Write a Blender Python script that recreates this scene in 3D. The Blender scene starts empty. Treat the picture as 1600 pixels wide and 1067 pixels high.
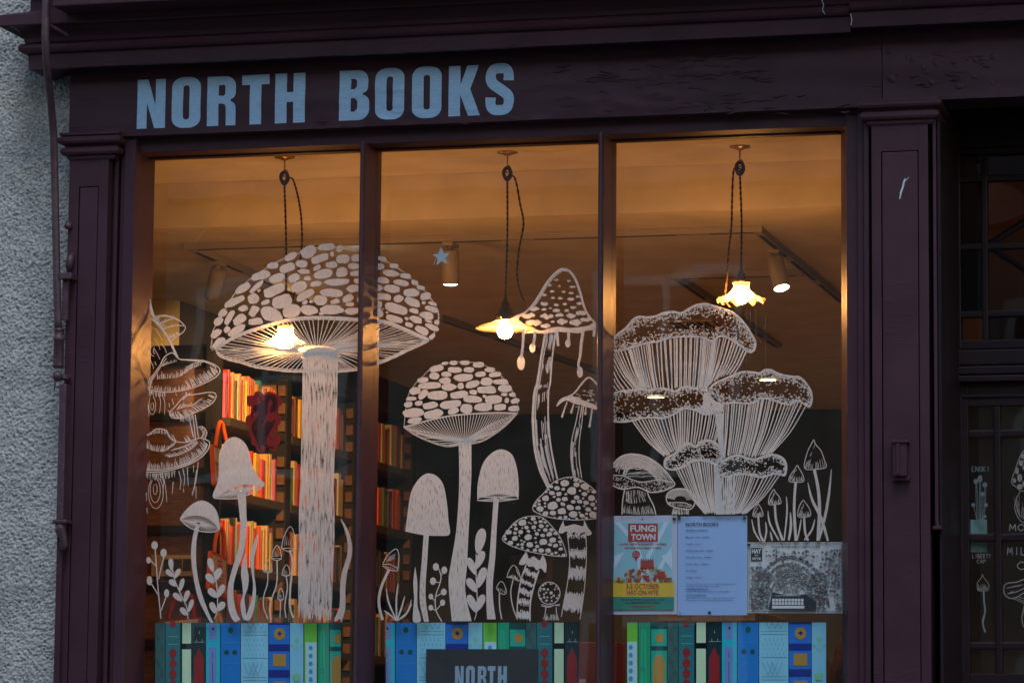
import bpy, bmesh, math, random
from mathutils import Vector, Matrix, noise, geometry

random.seed(11)
scene = bpy.context.scene
COL = scene.collection
R = math.radians

# ------------------------------------------------------------------ camera
FPX = 5292.0                                   # focal length in photo pixels (1600 wide)
def _n(v): return v.normalized()
Zc = _n(Vector((380, -43200, FPX)))            # world up seen by the camera (right, down, forward)
Yc = Vector((1387, 660, FPX)); Yc = _n(Yc - Yc.dot(Zc) * Zc)   # into the shop
Xc = Yc.cross(Zc)
MCW = Matrix((Xc, Yc, Zc)).transposed()        # camera <- world
MWC = MCW.transposed()
def ray(px, py): return MWC @ Vector((px - 800.0, py - 533.5, FPX))
_a, _b = ray(1060, 884), ray(1167, 884)
CAM_D = 0.21 / (_b.x / _b.y - _a.x / _a.y)     # an A4 sheet on the glass is 0.21 m wide
_c = ray(800, 533)
CAM = Vector((-CAM_D * _c.x / _c.y, -CAM_D, 1.45))
def P(px, py, Y=0.0):
    d = ray(px, py); return CAM + d * ((Y - CAM.y) / d.y)
def PX(px, py, X):
    d = ray(px, py); return CAM + d * ((X - CAM.x) / d.x)
def PZ(px, py, Z):
    d = ray(px, py); return CAM + d * ((Z - CAM.z) / d.z)

cam_d = bpy.data.cameras.new('camera'); cam = bpy.data.objects.new('camera', cam_d); COL.objects.link(cam)
rw, dw, fw = MWC @ Vector((1, 0, 0)), MWC @ Vector((0, 1, 0)), MWC @ Vector((0, 0, 1))
m = Matrix((rw, -dw, -fw)).transposed().to_4x4(); m.translation = CAM
cam.matrix_world = m
cam_d.sensor_width = 36.0; cam_d.lens = FPX / 1600 * 36.0; cam_d.clip_end = 300; cam_d.clip_start = 0.1
scene.camera = cam

# ------------------------------------------------------------------ sky, sun, exposure
SUN_EL, SUN_AZ = R(38), R(200)
world = bpy.data.worlds.new('World'); scene.world = world; world.use_nodes = True
wn = world.node_tree.nodes; wl = world.node_tree.links
sky = wn.new('ShaderNodeTexSky'); sky.sky_type = 'NISHITA'; sky.sun_disc = False
sky.sun_elevation = R(9); sky.sun_rotation = R(160); sky.air_density = 1.0; sky.dust_density = 0.6; sky.ozone_density = 1.6
bg = wn['Background']; wl.new(sky.outputs['Color'], bg.inputs['Color']); bg.inputs['Strength'].default_value = 0.145
sl = bpy.data.lights.new('sun', 'SUN'); sl.energy = 0.70; sl.angle = R(24); sl.color = (0.80, 0.88, 1.0)
so = bpy.data.objects.new('sun', sl); COL.objects.link(so); so.rotation_euler = (R(32), 0, R(16))
scene.view_settings.view_transform = 'Standard'; scene.view_settings.look = 'None'
scene.view_settings.exposure = 1.1; scene.view_settings.gamma = 1.0; scene.view_settings.use_curve_mapping = False
cy = scene.cycles
cy.use_denoising = True; cy.max_bounces = 6; cy.diffuse_bounces = 3; cy.glossy_bounces = 4
cy.transmission_bounces = 6; cy.transparent_max_bounces = 40; cy.sample_clamp_indirect = 4.0
cy.caustics_reflective = False; cy.caustics_refractive = False; cy.blur_glossy = 0.5

# ------------------------------------------------------------------ materials
def srgb(r, g, b):
    f = lambda c: (c / 255 / 12.92) if c / 255 <= 0.04045 else ((c / 255 + 0.055) / 1.055) ** 2.4
    return (f(r), f(g), f(b), 1)
MATS = {}
def new_mat(name):
    mt = bpy.data.materials.new(name); mt.use_nodes = True; MATS[name] = mt
    nt = mt.node_tree; return mt, nt, nt.nodes, nt.links, nt.nodes['Principled BSDF']
def simple(name, col, rough=0.6, metal=0.0, var=0.0, scale=20.0, bump=0.0, bscale=60.0, spec=0.5, stretch=None):
    if name in MATS: return MATS[name]
    mt, nt, N, L, B = new_mat(name)
    col = tuple(col[:3]) + (1,)
    B.inputs['Base Color'].default_value = col; B.inputs['Roughness'].default_value = rough
    B.inputs['Metallic'].default_value = metal; B.inputs['Specular IOR Level'].default_value = spec
    if var or bump:
        tc = N.new('ShaderNodeTexCoord'); mp = N.new('ShaderNodeMapping'); L.new(tc.outputs['Object'], mp.inputs['Vector'])
        if stretch: mp.inputs['Scale'].default_value = stretch
    if var:
        nz = N.new('ShaderNodeTexNoise'); nz.inputs['Scale'].default_value = scale; nz.inputs['Detail'].default_value = 6
        L.new(mp.outputs[0], nz.inputs['Vector'])
        rp = N.new('ShaderNodeValToRGB'); rp.color_ramp.elements[0].position = 0.3; rp.color_ramp.elements[1].position = 0.7
        rp.color_ramp.elements[0].color = tuple(max(0, c * (1 - var)) for c in col[:3]) + (1,)
        rp.color_ramp.elements[1].color = tuple(min(1, c * (1 + var)) for c in col[:3]) + (1,)
        L.new(nz.outputs['Fac'], rp.inputs['Fac']); L.new(rp.outputs['Color'], B.inputs['Base Color'])
    if bump:
        n2 = N.new('ShaderNodeTexNoise'); n2.inputs['Scale'].default_value = bscale; n2.inputs['Detail'].default_value = 5
        L.new(mp.outputs[0], n2.inputs['Vector'])
        bp = N.new('ShaderNodeBump'); bp.inputs['Strength'].default_value = bump; bp.inputs['Distance'].default_value = 0.004
        L.new(n2.outputs['Fac'], bp.inputs['Height']); L.new(bp.outputs['Normal'], B.inputs['Normal'])
    return mt
def emit(name, col, strength):
    if name in MATS: return MATS[name]
    mt, nt, N, L, B = new_mat(name)
    B.inputs['Base Color'].default_value = (0.8, 0.8, 0.8, 1)
    B.inputs['Emission Color'].default_value = tuple(col[:3]) + (1,); B.inputs['Emission Strength'].default_value = strength
    return mt

# old gloss paint with blisters and wrinkles lying along the grain
def plum_paint(name, col, blister=1.0):
    mt, nt, N, L, B = new_mat(name)
    tc = N.new('ShaderNodeTexCoord')
    mp = N.new('ShaderNodeMapping'); mp.inputs['Scale'].default_value = (9, 30, 48); L.new(tc.outputs['Object'], mp.inputs['Vector'])
    a = N.new('ShaderNodeTexNoise'); a.inputs['Scale'].default_value = 1.0; a.inputs['Detail'].default_value = 5; a.inputs['Distortion'].default_value = 0.9
    L.new(mp.outputs[0], a.inputs['Vector'])
    ra = N.new('ShaderNodeValToRGB'); ra.color_ramp.elements[0].position = 0.60; ra.color_ramp.elements[1].position = 0.74
    L.new(a.outputs['Fac'], ra.inputs['Fac'])
    big = N.new('ShaderNodeTexNoise'); big.inputs['Scale'].default_value = 2.2; big.inputs['Detail'].default_value = 2
    L.new(tc.outputs['Object'], big.inputs['Vector'])
    rb = N.new('ShaderNodeValToRGB'); rb.color_ramp.elements[0].position = 0.47; rb.color_ramp.elements[1].position = 0.62
    L.new(big.outputs['Fac'], rb.inputs['Fac'])
    mu = N.new('ShaderNodeMath'); mu.operation = 'MULTIPLY'; L.new(ra.outputs['Color'], mu.inputs[0]); L.new(rb.outputs['Color'], mu.inputs[1])
    fine = N.new('ShaderNodeTexNoise'); fine.inputs['Scale'].default_value = 190; fine.inputs['Detail'].default_value = 3
    L.new(tc.outputs['Object'], fine.inputs['Vector'])
    m2 = N.new('ShaderNodeMath'); m2.operation = 'MULTIPLY_ADD'; L.new(fine.outputs['Fac'], m2.inputs[0]); m2.inputs[1].default_value = 0.10; L.new(mu.outputs[0], m2.inputs[2])
    bp = N.new('ShaderNodeBump'); bp.inputs['Strength'].default_value = 0.6; bp.inputs['Distance'].default_value = 0.0045 * blister
    L.new(m2.outputs[0], bp.inputs['Height']); L.new(bp.outputs['Normal'], B.inputs['Normal'])
    v = N.new('ShaderNodeTexNoise'); v.inputs['Scale'].default_value = 6; v.inputs['Detail'].default_value = 8; L.new(tc.outputs['Object'], v.inputs['Vector'])
    rp = N.new('ShaderNodeValToRGB'); rp.color_ramp.elements[0].position = 0.3; rp.color_ramp.elements[1].position = 0.75
    rp.color_ramp.elements[0].color = tuple(c * 0.8 for c in col[:3]) + (1,); rp.color_ramp.elements[1].color = tuple(c * 1.18 for c in col[:3]) + (1,)
    L.new(v.outputs['Fac'], rp.inputs['Fac']); L.new(rp.outputs['Color'], B.inputs['Base Color'])
    B.inputs['Roughness'].default_value = 0.42; B.inputs['Specular IOR Level'].default_value = 0.22
    return mt
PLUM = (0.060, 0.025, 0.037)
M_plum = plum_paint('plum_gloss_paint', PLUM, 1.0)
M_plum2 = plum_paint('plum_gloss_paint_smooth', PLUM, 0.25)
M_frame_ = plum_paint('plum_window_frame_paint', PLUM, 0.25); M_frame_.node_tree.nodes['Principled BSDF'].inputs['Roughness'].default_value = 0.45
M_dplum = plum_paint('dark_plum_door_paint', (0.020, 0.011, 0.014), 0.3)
M_iron = simple('plum_painted_iron', (0.075, 0.034, 0.047), 0.45, 0, 0.25, 30, 0.5, 90)

def roughcast():
    mt, nt, N, L, B = new_mat('roughcast_render')
    tc = N.new('ShaderNodeTexCoord')
    v = N.new('ShaderNodeTexNoise'); v.inputs['Scale'].default_value = 120; v.inputs['Detail'].default_value = 4; L.new(tc.outputs['Object'], v.inputs['Vector'])
    v2 = N.new('ShaderNodeTexNoise'); v2.inputs['Scale'].default_value = 3.5; v2.inputs['Detail'].default_value = 5; L.new(tc.outputs['Object'], v2.inputs['Vector'])
    mx = N.new('ShaderNodeMath'); mx.operation = 'MULTIPLY_ADD'; L.new(v2.outputs['Fac'], mx.inputs[0]); mx.inputs[1].default_value = 0.75; L.new(v.outputs['Fac'], mx.inputs[2])
    rp = N.new('ShaderNodeValToRGB'); rp.color_ramp.elements[0].position = 0.55; rp.color_ramp.elements[1].position = 1.1 - 0.1
    rp.color_ramp.elements[0].color = (0.22, 0.212, 0.205, 1); rp.color_ramp.elements[1].color = (0.55, 0.535, 0.51, 1)
    L.new(mx.outputs[0], rp.inputs['Fac']); L.new(rp.outputs['Color'], B.inputs['Base Color'])
    bp = N.new('ShaderNodeBump'); bp.inputs['Strength'].default_value = 0.9; bp.inputs['Distance'].default_value = 0.004
    L.new(v.outputs['Fac'], bp.inputs['Height']); L.new(bp.outputs['Normal'], B.inputs['Normal'])
    B.inputs['Roughness'].default_value = 0.95; B.inputs['Specular IOR Level'].default_value = 0.1
    return mt
M_render = roughcast()

def glass_mat(name, tint=(1, 1, 1), f0=0.058, wav=0.12, dust=0.0):
    mt, nt, N, L, B = new_mat(name); N.remove(B)
    out = N['Material Output']
    tr = N.new('ShaderNodeBsdfTransparent'); tr.inputs['Color'].default_value = tuple(tint) + (1,)
    gl = N.new('ShaderNodeBsdfGlossy'); gl.inputs['Roughness'].default_value = 0.015
    lw = N.new('ShaderNodeLayerWeight'); lw.inputs['Blend'].default_value = 0.5
    pw = N.new('ShaderNodeMath'); pw.operation = 'POWER'; pw.inputs[1].default_value = 5.0; L.new(lw.outputs['Facing'], pw.inputs[0])
    ma = N.new('ShaderNodeMath'); ma.operation = 'MULTIPLY_ADD'; ma.inputs[1].default_value = 1 - f0; ma.inputs[2].default_value = f0; L.new(pw.outputs[0], ma.inputs[0])
    tc = N.new('ShaderNodeTexCoord')
    nz = N.new('ShaderNodeTexNoise'); nz.inputs['Scale'].default_value = 1.7; nz.inputs['Detail'].default_value = 1.5; L.new(tc.outputs['Object'], nz.inputs['Vector'])
    bp = N.new('ShaderNodeBump'); bp.inputs['Strength'].default_value = wav; bp.inputs['Distance'].default_value = 0.02; L.new(nz.outputs['Fac'], bp.inputs['Height'])
    L.new(bp.outputs['Normal'], gl.inputs['Normal'])
    mx = N.new('ShaderNodeMixShader'); L.new(ma.outputs[0], mx.inputs[0]); L.new(tr.outputs[0], mx.inputs[1]); L.new(gl.outputs[0], mx.inputs[2])
    if not dust:
        L.new(mx.outputs[0], out.inputs['Surface']); return mt
    df = N.new('ShaderNodeBsdfDiffuse'); df.inputs['Color'].default_value = (0.7, 0.68, 0.62, 1)
    d2 = N.new('ShaderNodeTexNoise'); d2.inputs['Scale'].default_value = 7; d2.inputs['Detail'].default_value = 9; d2.inputs['Distortion'].default_value = 0.7; L.new(tc.outputs['Object'], d2.inputs['Vector'])
    dm = N.new('ShaderNodeMath'); dm.operation = 'MULTIPLY'; dm.inputs[1].default_value = dust * 2; L.new(d2.outputs['Fac'], dm.inputs[0])
    m2 = N.new('ShaderNodeMixShader'); L.new(dm.outputs[0], m2.inputs[0]); L.new(mx.outputs[0], m2.inputs[1]); L.new(df.outputs[0], m2.inputs[2])
    L.new(m2.outputs[0], out.inputs['Surface'])
    return mt
M_glass = glass_mat('window_glass')

def film(name, col, trans=0.35, var=0.12, scale=260):
    """thin paint, paper or cloth: diffuse in front, some light coming through from behind"""
    if name in MATS: return MATS[name]
    mt, nt, N, L, B = new_mat(name); N.remove(B); out = N['Material Output']
    tc = N.new('ShaderNodeTexCoord'); nz = N.new('ShaderNodeTexNoise'); nz.inputs['Scale'].default_value = scale; nz.inputs['Detail'].default_value = 3
    mp = N.new('ShaderNodeMapping'); mp.inputs['Scale'].default_value = (1, 1, 0.25); L.new(tc.outputs['Object'], mp.inputs['Vector']); L.new(mp.outputs[0], nz.inputs['Vector'])
    rp = N.new('ShaderNodeValToRGB'); rp.color_ramp.elements[0].position = 0.3; rp.color_ramp.elements[1].position = 0.7
    rp.color_ramp.elements[0].color = tuple(c * (1 - var) for c in col[:3]) + (1,); rp.color_ramp.elements[1].color = tuple(min(1, c * (1 + var)) for c in col[:3]) + (1,)
    L.new(nz.outputs['Fac'], rp.inputs['Fac'])
    d = N.new('ShaderNodeBsdfDiffuse'); t = N.new('ShaderNodeBsdfTranslucent'); L.new(rp.outputs[0], d.inputs['Color']); L.new(rp.outputs[0], t.inputs['Color'])
    mx = N.new('ShaderNodeMixShader'); mx.inputs[0].default_value = trans; L.new(d.outputs[0], mx.inputs[1]); L.new(t.outputs[0], mx.inputs[2]); L.new(mx.outputs[0], out.inputs['Surface'])
    return mt
M_white = film('white_paint_marker', (0.82, 0.83, 0.83), 0.27)
def forward_scatter(mt, share, rough):
    N, L = mt.node_tree.nodes, mt.node_tree.links; out = N['Material Output']; src = out.inputs['Surface'].links[0].from_socket
    g = N.new('ShaderNodeBsdfRefraction'); g.inputs['Roughness'].default_value = rough; g.inputs['IOR'].default_value = 1.25; g.inputs['Color'].default_value = (0.95, 0.93, 0.9, 1)
    mx = N.new('ShaderNodeMixShader'); mx.inputs[0].default_value = share; L.new(src, mx.inputs[1]); L.new(g.outputs[0], mx.inputs[2]); L.new(mx.outputs[0], out.inputs['Surface'])
forward_scatter(M_white, 0.07, 0.62)
M_bluepaint = film('pale_blue_paint_marker', (0.42, 0.66, 0.86), 0.25)

# ------------------------------------------------------------------ mesh helpers
def link(o, parent=None):
    COL.objects.link(o)
    if parent is not None: o.parent = parent
    return o
def tag(o, label=None, cat=None, group=None, kind=None):
    if label: o['label'] = label
    if cat: o['category'] = cat
    if group: o['group'] = group
    if kind: o['kind'] = kind
    return o
def thing(name, label, cat, loc=(0, 0, 0), group=None):
    o = bpy.data.objects.new(name, None); o.location = loc; o.empty_display_size = 0.05
    COL.objects.link(o); return tag(o, label, cat, group)
def mesh_obj(name, verts, faces, mat, parent=None, midx=None, smooth=False):
    """verts in world coordinates; the object's origin is put at its base centre"""
    vs = [Vector(v) for v in verts]
    lo = Vector((min(v.x for v in vs), min(v.y for v in vs), min(v.z for v in vs)))
    hi = Vector((max(v.x for v in vs), max(v.y for v in vs), max(v.z for v in vs)))
    org = Vector(((lo.x + hi.x) / 2, (lo.y + hi.y) / 2, lo.z))
    me = bpy.data.meshes.new(name); me.from_pydata([v - org for v in vs], [], faces)
    mats = mat if isinstance(mat, (list, tuple)) else [mat]
    for mm in mats: me.materials.append(mm)
    if midx:
        for p, k in zip(me.polygons, midx): p.material_index = k
    if smooth:
        for p in me.polygons: p.use_smooth = True
    me.update()
    o = bpy.data.objects.new(name, me)
    COL.objects.link(o)
    if parent is not None:
        o.parent = parent
        po = Vector((0, 0, 0)); q = parent
        while q is not None: po += Vector(q.location); q = q.parent
        o.location = org - po
    else: o.location = org
    return o
class MB:
    def __init__(s): s.v = []; s.f = []; s.k = []
    def add(s, vs, fs, k=0):
        b = len(s.v); s.v += [tuple(v) for v in vs]; s.f += [tuple(i + b for i in f) for f in fs]; s.k += [k] * len(fs); return s
    def box(s, x0, x1, y0, y1, z0, z1, k=0, bev=0.0):
        x0, x1 = min(x0, x1), max(x0, x1); y0, y1 = min(y0, y1), max(y0, y1); z0, z1 = min(z0, z1), max(z0, z1)
        if bev > 0:
            bm = bmesh.new(); bmesh.ops.create_cube(bm, size=1)
            for v in bm.verts: v.co = Vector(((x0 + x1) / 2 + v.co.x * (x1 - x0), (y0 + y1) / 2 + v.co.y * (y1 - y0), (z0 + z1) / 2 + v.co.z * (z1 - z0)))
            bmesh.ops.bevel(bm, geom=bm.edges[:], offset=bev, segments=2, affect='EDGES', profile=0.6)
            s.bm(bm, k); return s
        vs = [(x0, y0, z0), (x1, y0, z0), (x1, y1, z0), (x0, y1, z0), (x0, y0, z1), (x1, y0, z1), (x1, y1, z1), (x0, y1, z1)]
        return s.add(vs, [(0, 3, 2, 1), (4, 5, 6, 7), (0, 1, 5, 4), (1, 2, 6, 5), (2, 3, 7, 6), (3, 0, 4, 7)], k)
    def bm(s, bm, k=0):
        bm.verts.ensure_lookup_table()
        for i, v in enumerate(bm.verts): v.index = i
        s.add([tuple(v.co) for v in bm.verts], [tuple(v.index for v in f.verts) for f in bm.faces], k); bm.free(); return s
    def tube(s, pts, r, n=8, k=0, caps=True):
        pts = [Vector(p) for p in pts]; rs = r if isinstance(r, (list, tuple)) else [r] * len(pts)
        b = len(s.v); up = None
        for i, p in enumerate(pts):
            t = (pts[min(i + 1, len(pts) - 1)] - pts[max(i - 1, 0)])
            if t.length < 1e-9: t = Vector((0, 0, 1))
            t.normalize()
            if up is None: up = t.orthogonal().normalized()
            up = (up - up.dot(t) * t)
            up = up.normalized() if up.length > 1e-6 else t.orthogonal().normalized()
            w = t.cross(up)
            for j in range(n):
                a = 2 * math.pi * j / n; s.v.append(tuple(p + rs[i] * (math.cos(a) * up + math.sin(a) * w)))
        for i in range(len(pts) - 1):
            for j in range(n):
                s.f.append((b + i * n + j, b + i * n + (j + 1) % n, b + (i + 1) * n + (j + 1) % n, b + (i + 1) * n + j)); s.k.append(k)
        if caps:
            s.f.append(tuple(b + j for j in range(n))[::-1]); s.k.append(k)
            s.f.append(tuple(b + (len(pts) - 1) * n + j for j in range(n))); s.k.append(k)
        return s
    def lathe(s, c, prof, n=20, k=0, wave=None, axis=None):
        """prof: (radius, height) list around the vertical (or given) axis through c"""
        c = Vector(c); b = len(s.v)
        q = Vector((0, 0, 1)).rotation_difference(Vector(axis).normalized()) if axis is not None else None
        for (r, h) in prof:
            for j in range(n):
                a = 2 * math.pi * j / n; rr, hh = (r, h) if wave is None else wave(r, h, a)
                v = Vector((rr * math.cos(a), rr * math.sin(a), hh))
                if q: v = q @ v
                s.v.append(tuple(c + v))
        for i in range(len(prof) - 1):
            for j in range(n):
                s.f.append((b + i * n + j, b + i * n + (j + 1) % n, b + (i + 1) * n + (j + 1) % n, b + (i + 1) * n + j)); s.k.append(k)
        return s
    def prism(s, poly, d, k=0):
        """poly: world points on one plane, extruded by vector d"""
        n = len(poly); b = len(s.v); d = Vector(d)
        s.v += [tuple(p) for p in poly] + [tuple(Vector(p) + d) for p in poly]
        tri = geometry.tessellate_polygon([[Vector(p) for p in poly]])
        for t in tri: s.f.append(tuple(b + i for i in t)); s.k.append(k); s.f.append(tuple(b + n + i for i in t[::-1])); s.k.append(k)
        for i in range(n): s.f.append((b + i, b + (i + 1) % n, b + n + (i + 1) % n, b + n + i)); s.k.append(k)
        return s
    def obj(s, name, mat, parent=None, smooth=False, bevel=0.0):
        o = mesh_obj(name, s.v, s.f, mat, parent, s.k if any(s.k) else None, smooth)
        if bevel:
            md = o.modifiers.new('bevel', 'BEVEL'); md.width = bevel; md.segments = 2; md.limit_method = 'ANGLE'
        return o
def extrude_profile(prof, x0, x1, retl=False):
    """(protrusion, z) profile run along x at wall plane; optional mitred return at the left end"""
    mb = MB(); n = len(prof)
    a = [Vector(((x0 - p) if retl else x0, -p, z)) for p, z in prof]; b = [Vector((x1, -p, z)) for p, z in prof]
    fs = [(i, i + 1, n + i + 1, n + i) for i in range(n - 1)]
    mb.add(a + b, fs)
    if retl:
        c = [Vector((x0 - p, 0.3, z)) for p, z in prof]
        mb.add(c + a, [(i, i + 1, n + i + 1, n + i) for i in range(n - 1)])
    return mb
# ================================================================== STREET AND BUILDINGS
GT = 3.333                                     # top of the glass
XL, XR = -1.194, 1.024                         # glass left / right edge
YF = -0.17                                     # face of fascia and pilasters
M_pave = simple('paving_stone', (0.17, 0.165, 0.155), 0.9, 0, 0.25, 9, 0.4, 60)
M_road = simple('asphalt', (0.05, 0.05, 0.052), 0.9, 0, 0.2, 25, 0.6, 200)
M_kerb = simple('kerb_stone', (0.22, 0.21, 0.2), 0.9, 0, 0.2, 12, 0.4, 60)
tag(MB().box(-60, 60, -60, 40, -0.30, -0.16).obj('ground', M_road), kind='structure')
tag(MB().box(-30, 30, -9.0, -2.35, -0.158, -0.12).obj('road', M_road), kind='structure')
tag(MB().box(-30, 30, -2.2, 0.0, -0.157, 0.0).obj('pavement', M_pave), kind='structure')
tag(MB().box(-30, 30, -2.348, -2.204, -0.157, 0.012, bev=0.012).obj('kerb', M_kerb), kind='structure')
tag(MB().box(-30, 30, -13.6, -9.02, -0.157, 0.0).obj('pavement', M_pave), kind='structure')

# --- roughcast wall at the left, real lumps where it is in view
def roughcast_wall():
    x0, x1, z0, z1 = -1.92, -1.40, 1.5, 4.05; st = 0.0031
    nx, nz = int((x1 - x0) / st), int((z1 - z0) / st); vs = []; fs = []
    for j in range(nz + 1):
        z = z0 + (z1 - z0) * j / nz
        for i in range(nx + 1):
            x = x0 + (x1 - x0) * i / nx
            q = Vector((x * 90, z * 124, 3.1)); h = (0.5 - abs(noise.noise(q))) * 1.1 + noise.noise(q * 1.7 + Vector((4, 7, 1))) * 0.55 + noise.noise(Vector((x * 16, z * 16, 0))) * 0.35
            vs.append((x, -0.085 - 0.0095 * h, z))
    for j in range(nz):
        for i in range(nx):
            a = j * (nx + 1) + i; fs.append((a, a + 1, a + nx + 2, a + nx + 1))
    t = thing('rendered_wall', 'pale grey roughcast rendered wall along the left edge of the picture', 'wall', (-3.2, 0, 0))
    mesh_obj('roughcast', vs, fs, M_render, t, smooth=True)
    b = MB(); b.box(-5.0, -1.40, -0.080, 0.30, 0, 1.5); b.box(-5.0, -1.40, -0.078, 0.30, 1.5, 4.05); b.box(-5, -1.921, -0.085, -0.079, 1.5, 4.05); b.box(-5, 4.5, -0.08, 0.30, 4.05, 7.0)
    b.obj('wall_body', M_render, t)
roughcast_wall()

# --- shopfront: cornice, fascia, pilasters
shop = thing('shopfront', 'dark plum painted timber shopfront with moulded cornice, fascia and pilasters', 'shopfront', (0, -0.1, 0))
def zc_(px, py, p): return P(px, py, YF - p).z
CX0 = P(110, 124, YF).x                        # left end of the fascia
XJ = P(1328, 40, -0.28).x                      # joint in the cornice
def cornice(x0, x1, dz, dp, retl, name):
    z = lambda y, p: P(50, y, YF - p).z + dz
    pr = [(0.0, z(96, 0.1)), (0.085, z(109, 0.10)), (0.10, z(108.5, 0.10)), (0.103, z(85, 0.10))]
    for k in range(7):                         # torus roll
        a = -math.pi / 2 + math.pi * k / 6; pr.append((0.108 + 0.020 * math.cos(a), z(75.5, 0.12) + 0.0165 * math.sin(a)))
    for k in range(7):                         # cavetto
        a = (math.pi / 2) * k / 6; pr.append((0.112 + 0.045 * (1 - math.cos(a)), z(66, 0.12) + 0.050 * math.sin(a)))
    pr += [(0.172, z(40.5, 0.165)), (0.175, z(39, 0.165)), (0.175, z(23, 0.165)), (0.165, z(21, 0.165)),
           (0.10, z(18, 0.1)), (0.10, z(-5, 0.1)), (0.14, z(-10, 0.1)), (0.14, z(-60, 0.1)), (0.0, z(-75, 0.1))]
    pr = [(p + dp - YF, zz) for p, zz in pr]
    mb = extrude_profile(pr, x0, x1, False)
    if retl:
        n = len(pr); mb = MB()
        q = [(p + YF) for p, _ in pr]
        a = [Vector((x0 - q[i], -pr[i][0], pr[i][1])) for i in range(n)]; b = [Vector((x1, -pr[i][0], pr[i][1])) for i in range(n)]; c = [Vector((x0 - q[i], -0.08, pr[i][1])) for i in range(n)]
        # subdivide along x so that an old, slightly sagging line can be given
        mb.add(a + b, [(i, n + i, n + i + 1, i + 1) for i in range(n - 1)]); mb.add(c + a, [(i, n + i, n + i + 1, i + 1) for i in range(n - 1)])
    else:
        n = len(pr); mb.f = [f[::-1] for f in mb.f]
        mb.add([Vector((x0, -p, zz)) for p, zz in pr], [tuple(range(n))])
    return mb.obj(name, M_plum, shop)
c1 = cornice(CX0, XJ, 0, 0, True, 'cornice')
c2 = cornice(XJ + 0.0015, 4.2, 0.012, 0.006, False, 'cornice')
M_chip = simple('bare_wood_chip', (0.5, 0.5, 0.55), 0.8)
cb = MB(); pts = [P(1284, 0, -0.36), P(1287, 8, -0.35), P(1285, 16, -0.345), P(1289, 23, -0.34)]; cb.tube(pts, 0.0012, 5); cb.obj('paint_chip', M_chip, c1); cb = MB()
pts = [P(1329, 22, -0.30), P(1331, 32, -0.298), P(1329.5, 40, -0.296)]; cb.tube(pts, 0.0014, 5)
cb.obj('paint_chip', M_chip, c1)
# jettied boarding above the cornice keeps its top in shade
hx = P(84, 10, -0.45).x; hz_ = P(84, 24, -0.36).z
MB().box(hx, 4.2, -0.46, -0.10, hz_ + 0.004, hz_ + 0.03, bev=0.004).box(hx + 0.012, 4.2, -0.43, -0.10, hz_ + 0.031, 4.4).obj('overhang', M_plum, shop)
# fascia board with real shallow waves so that it is not a perfect plane
def wavy_board(name, x0, x1, z0, z1, y, th, amp, mat, parent, st=0.012, x2=None):
    nx, nz = max(2, int((x1 - x0) / st)), max(2, int((z1 - z0) / st)); vs = []; fs = []
    for j in range(nz + 1):
        for i in range(nx + 1):
            x = x0 + (x1 - x0) * i / nx; z = z0 + (z1 - z0) * j / nz
            h = noise.noise(Vector((x * 3.0, z * 14, 1.7))) * 0.5
            w = max(0.0, noise.noise(Vector((x * 1.6 + 4, z * 2.0, 8.2))) + 0.18)
            h += w * 2.6 * max(0, noise.noise(Vector((x * 9.0, z * 46 + x * 4, 5.5))) - 0.1)
            vs.append((x, y - amp * h, z))
    for j in range(nz):
        for i in range(nx):
            a = j * (nx + 1) + i; fs.append((a, a + 1, a + nx + 2, a + nx + 1))
    n0 = len(vs)
    loop = [(x0, z0), (x1, z0), (x1, z1), (x0, z1)]
    vs += [(x, y + 0.0006, z) for x, z in loop] + [(x, y + th, z) for x, z in loop]
    fs += [(n0, n0 + 4, n0 + 5, n0 + 1), (n0 + 1, n0 + 5, n0 + 6, n0 + 2), (n0 + 2, n0 + 6, n0 + 7, n0 + 3), (n0 + 3, n0 + 7, n0 + 4, n0), (n0 + 4, n0 + 7, n0 + 6, n0 + 5)]
    return mesh_obj(name, vs, fs, mat, parent, smooth=False)
FZ0, FZ1 = 3.378, 3.66
fascia = wavy_board('fascia', CX0, 1.175, FZ0, FZ1, YF, 0.16, 0.0062, M_plum, shop)
fascia2 = wavy_board('fascia', 1.1772, 4.2, FZ0 + 0.012, FZ1, YF - 0.002, 0.16, 0.0062, M_plum, shop)
for f in (fascia, fascia2):
    for p in f.data.polygons: p.use_smooth = len(p.vertices) == 4 and abs(p.normal.y) > 0.5
MB().box(-1.41, 1.35, -0.08, 0.25, FZ1 - 0.2, 4.05).box(1.35, 4.2, -0.08, 0.26, FZ1 - 0.2, 4.05).obj('header_beam', M_plum2, shop)

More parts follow.
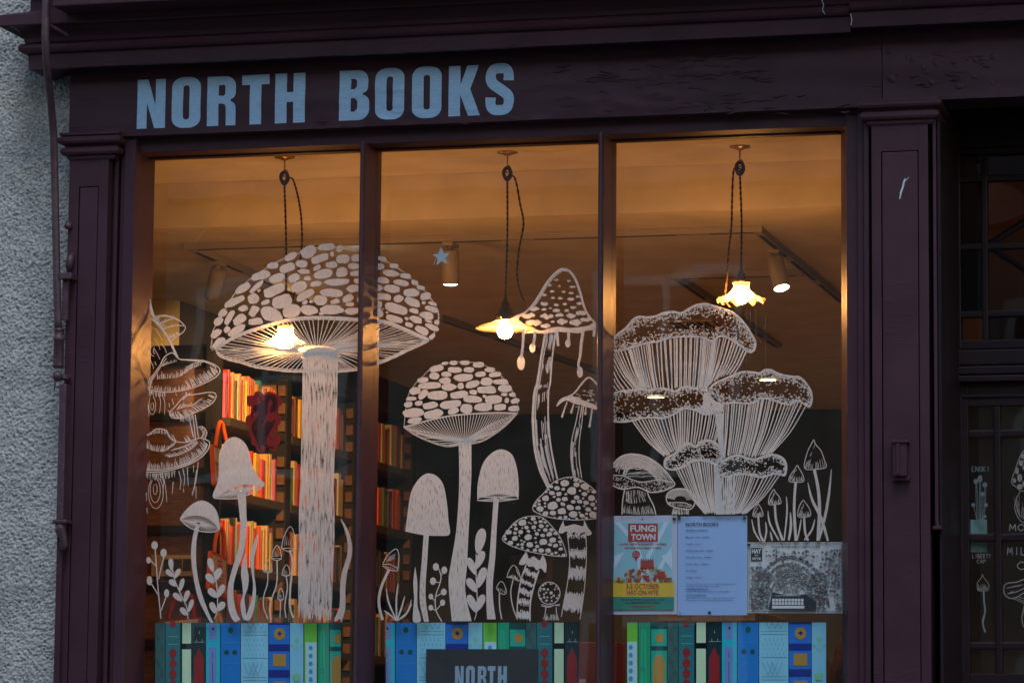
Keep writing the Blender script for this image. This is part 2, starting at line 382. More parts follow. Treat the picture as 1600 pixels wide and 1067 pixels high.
# blisters and wrinkles in the old paint of the fascia
def blisters(parent, ridges, bumps, seed, y0):
    r = random.Random(seed); b = MB()
    for (xa, xb, ya, yb, n, l0, l1) in ridges:
        for i in range(n):
            x, y = r.uniform(xa, xb), r.uniform(ya, yb); y -= (x - xa) * 0.045; ln_ = r.uniform(l0, l1); k = max(4, int(ln_ / 5)); pts = []; ph = r.uniform(0, 6)
            for j in range(k + 1):
                q = P(x + ln_ * j / k, y - 0.045 * ln_ * j / k + 1.3 * math.sin(ph + j * 1.1) + r.uniform(-0.5, 0.5), y0); pts.append(Vector((q.x, y0, q.z)))
            rad = r.uniform(0.0016, 0.0034); b.tube(pts, [rad * math.sin(math.pi * (j + 0.35) / (k + 0.7)) + 0.0002 for j in range(k + 1)], 7)
    for (x, y, rr) in bumps:
        q = P(x, y, y0); c = Vector((q.x, y0 + 0.001, q.z)); m_ = rr / 500; b.lathe(c, [(m_ * math.cos(a), m_ * 0.26 * math.sin(a)) for a in (0, 0.4, 0.8, 1.2, 1.5)], 10, axis=(0, -1, 0), wave=lambda R_, h, a: (R_ * (1 + 0.22 * math.sin(2 * a + x)), h))
    o = b.obj('paint_blisters', M_plum2, parent, True); o['kind'] = 'stuff'
rr_ = random.Random(6)
blisters(fascia, [(860, 1180, 100, 190, 46, 8, 34), (900, 1150, 118, 132, 5, 50, 110), (1080, 1230, 84, 98, 3, 40, 90), (480, 830, 190, 205, 5, 10, 30), (1180, 1330, 150, 186, 8, 10, 26)], [], 3, YF - 0.0012)
blisters(fascia2, [(1365, 1600, 120, 150, 6, 8, 22)], [(rr_.uniform(1370, 1440), rr_.uniform(82, 128), rr_.uniform(2, 5)) for i in range(7)] + [(1392, 122, 7)] + [(rr_.uniform(1440, 1600), rr_.uniform(88, 138), rr_.uniform(2, 6.5)) for i in range(15)], 4, YF - 0.003)

def pilaster(x0, x1, ztop, panel, capx, block=False):
    p = MB(); d = 0.014                        # stiles and rails proud of a sunk panel
    px0, px1, pz = panel
    p.box(x0, px0, YF, 0.0, 0.0, ztop, bev=0.002); p.box(px1, x1, YF, 0.0, 0.0, ztop, bev=0.002)
    p.box(px0 - 0.001, px1 + 0.001, YF + 0.0012, 0.0, pz, ztop - 0.001); p.box(px0 - 0.001, px1 + 0.001, YF + 0.0012, 0.0, 0.0, 0.55)
    o = p.obj('pilaster', M_plum2, shop)
    MB().box(px0 + 0.0028, px1 - 0.0028, YF + 0.0025, 0.0, 0.555, pz - 0.0028, bev=0.0025).obj('panel', M_plum2, o)
    a, b, zb, zt = capx
    pr = [(0.0, zb - 0.012), (0.006, zb - 0.006), (0.006, zb + 0.002)]
    for k in range(6):
        t = -math.pi / 2 + math.pi * k / 5; pr.append((0.012 + 0.012 * math.cos(t), zb + 0.016 + 0.013 * math.sin(t)))
    pr += [(0.010, zb + 0.031), (0.016, zb + 0.036)]
    for k in range(6):
        t = -math.pi / 2 + math.pi * k / 5; pr.append((0.020 + 0.012 * math.cos(t), zb + 0.050 + 0.013 * math.sin(t)))
    pr += [(0.026, zb + 0.066), (0.026, zt), (0.0, zt + 0.002)]
    c = MB(); n = len(pr)
    L_ = [Vector((a - q, YF - q, z)) for q, z in pr]; R_ = [Vector((b + q, YF - q, z)) for q, z in pr]
    Lb = [Vector((a - q, 0.0, z)) for q, z in pr]; Rb = [Vector((b + q, 0.0, z)) for q, z in pr]
    for A, B in ((Lb, L_), (L_, R_), (R_, Rb)): c.add(A + B, [(i, n + i, n + i + 1, i + 1) for i in range(n - 1)])
    cap = c.obj('capital', M_plum2, o); tag(o)
    return o
xa, xb2 = P(100, 600, YF).x, P(161.5, 600, YF).x
pil_l = pilaster(xa, xb2, FZ0 + 0.002, (P(120, 420, YF).x, P(151, 420, YF).x, P(122, 292, YF).z), (xa, P(178, 240, YF).x, P(110, 246, YF).z, FZ0 + 0.014))
tag(pil_l, 'left plum pilaster beside the roughcast wall')
ra, rb2 = P(1363, 600, YF).x, P(1452, 600, YF).x
pil_r = pilaster(ra, rb2, FZ0 + 0.012, (P(1378, 600, YF).x, P(1437, 600, YF).x, P(1400, 236, YF).z), (P(1358, 200, YF).x, P(1456, 200, YF).x, P(1400, 190, YF).z, P(1400, 167, YF).z))
tag(pil_r, 'right plum pilaster between the window and the door')
# small block fixed on the right pilaster, with its cap and foot
bx0, bx1 = P(1393, 715, YF - 0.03).x, P(1420, 715, YF - 0.03).x; bz0, bz1 = P(1407, 744, YF - 0.03).z, P(1407, 692, YF - 0.03).z
k = MB(); k.box(bx0 + 0.004, bx1 - 0.006, YF - 0.034, YF + 0.004, bz0, bz1, bev=0.003); k.box(bx0, bx1, YF - 0.040, YF + 0.004, bz1, bz1 + 0.008, bev=0.002)
k.box(bx0, bx1, YF - 0.020, YF + 0.004, bz0 - 0.012, bz0 + 0.001, bev=0.003); k.box(bx0 + 0.014, bx0 + 0.024, YF - 0.039, YF - 0.03, bz0 + 0.004, bz1 - 0.002, bev=0.002)
k.obj('block', M_plum2, pil_r)
# bird dropping streak
M_drop = simple('bird_dropping', (0.55, 0.58, 0.66), 0.7)
d = MB()
for pts, w in (([(1414, 279), (1412, 285), (1411, 291), (1408, 300), (1405.5, 311)], 0.0030), ([(1420, 277), (1415, 282), (1412, 286)], 0.0012), ([(1409, 295), (1406, 303)], 0.0022)):
    ps = [P(x, y, YF - 0.0006) for x, y in pts]; d.tube(ps, [w * (0.4 + 0.6 * math.sin(math.pi * (i + 0.6) / (len(ps)))) for i in range(len(ps))], 6)
for v in range(len(d.v)): x, y, z = d.v[v]; d.v[v] = (x, YF + 0.003 - 0.0016 + (y - YF) * 0.35, z)
d.obj('paint_mark', M_drop, pil_r)
# beads between pilaster and window, and door side
def bead_strip(name, xs, y0, z0, z1, parent, mat=M_plum2):
    b = MB()
    for x, w, y in xs: b.box(x - w / 2, x + w / 2, y, 0.0, z0, z1, bev=min(0.004, w * 0.35))
    return b.obj(name, mat, parent)

# --- shop window
win = thing('shop_window', 'three pane shop window with white painted mushroom mural on its glass', 'window', (0, 0, 0.9))
SILL = 1.36
xx = [P(x, 420, -0.13).x for x in (172, 181, 189)]
bead_strip('jamb_moulding', [(xx[0] - 0.006, 0.020, -0.125), (xx[1] - 0.003, 0.014, -0.138), (xx[2] - 0.002, 0.012, -0.130)], 0, SILL, FZ0, win)
jl = MB(); jl.box(P(192, 420, -0.15).x - 0.004, XL, -0.148, 0.03, SILL, FZ0, bev=0.003); jl.obj('jamb', M_frame_, win)
jr = MB()                                      # right jamb is splayed, so its slope can be seen and catches lamp light
xs_ = [XR, XR + 0.037, XR + 0.095, XR + 0.095, XR]; ys_ = [0.004, -0.125, -0.125, 0.03, 0.03]
n = 5; jr.add([(xs_[i], ys_[i], z) for z in (SILL, FZ0) for i in range(n)], [(i, (i + 1) % n, n + (i + 1) % n, n + i) for i in range(n)] + [tuple(range(n))[::-1], tuple(range(n, 2 * n))])
jr.obj('jamb', M_frame_, win)
bead_strip('jamb_moulding', [(P(1346, 600, -0.14).x, 0.020, -0.140), (P(1355, 600, -0.15).x, 0.016, -0.155)], 0, SILL, FZ0, win)
hd = MB(); hd.box(XL, XR + 0.05, -0.118, 0.03, GT, FZ0 + 0.03, bev=0.002); hd.box(XL, XR, -0.035, -0.0015, GT - 0.006, GT + 0.004, bev=0.003); hd.obj('head_rail', M_frame_, win)
MX = []
for xr in (-0.437, 0.321):
    mb = MB(); w = 0.020; x0, x1 = xr - w, xr
    prof = [(x0, 0.03), (x0, -0.006), (x0 + 0.001, -0.135), (x0 + 0.005, -0.148), (x0 + 0.010, -0.152), (x1 - 0.005, -0.148), (x1 - 0.001, -0.138), (x1 - 0.002, -0.03), (x1, -0.006), (x1, 0.03)]
    nn = len(prof); mb.add([(x, y, z) for z in (SILL, GT + 0.004) for x, y in prof], [(i, (i + 1) % nn, nn + (i + 1) % nn, nn + i) for i in range(nn)] + [tuple(range(nn))[::-1], tuple(range(nn, 2 * nn))])
    mb.obj('mullion', M_frame_, win); MX.append((x0, x1))
MB().box(XL - 0.12, XR + 0.09, -0.24, 0.06, SILL - 0.06, SILL, bev=0.006).obj('sill', M_plum2, win)
MB().box(P(161.5, 600, YF).x, P(1363, 600, YF).x, -0.12, 0.06, 0.0, SILL - 0.062).obj('stall_riser', M_plum2, shop)
edges = [(XL - 0.01, MX[0][0] + 0.006), (MX[0][1] - 0.006, MX[1][0] + 0.006), (MX[1][1] - 0.006, XR + 0.01)]
PANES = []
for i, (x0, x1) in enumerate(edges):
    o = MB().box(x0, x1, 0.0, 0.006, SILL - 0.01, GT + 0.01).obj('pane', M_glass, win); PANES.append(o)
tag(PANES[0], 'left pane with bracket fungi and large toadstool'); tag(PANES[1], 'middle pane with patched toadstool and inkcaps'); tag(PANES[2], 'right pane with frilly chanterelles')

# --- doorway at the right: recess, transom light, door
YD = 0.28
DX0 = P(1468, 700, -0.155).x
dx = lambda px, y=700: P(px, y, YD).x
dz = lambda py, px=1540: P(px, py, YD).z
DXE = DX0 + 1.02
fr = thing('door_frame', 'dark plum door frame of the recessed shop entrance', 'door frame', (DX0, YD, 0))
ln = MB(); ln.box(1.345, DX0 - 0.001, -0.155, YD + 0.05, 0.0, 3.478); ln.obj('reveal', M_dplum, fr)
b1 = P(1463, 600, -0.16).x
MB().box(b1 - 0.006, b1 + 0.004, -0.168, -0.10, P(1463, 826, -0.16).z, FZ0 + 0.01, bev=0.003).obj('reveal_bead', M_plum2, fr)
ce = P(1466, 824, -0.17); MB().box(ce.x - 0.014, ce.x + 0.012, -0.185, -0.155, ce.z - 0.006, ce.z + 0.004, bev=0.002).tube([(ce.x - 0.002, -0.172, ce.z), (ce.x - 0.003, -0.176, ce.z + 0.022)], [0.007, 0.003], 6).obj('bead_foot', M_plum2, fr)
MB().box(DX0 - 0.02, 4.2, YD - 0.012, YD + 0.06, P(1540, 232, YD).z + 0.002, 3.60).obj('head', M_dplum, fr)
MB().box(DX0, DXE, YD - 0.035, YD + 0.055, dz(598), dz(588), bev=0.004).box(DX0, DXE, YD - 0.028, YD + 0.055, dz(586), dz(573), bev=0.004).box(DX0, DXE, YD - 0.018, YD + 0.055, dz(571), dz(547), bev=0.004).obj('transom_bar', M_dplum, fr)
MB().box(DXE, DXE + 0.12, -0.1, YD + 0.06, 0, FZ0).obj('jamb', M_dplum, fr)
M_dglass = glass_mat('door_glass', (0.86, 0.83, 0.80), 0.04, 0.35, 0.006)
def tint(name, c): return glass_mat(name, c, 0.035, 0.4, 0.004)
M_tblue = tint('blue_glass', (0.05, 0.09, 0.22)); M_tpale = tint('pale_glass', (0.55, 0.48, 0.42)); M_tred = tint('red_glass', (0.20, 0.04, 0.03)); M_tgreen = tint('green_glass', (0.10, 0.14, 0.06)); M_tclear = tint('amber_glass', (0.36, 0.27, 0.19)); M_tdark = tint('plum_glass', (0.12, 0.08, 0.10))
tl = thing('transom_window', 'small leaded transom light with coloured glass above the entrance door', 'window', (DX0 + 0.5, YD, dz(545)))
t_ = MB(); zt0, zt1 = dz(545), P(1540, 232, YD).z
t_.box(DX0, max(DX0 + 0.012, dx(1493, 400)), YD, YD + 0.05, zt0, zt1, bev=0.003); t_.box(DXE - 0.07, DXE, YD, YD + 0.05, zt0, zt1, bev=0.003)
t_.box(dx(1493, 400), DXE - 0.07, YD + 0.001, YD + 0.05, zt0, dz(531), bev=0.003); t_.box(dx(1493, 400), DXE - 0.07, YD + 0.001, YD + 0.05, dz(241), zt1, bev=0.003)
t_.obj('frame', M_dplum, tl)
TX1, TX2 = dx(1534, 400), DXE - 0.07
def bar(mb, a, b, w=0.010, y=0.008):
    a, b = Vector(a), Vector(b); mb.tube([a, b], w * 0.5, 6)
for (q0, q1) in ((278.5, None), (384.5, None), (490, None)):
    MB().box(dx(1490, 400), TX2, YD + 0.006, YD + 0.036, dz(q0 + 5), dz(q0 - 5), bev=0.004).obj('glazing_bar', M_dplum, tl)
MB().box(TX1 - 0.001, TX1 + 0.018, YD + 0.004, YD + 0.038, dz(531), dz(241), bev=0.004).obj('glazing_bar', M_dplum, tl)
A0 = P(1543, 384, YD + 0.02); 
TXR = TX2 - 0.13
MB().box(TXR - 0.018, TXR, YD + 0.004, YD + 0.038, dz(531), dz(241), bev=0.004).obj('glazing_bar', M_dplum, tl)
for (bx, by) in ((1640, 322), (1640, 446)):
    e = P(bx, by, YD + 0.02); g = MB(); g.tube([A0, e], 0.0105, 6); g.obj('glazing_bar', M_dplum, tl)
    c = P(1668, 384, YD + 0.02); g = MB(); g.tube([e + Vector((0.002, 0.001, 0)), c], 0.0105, 6); g.obj('glazing_bar', M_dplum, tl)
rows = [(245, 272, M_tdark, M_tdark), (284, 378, M_tdark, M_tclear), (391, 484, M_tblue, M_tclear), (496, 530, M_tpale, M_tred)]
for (ya, yb, m1, m2) in rows:
    MB().box(dx(1492, 400), TX1 + 0.004, YD + 0.018, YD + 0.022, dz(yb + 4), dz(ya - 4)).obj('pane', m1, tl)
    MB().box(TX1 + 0.012, TXR - 0.006, YD + 0.0185, YD + 0.0225, dz(yb + 4), dz(ya - 4)).obj('pane', m2, tl)
    MB().box(TXR - 0.004, TX2 + 0.004, YD + 0.018, YD + 0.022, dz(yb + 4), dz(ya - 4)).obj('pane', m1, tl)
door = thing('entrance_door', 'dark plum glazed entrance door with small panes and painted mushrooms', 'door', (DX0 + 0.5, YD, 0))
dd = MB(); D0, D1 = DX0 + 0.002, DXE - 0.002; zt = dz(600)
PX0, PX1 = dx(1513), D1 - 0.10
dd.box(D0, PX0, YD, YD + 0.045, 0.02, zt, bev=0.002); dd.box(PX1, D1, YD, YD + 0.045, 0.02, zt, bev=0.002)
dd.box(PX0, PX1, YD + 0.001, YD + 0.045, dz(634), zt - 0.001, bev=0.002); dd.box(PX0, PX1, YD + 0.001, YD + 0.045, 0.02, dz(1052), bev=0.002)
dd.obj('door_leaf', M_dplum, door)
mo = MB(); mo.box(dx(1500), dx(1504), YD - 0.006, YD + 0.01, dz(1052), dz(619), bev=0.002); mo.box(dx(1500), D1 - 0.05, YD - 0.006, YD + 0.01, dz(621), dz(617), bev=0.002); mo.obj('moulding', M_dplum, door)
cols = [(1514, 1551)]; w1 = dx(1564) - dx(1514)
BXS = [dx(1557.5), dx(1557.5) + 0.34, ]
BXS.append(BXS[1] + w1)
for bx in BXS: MB().box(bx - 0.011, bx + 0.011, YD + 0.004, YD + 0.040, dz(1053), dz(634), bev=0.005).obj('glazing_bar', M_dplum, door)
for q in (677, 839, 1008): MB().box(PX0 - 0.002, PX1 + 0.002, YD + 0.006, YD + 0.038, dz(q + 6), dz(q - 6), bev=0.005).obj('glazing_bar', M_dplum, door)
dedge = [PX0 - 0.004] + BXS + [PX1 + 0.004]
DPANES = []
for (ya, yb) in ((632, 677), (677, 839), (839, 1008), (1008, 1054)):
    row = []
    for i in range(len(dedge) - 1):
        row.append(MB().box(dedge[i] + 0.0005, dedge[i + 1] - 0.0005, YD + 0.020, YD + 0.024, dz(yb) + 0.0005, dz(ya) - 0.0005).obj('pane', M_dglass, door))
    DPANES.append(row)

# --- iron awning rod and its fittings up the left pilaster
rod = thing('iron_rod', 'plum painted iron rod with bracket, barrel and knob beside the left pilaster', 'rod', tuple(P(88, 860, -0.2)))
yr = -0.205
MB().tube([P(73, -60, yr - 0.19), P(73, -20, yr - 0.19), P(72, 20, yr - 0.19), P(71, 50, yr - 0.19), P(72, 90, yr - 0.185), P(76, 130, yr - 0.12), P(80, 165, yr - 0.06), P(84, 215, yr - 0.02), P(86, 300, yr), P(88, 400, yr), P(90.5, 500, yr), P(91, 520, yr)],
          [0.0125] * 12, 10).obj('rod', M_iron, rod, True)
b = MB(); b.lathe(P(91, 575, yr), [(0.0, 0), (0.016, 0), (0.0165, 0.01), (0.0155, 0.085), (0.0185, 0.088), (0.0185, 0.096), (0.0145, 0.098), (0.0145, 0.116), (0.0165, 0.118), (0.0165, 0.124), (0.0, 0.125)], 14); b.obj('barrel', M_iron, rod, True)
b = MB(); q = P(90, 588, yr - 0.005); b.lathe(q, [(0, -0.018), (0.010, -0.018), (0.016, -0.008), (0.016, 0.006), (0.010, 0.014), (0, 0.014)], 12, axis=(0.3, -1, 0)); b.tube([q + Vector((0.03, 0.03, -0.004)), q + Vector((0.0, 0, 0))], 0.010, 8)
b.tube([q + Vector((-0.006, -0.005, -0.01)), q + Vector((-0.004, -0.008, -0.03)), q + Vector((-0.008, -0.006, -0.045))], [0.004, 0.003, 0.002], 6); b.obj('knob', M_iron, rod, True)
b = MB(); b.box(P(95, 430, yr).x, P(114, 430, yr).x, yr - 0.014, YF + 0.01, P(100, 437, yr).z, P(100, 427, yr).z, bev=0.003); b.box(P(97, 430, yr).x, P(106, 430, yr).x, yr + 0.004, yr + 0.02, P(100, 500, yr).z, P(100, 436, yr).z, bev=0.002)
b.obj('bracket', M_iron, rod)
b = MB(); q = P(109, 410, YF - 0.014); b.tube([q + Vector((0.006, 0.006, 0.028)), q + Vector((0.002, 0, 0.012)), q + Vector((-0.002, 0, -0.01)), q + Vector((-0.004, 0.004, -0.03))], [0.006, 0.013, 0.012, 0.007], 9); b.obj('hinge_eye', M_iron, rod, True)
b = MB(); q = P(107, 353, YF - 0.006); b.lathe(q, [(0, -0.010), (0.008, -0.009), (0.013, -0.001), (0.013, 0.006), (0.006, 0.012), (0, 0.014)], 10, axis=(-0.2, -1, 0)); b.obj('bolt', M_iron, rod, True)
b = MB(); xs0, xs1 = P(93, 700, -0.19).x, P(104, 700, -0.19).x
b.box(xs0, xs1, -0.205, YF + 0.02, P(98, 812, -0.2).z, P(98, 600, -0.2).z, bev=0.004); b.obj('slide_bar', M_iron, rod)
b = MB(); b.box(P(92, 700, -0.19).x, P(101, 700, -0.19).x, -0.190, YF + 0.02, 1.5, P(98, 825, -0.2).z, bev=0.004); b.obj('edge_strip', M_plum2, rod)
q = P(97, 815, -0.205)
b = MB(); b.box(q.x - 0.025, q.x + 0.020, -0.225, YF, q.z - 0.006, q.z + 0.006, bev=0.003); b.tube([q + Vector((-0.004, 0, 0)), q + Vector((-0.004, 0, -0.028)), q + Vector((0.004, 0.006, -0.05)), q + Vector((0.006, 0.004, -0.075)), q + Vector((0.004, 0.012, -0.09))], [0.018, 0.018, 0.012, 0.015, 0.006], 9); b.obj('foot_bracket', M_iron, rod, True)
q = P(105, 55, -0.33); b = MB(); b.tube([P(78, 40, -0.36), q, P(108, 62, -0.30)], 0.005, 6); b.obj('stay', M_iron, rod)

# --- the house across the street, seen only mirrored in the glass
M_stone = simple('opposite_stone', (0.30, 0.27, 0.23), 0.9, 0, 0.3, 4, 0.4, 20)
M_slate = simple('opposite_slate', (0.09, 0.095, 0.10), 0.7, 0, 0.3, 6)
M_wfr = simple('white_window_frame', (0.7, 0.7, 0.68), 0.5)
M_wgl = simple('dark_window_glass', (0.02, 0.025, 0.03), 0.06)
op = thing('opposite_house', 'stone house across the street mirrored faintly in the shop glass', 'house', (-6, -16, 0))
o = MB().box(-26, 14, -20, -13.6, 0, 5.6).obj('wall', M_stone, op)
rf = MB(); rf.add([(-26, -13.3, 5.5), (14, -13.3, 5.5), (14, -16.8, 8.4), (-26, -16.8, 8.4), (-26, -20.3, 5.5), (14, -20.3, 5.5)], [(0, 1, 2, 3), (3, 2, 5, 4), (0, 3, 4), (1, 5, 2), (0, 4, 5, 1)]); rf.obj('roof', M_slate, op)
for x in range(-24, 13, 3):
    for z in (0.9, 3.4):
        w = MB().box(x, x + 1.15, -13.60, -13.54, z, z + 1.55).obj('window', M_wfr, op)
        for i in range(2):
            for j in range(2): MB().box(x + 0.07 + i * 0.53, x + 0.54 + i * 0.53, -13.545, -13.535, z + 0.07 + j * 0.73, z + 0.75 + j * 0.73).obj('glass', M_wgl, w)
# ================================================================== INSIDE THE SHOP
ZC = P(600, 270, 0.9).z - 0.012; ZLOW = P(600, 345, 0.9).z; YB = 0.9; YFAR = 7.36
XW0, XW1 = -3.6, 4.0
M_ceil = simple('ceiling_paint', (0.82, 0.73, 0.56), 0.85, 0, 0.10, 5, 0.35, 22)  # colour mottling imitates plaster and the reflections lying over it in the glass
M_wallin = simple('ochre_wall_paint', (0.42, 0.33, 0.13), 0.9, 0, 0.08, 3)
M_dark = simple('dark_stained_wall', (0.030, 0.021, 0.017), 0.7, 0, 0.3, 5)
M_floor = simple('shop_floor_boards', (0.30, 0.18, 0.09), 0.5, 0, 0.3, 5, stretch=(1, 12, 1))
tag(MB().box(XW0, XW1, 0.07, YFAR + 0.2, 0.0, 0.14).obj('shop_floor', M_floor), kind='structure')
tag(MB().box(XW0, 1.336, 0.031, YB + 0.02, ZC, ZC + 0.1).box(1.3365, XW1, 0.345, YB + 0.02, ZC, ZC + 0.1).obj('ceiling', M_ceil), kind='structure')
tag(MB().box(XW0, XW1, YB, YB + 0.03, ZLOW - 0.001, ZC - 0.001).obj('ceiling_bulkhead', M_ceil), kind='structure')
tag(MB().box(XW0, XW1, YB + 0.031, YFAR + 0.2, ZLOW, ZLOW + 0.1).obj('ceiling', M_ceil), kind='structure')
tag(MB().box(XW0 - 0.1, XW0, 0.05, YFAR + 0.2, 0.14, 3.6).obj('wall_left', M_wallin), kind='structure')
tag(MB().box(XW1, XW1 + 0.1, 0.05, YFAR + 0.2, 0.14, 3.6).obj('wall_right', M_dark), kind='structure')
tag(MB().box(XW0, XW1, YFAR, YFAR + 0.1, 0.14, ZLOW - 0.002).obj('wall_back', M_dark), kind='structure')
Xb = P(345, 650, 2.4).x
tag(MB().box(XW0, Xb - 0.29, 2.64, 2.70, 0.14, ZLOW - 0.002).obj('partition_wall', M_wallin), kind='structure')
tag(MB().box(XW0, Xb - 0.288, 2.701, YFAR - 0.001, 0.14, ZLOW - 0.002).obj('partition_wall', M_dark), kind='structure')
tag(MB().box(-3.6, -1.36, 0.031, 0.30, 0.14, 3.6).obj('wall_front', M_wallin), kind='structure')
tag(MB().box(DXE + 0.121, 4.0, 0.261, 0.36, 0.14, 3.6).box(1.036, 1.335, 0.061, 0.15, 0.14, ZC - 0.002).obj('wall_front', M_dark), kind='structure')

# --- pendant lamps in the window
M_brass = simple('aged_brass', (0.42, 0.29, 0.12), 0.35, 1.0, 0.3, 40)
M_cord = simple('brown_braided_flex', (0.05, 0.027, 0.015), 0.85, 0, 0.5, 900)
M_holder = simple('bronze_lampholder', (0.07, 0.05, 0.035), 0.4, 0.8)
LAMPC = (1.0, 0.52, 0.17)
M_bulb = emit('warm_bulb', (1.0, 0.42, 0.10), 235.0)
def thin_glass(name, col, trans, clear):
    mt = film(name, col, trans, 0.03); N, L = mt.node_tree.nodes, mt.node_tree.links; out = N['Material Output']; src = out.inputs['Surface'].links[0].from_socket
    tr = N.new('ShaderNodeBsdfTransparent'); mx = N.new('ShaderNodeMixShader'); mx.inputs[0].default_value = clear; L.new(src, mx.inputs[1]); L.new(tr.outputs[0], mx.inputs[2]); L.new(mx.outputs[0], out.inputs['Surface']); return mt
M_opal = thin_glass('opal_glass_shade', (0.80, 0.70, 0.52), 0.14, 0.5)
M_enam = thin_glass('milk_glass_disc', (0.42, 0.35, 0.24), 0.16, 0.36)
def twisted(pts, r=0.0023):
    """two strands wound round each other along a smooth path"""
    out = []
    L_ = sum((Vector(pts[i + 1]) - Vector(pts[i])).length for i in range(len(pts) - 1)); n = max(12, int(L_ / 0.0045)); path = catmull([Vector(p) for p in pts], max(2, n // max(1, len(pts) - 1)))
    mb = MB()
    for ph in (0, math.pi):
        q = []
        for i, p in enumerate(path):
            a = i * 0.9 + ph; q.append(p + Vector((math.cos(a) * r * 0.75, math.sin(a) * r * 0.75, 0)))
        mb.tube(q, r, 5)
    return mb
def catmull(pts, n):
    out = []; m_ = len(pts)
    for i in range(m_ - 1):
        p0, p1, p2, p3 = pts[max(i - 1, 0)], pts[i], pts[i + 1], pts[min(i + 2, m_ - 1)]
        for k in range(n):
            t = k / n
            out.append(0.5 * ((2 * p1) + (p2 - p0) * t + (2 * p0 - 5 * p1 + 4 * p2 - p3) * t * t + (3 * p1 - p0 - 3 * p2 + p3) * t ** 3))
    out.append(pts[-1]); return out
def pendant(rx, ry, bx, by, kind, label, loop):
    c = PZ(rx, ry, ZC); Y = c.y; bulb = P(bx, by, Y); bulb.x = c.x + (bulb.x - c.x) * 0.5; bulb = Vector((P(bx, by, Y).x, Y, P(bx, by, Y).z))
    t = thing('pendant_lamp', label, 'lamp', tuple(c), 'pendant lamps in the shop window')
    MB().lathe(c, [(0, -0.012), (0.010, -0.012), (0.014, -0.008), (0.034, -0.004), (0.034, -0.0005), (0, -0.0005)], 24).obj('ceiling_rose', M_brass, t, True)
    h = MB(); h.tube([c + Vector((0, 0, -0.005)), c + Vector((0, 0, -0.045))], 0.0026, 6)
    ring = [c + Vector((0.010 * math.sin(a), 0.003, -0.055 + 0.011 * math.cos(a))) for a in [i * math.pi / 6 for i in range(11)]]; h.tube(ring, 0.0028, 6); h.obj('hook', M_brass, t, True)
    kn = MB()
    knc = c + Vector((0, 0, -0.066))
    for s in (0, 1, 2):
        rr = [knc + Vector((0.013 * math.cos(a) * (1 if s else 0.8), 0.006 * math.sin(a + s * 2.1), 0.019 * math.sin(a) - 0.004 * s)) for a in [i * math.pi / 7 for i in range(15)]]
        kn.tube(rr, 0.0042, 6)
    kn.obj('knot', M_cord, t, True)
    top = {'cone': 0.075, 'disc': 0.078, 'frill': 0.062}[kind]
    hold = bulb + Vector((0, 0, top))
    twisted([knc + Vector((0, 0, -0.016)), (knc + hold) / 2 + Vector((0.003, 0.002, 0)), hold + Vector((0, 0, 0.02))]).obj('flex', M_cord, t)
    twisted([knc + Vector((0.006, 0, -0.012))] + [Vector((P(x, y, Y + dy).x, Y + dy, P(x, y, Y + dy).z)) for x, y, dy in loop]).obj('feed_flex', M_cord, t)
    hm = MB(); hm.lathe(hold, [(0, 0.030), (0.006, 0.030), (0.008, 0.018), (0.013, 0.014), (0.013, -0.002), (0.017, -0.006), (0.018, -0.022), (0.014, -0.026), (0, -0.026)], 16); ho = hm.obj('lampholder', M_holder, t, True)
    if kind == 'cone':
        sh = MB(); pr = [(0.022, 0.062), (0.027, 0.052), (0.025, 0.042), (0.034, 0.026), (0.054, 0.012), (0.068, 0.005)]
        sh.lathe(bulb, pr, 36, wave=lambda r, h_, a: (r + (0.002 * math.cos(a * 12) if r > 0.05 else 0), h_)); sh.obj('shade', M_opal, t, True)
    elif kind == 'disc':
        sh = MB(); pr = [(0.018, 0.062), (0.027, 0.055), (0.030, 0.035), (0.045, 0.026), (0.075, 0.018), (0.096, 0.008), (0.094, 0.006), (0.074, 0.014), (0.045, 0.022), (0.028, 0.030), (0.024, 0.052)]
        sh.lathe(bulb, pr, 40); sh.obj('shade', M_enam, t, True)
        g = MB(); g.lathe(bulb, [(0.019, 0.075), (0.033, 0.050), (0.0335, 0.036), (0.031, 0.034)], 20); g.obj('gallery', M_holder, t, True)
        for a in (2.6, 0.2, 4.6):
            MB().tube([bulb + Vector((0.033 * math.cos(a), 0.033 * math.sin(a), 0.040)), bulb + Vector((0.045 * math.cos(a), 0.045 * math.sin(a), 0.041))], 0.003, 6).obj('thumb_screw', M_brass, t)
    else:
        def wv(r, h_, a):
            k = max(0, (r - 0.030) / 0.045); return (r + 0.004 * k * math.cos(9 * a), h_ + 0.0085 * k * math.sin(9 * a))
        sh = MB(); sh.lathe(bulb, [(0.024, 0.052), (0.029, 0.049), (0.027, 0.042), (0.024, 0.036), (0.030, 0.022), (0.046, 0.006), (0.062, -0.004), (0.076, -0.010)], 108, wave=wv); sh.obj('shade', M_opal, t, True)
        MB().lathe(bulb, [(0.025, 0.056), (0.031, 0.054), (0.031, 0.049), (0.027, 0.047)], 20).obj('gallery', M_brass, t, True)
    r = 0.026 if kind != 'frill' else 0.022
    pr = [(0, -r)] + [(r * math.cos(a), r * math.sin(a)) for a in [(-80 + 20 * i) * math.pi / 180 for i in range(8)]] + [(0.013, r * 1.3), (0.012, r * 2.0), (0, r * 2.0)]
    MB().lathe(bulb, pr, 14).obj('bulb', M_bulb, t, True)
pendant(445, 245, 446, 538, 'cone', 'left pendant lamp with conical glass shade behind the big toadstool', [(457, 280, 0.01), (466, 310, 0.02), (471, 345, 0.02), (471, 390, 0.02), (462, 450, 0.03), (450, 500, 0.01)])
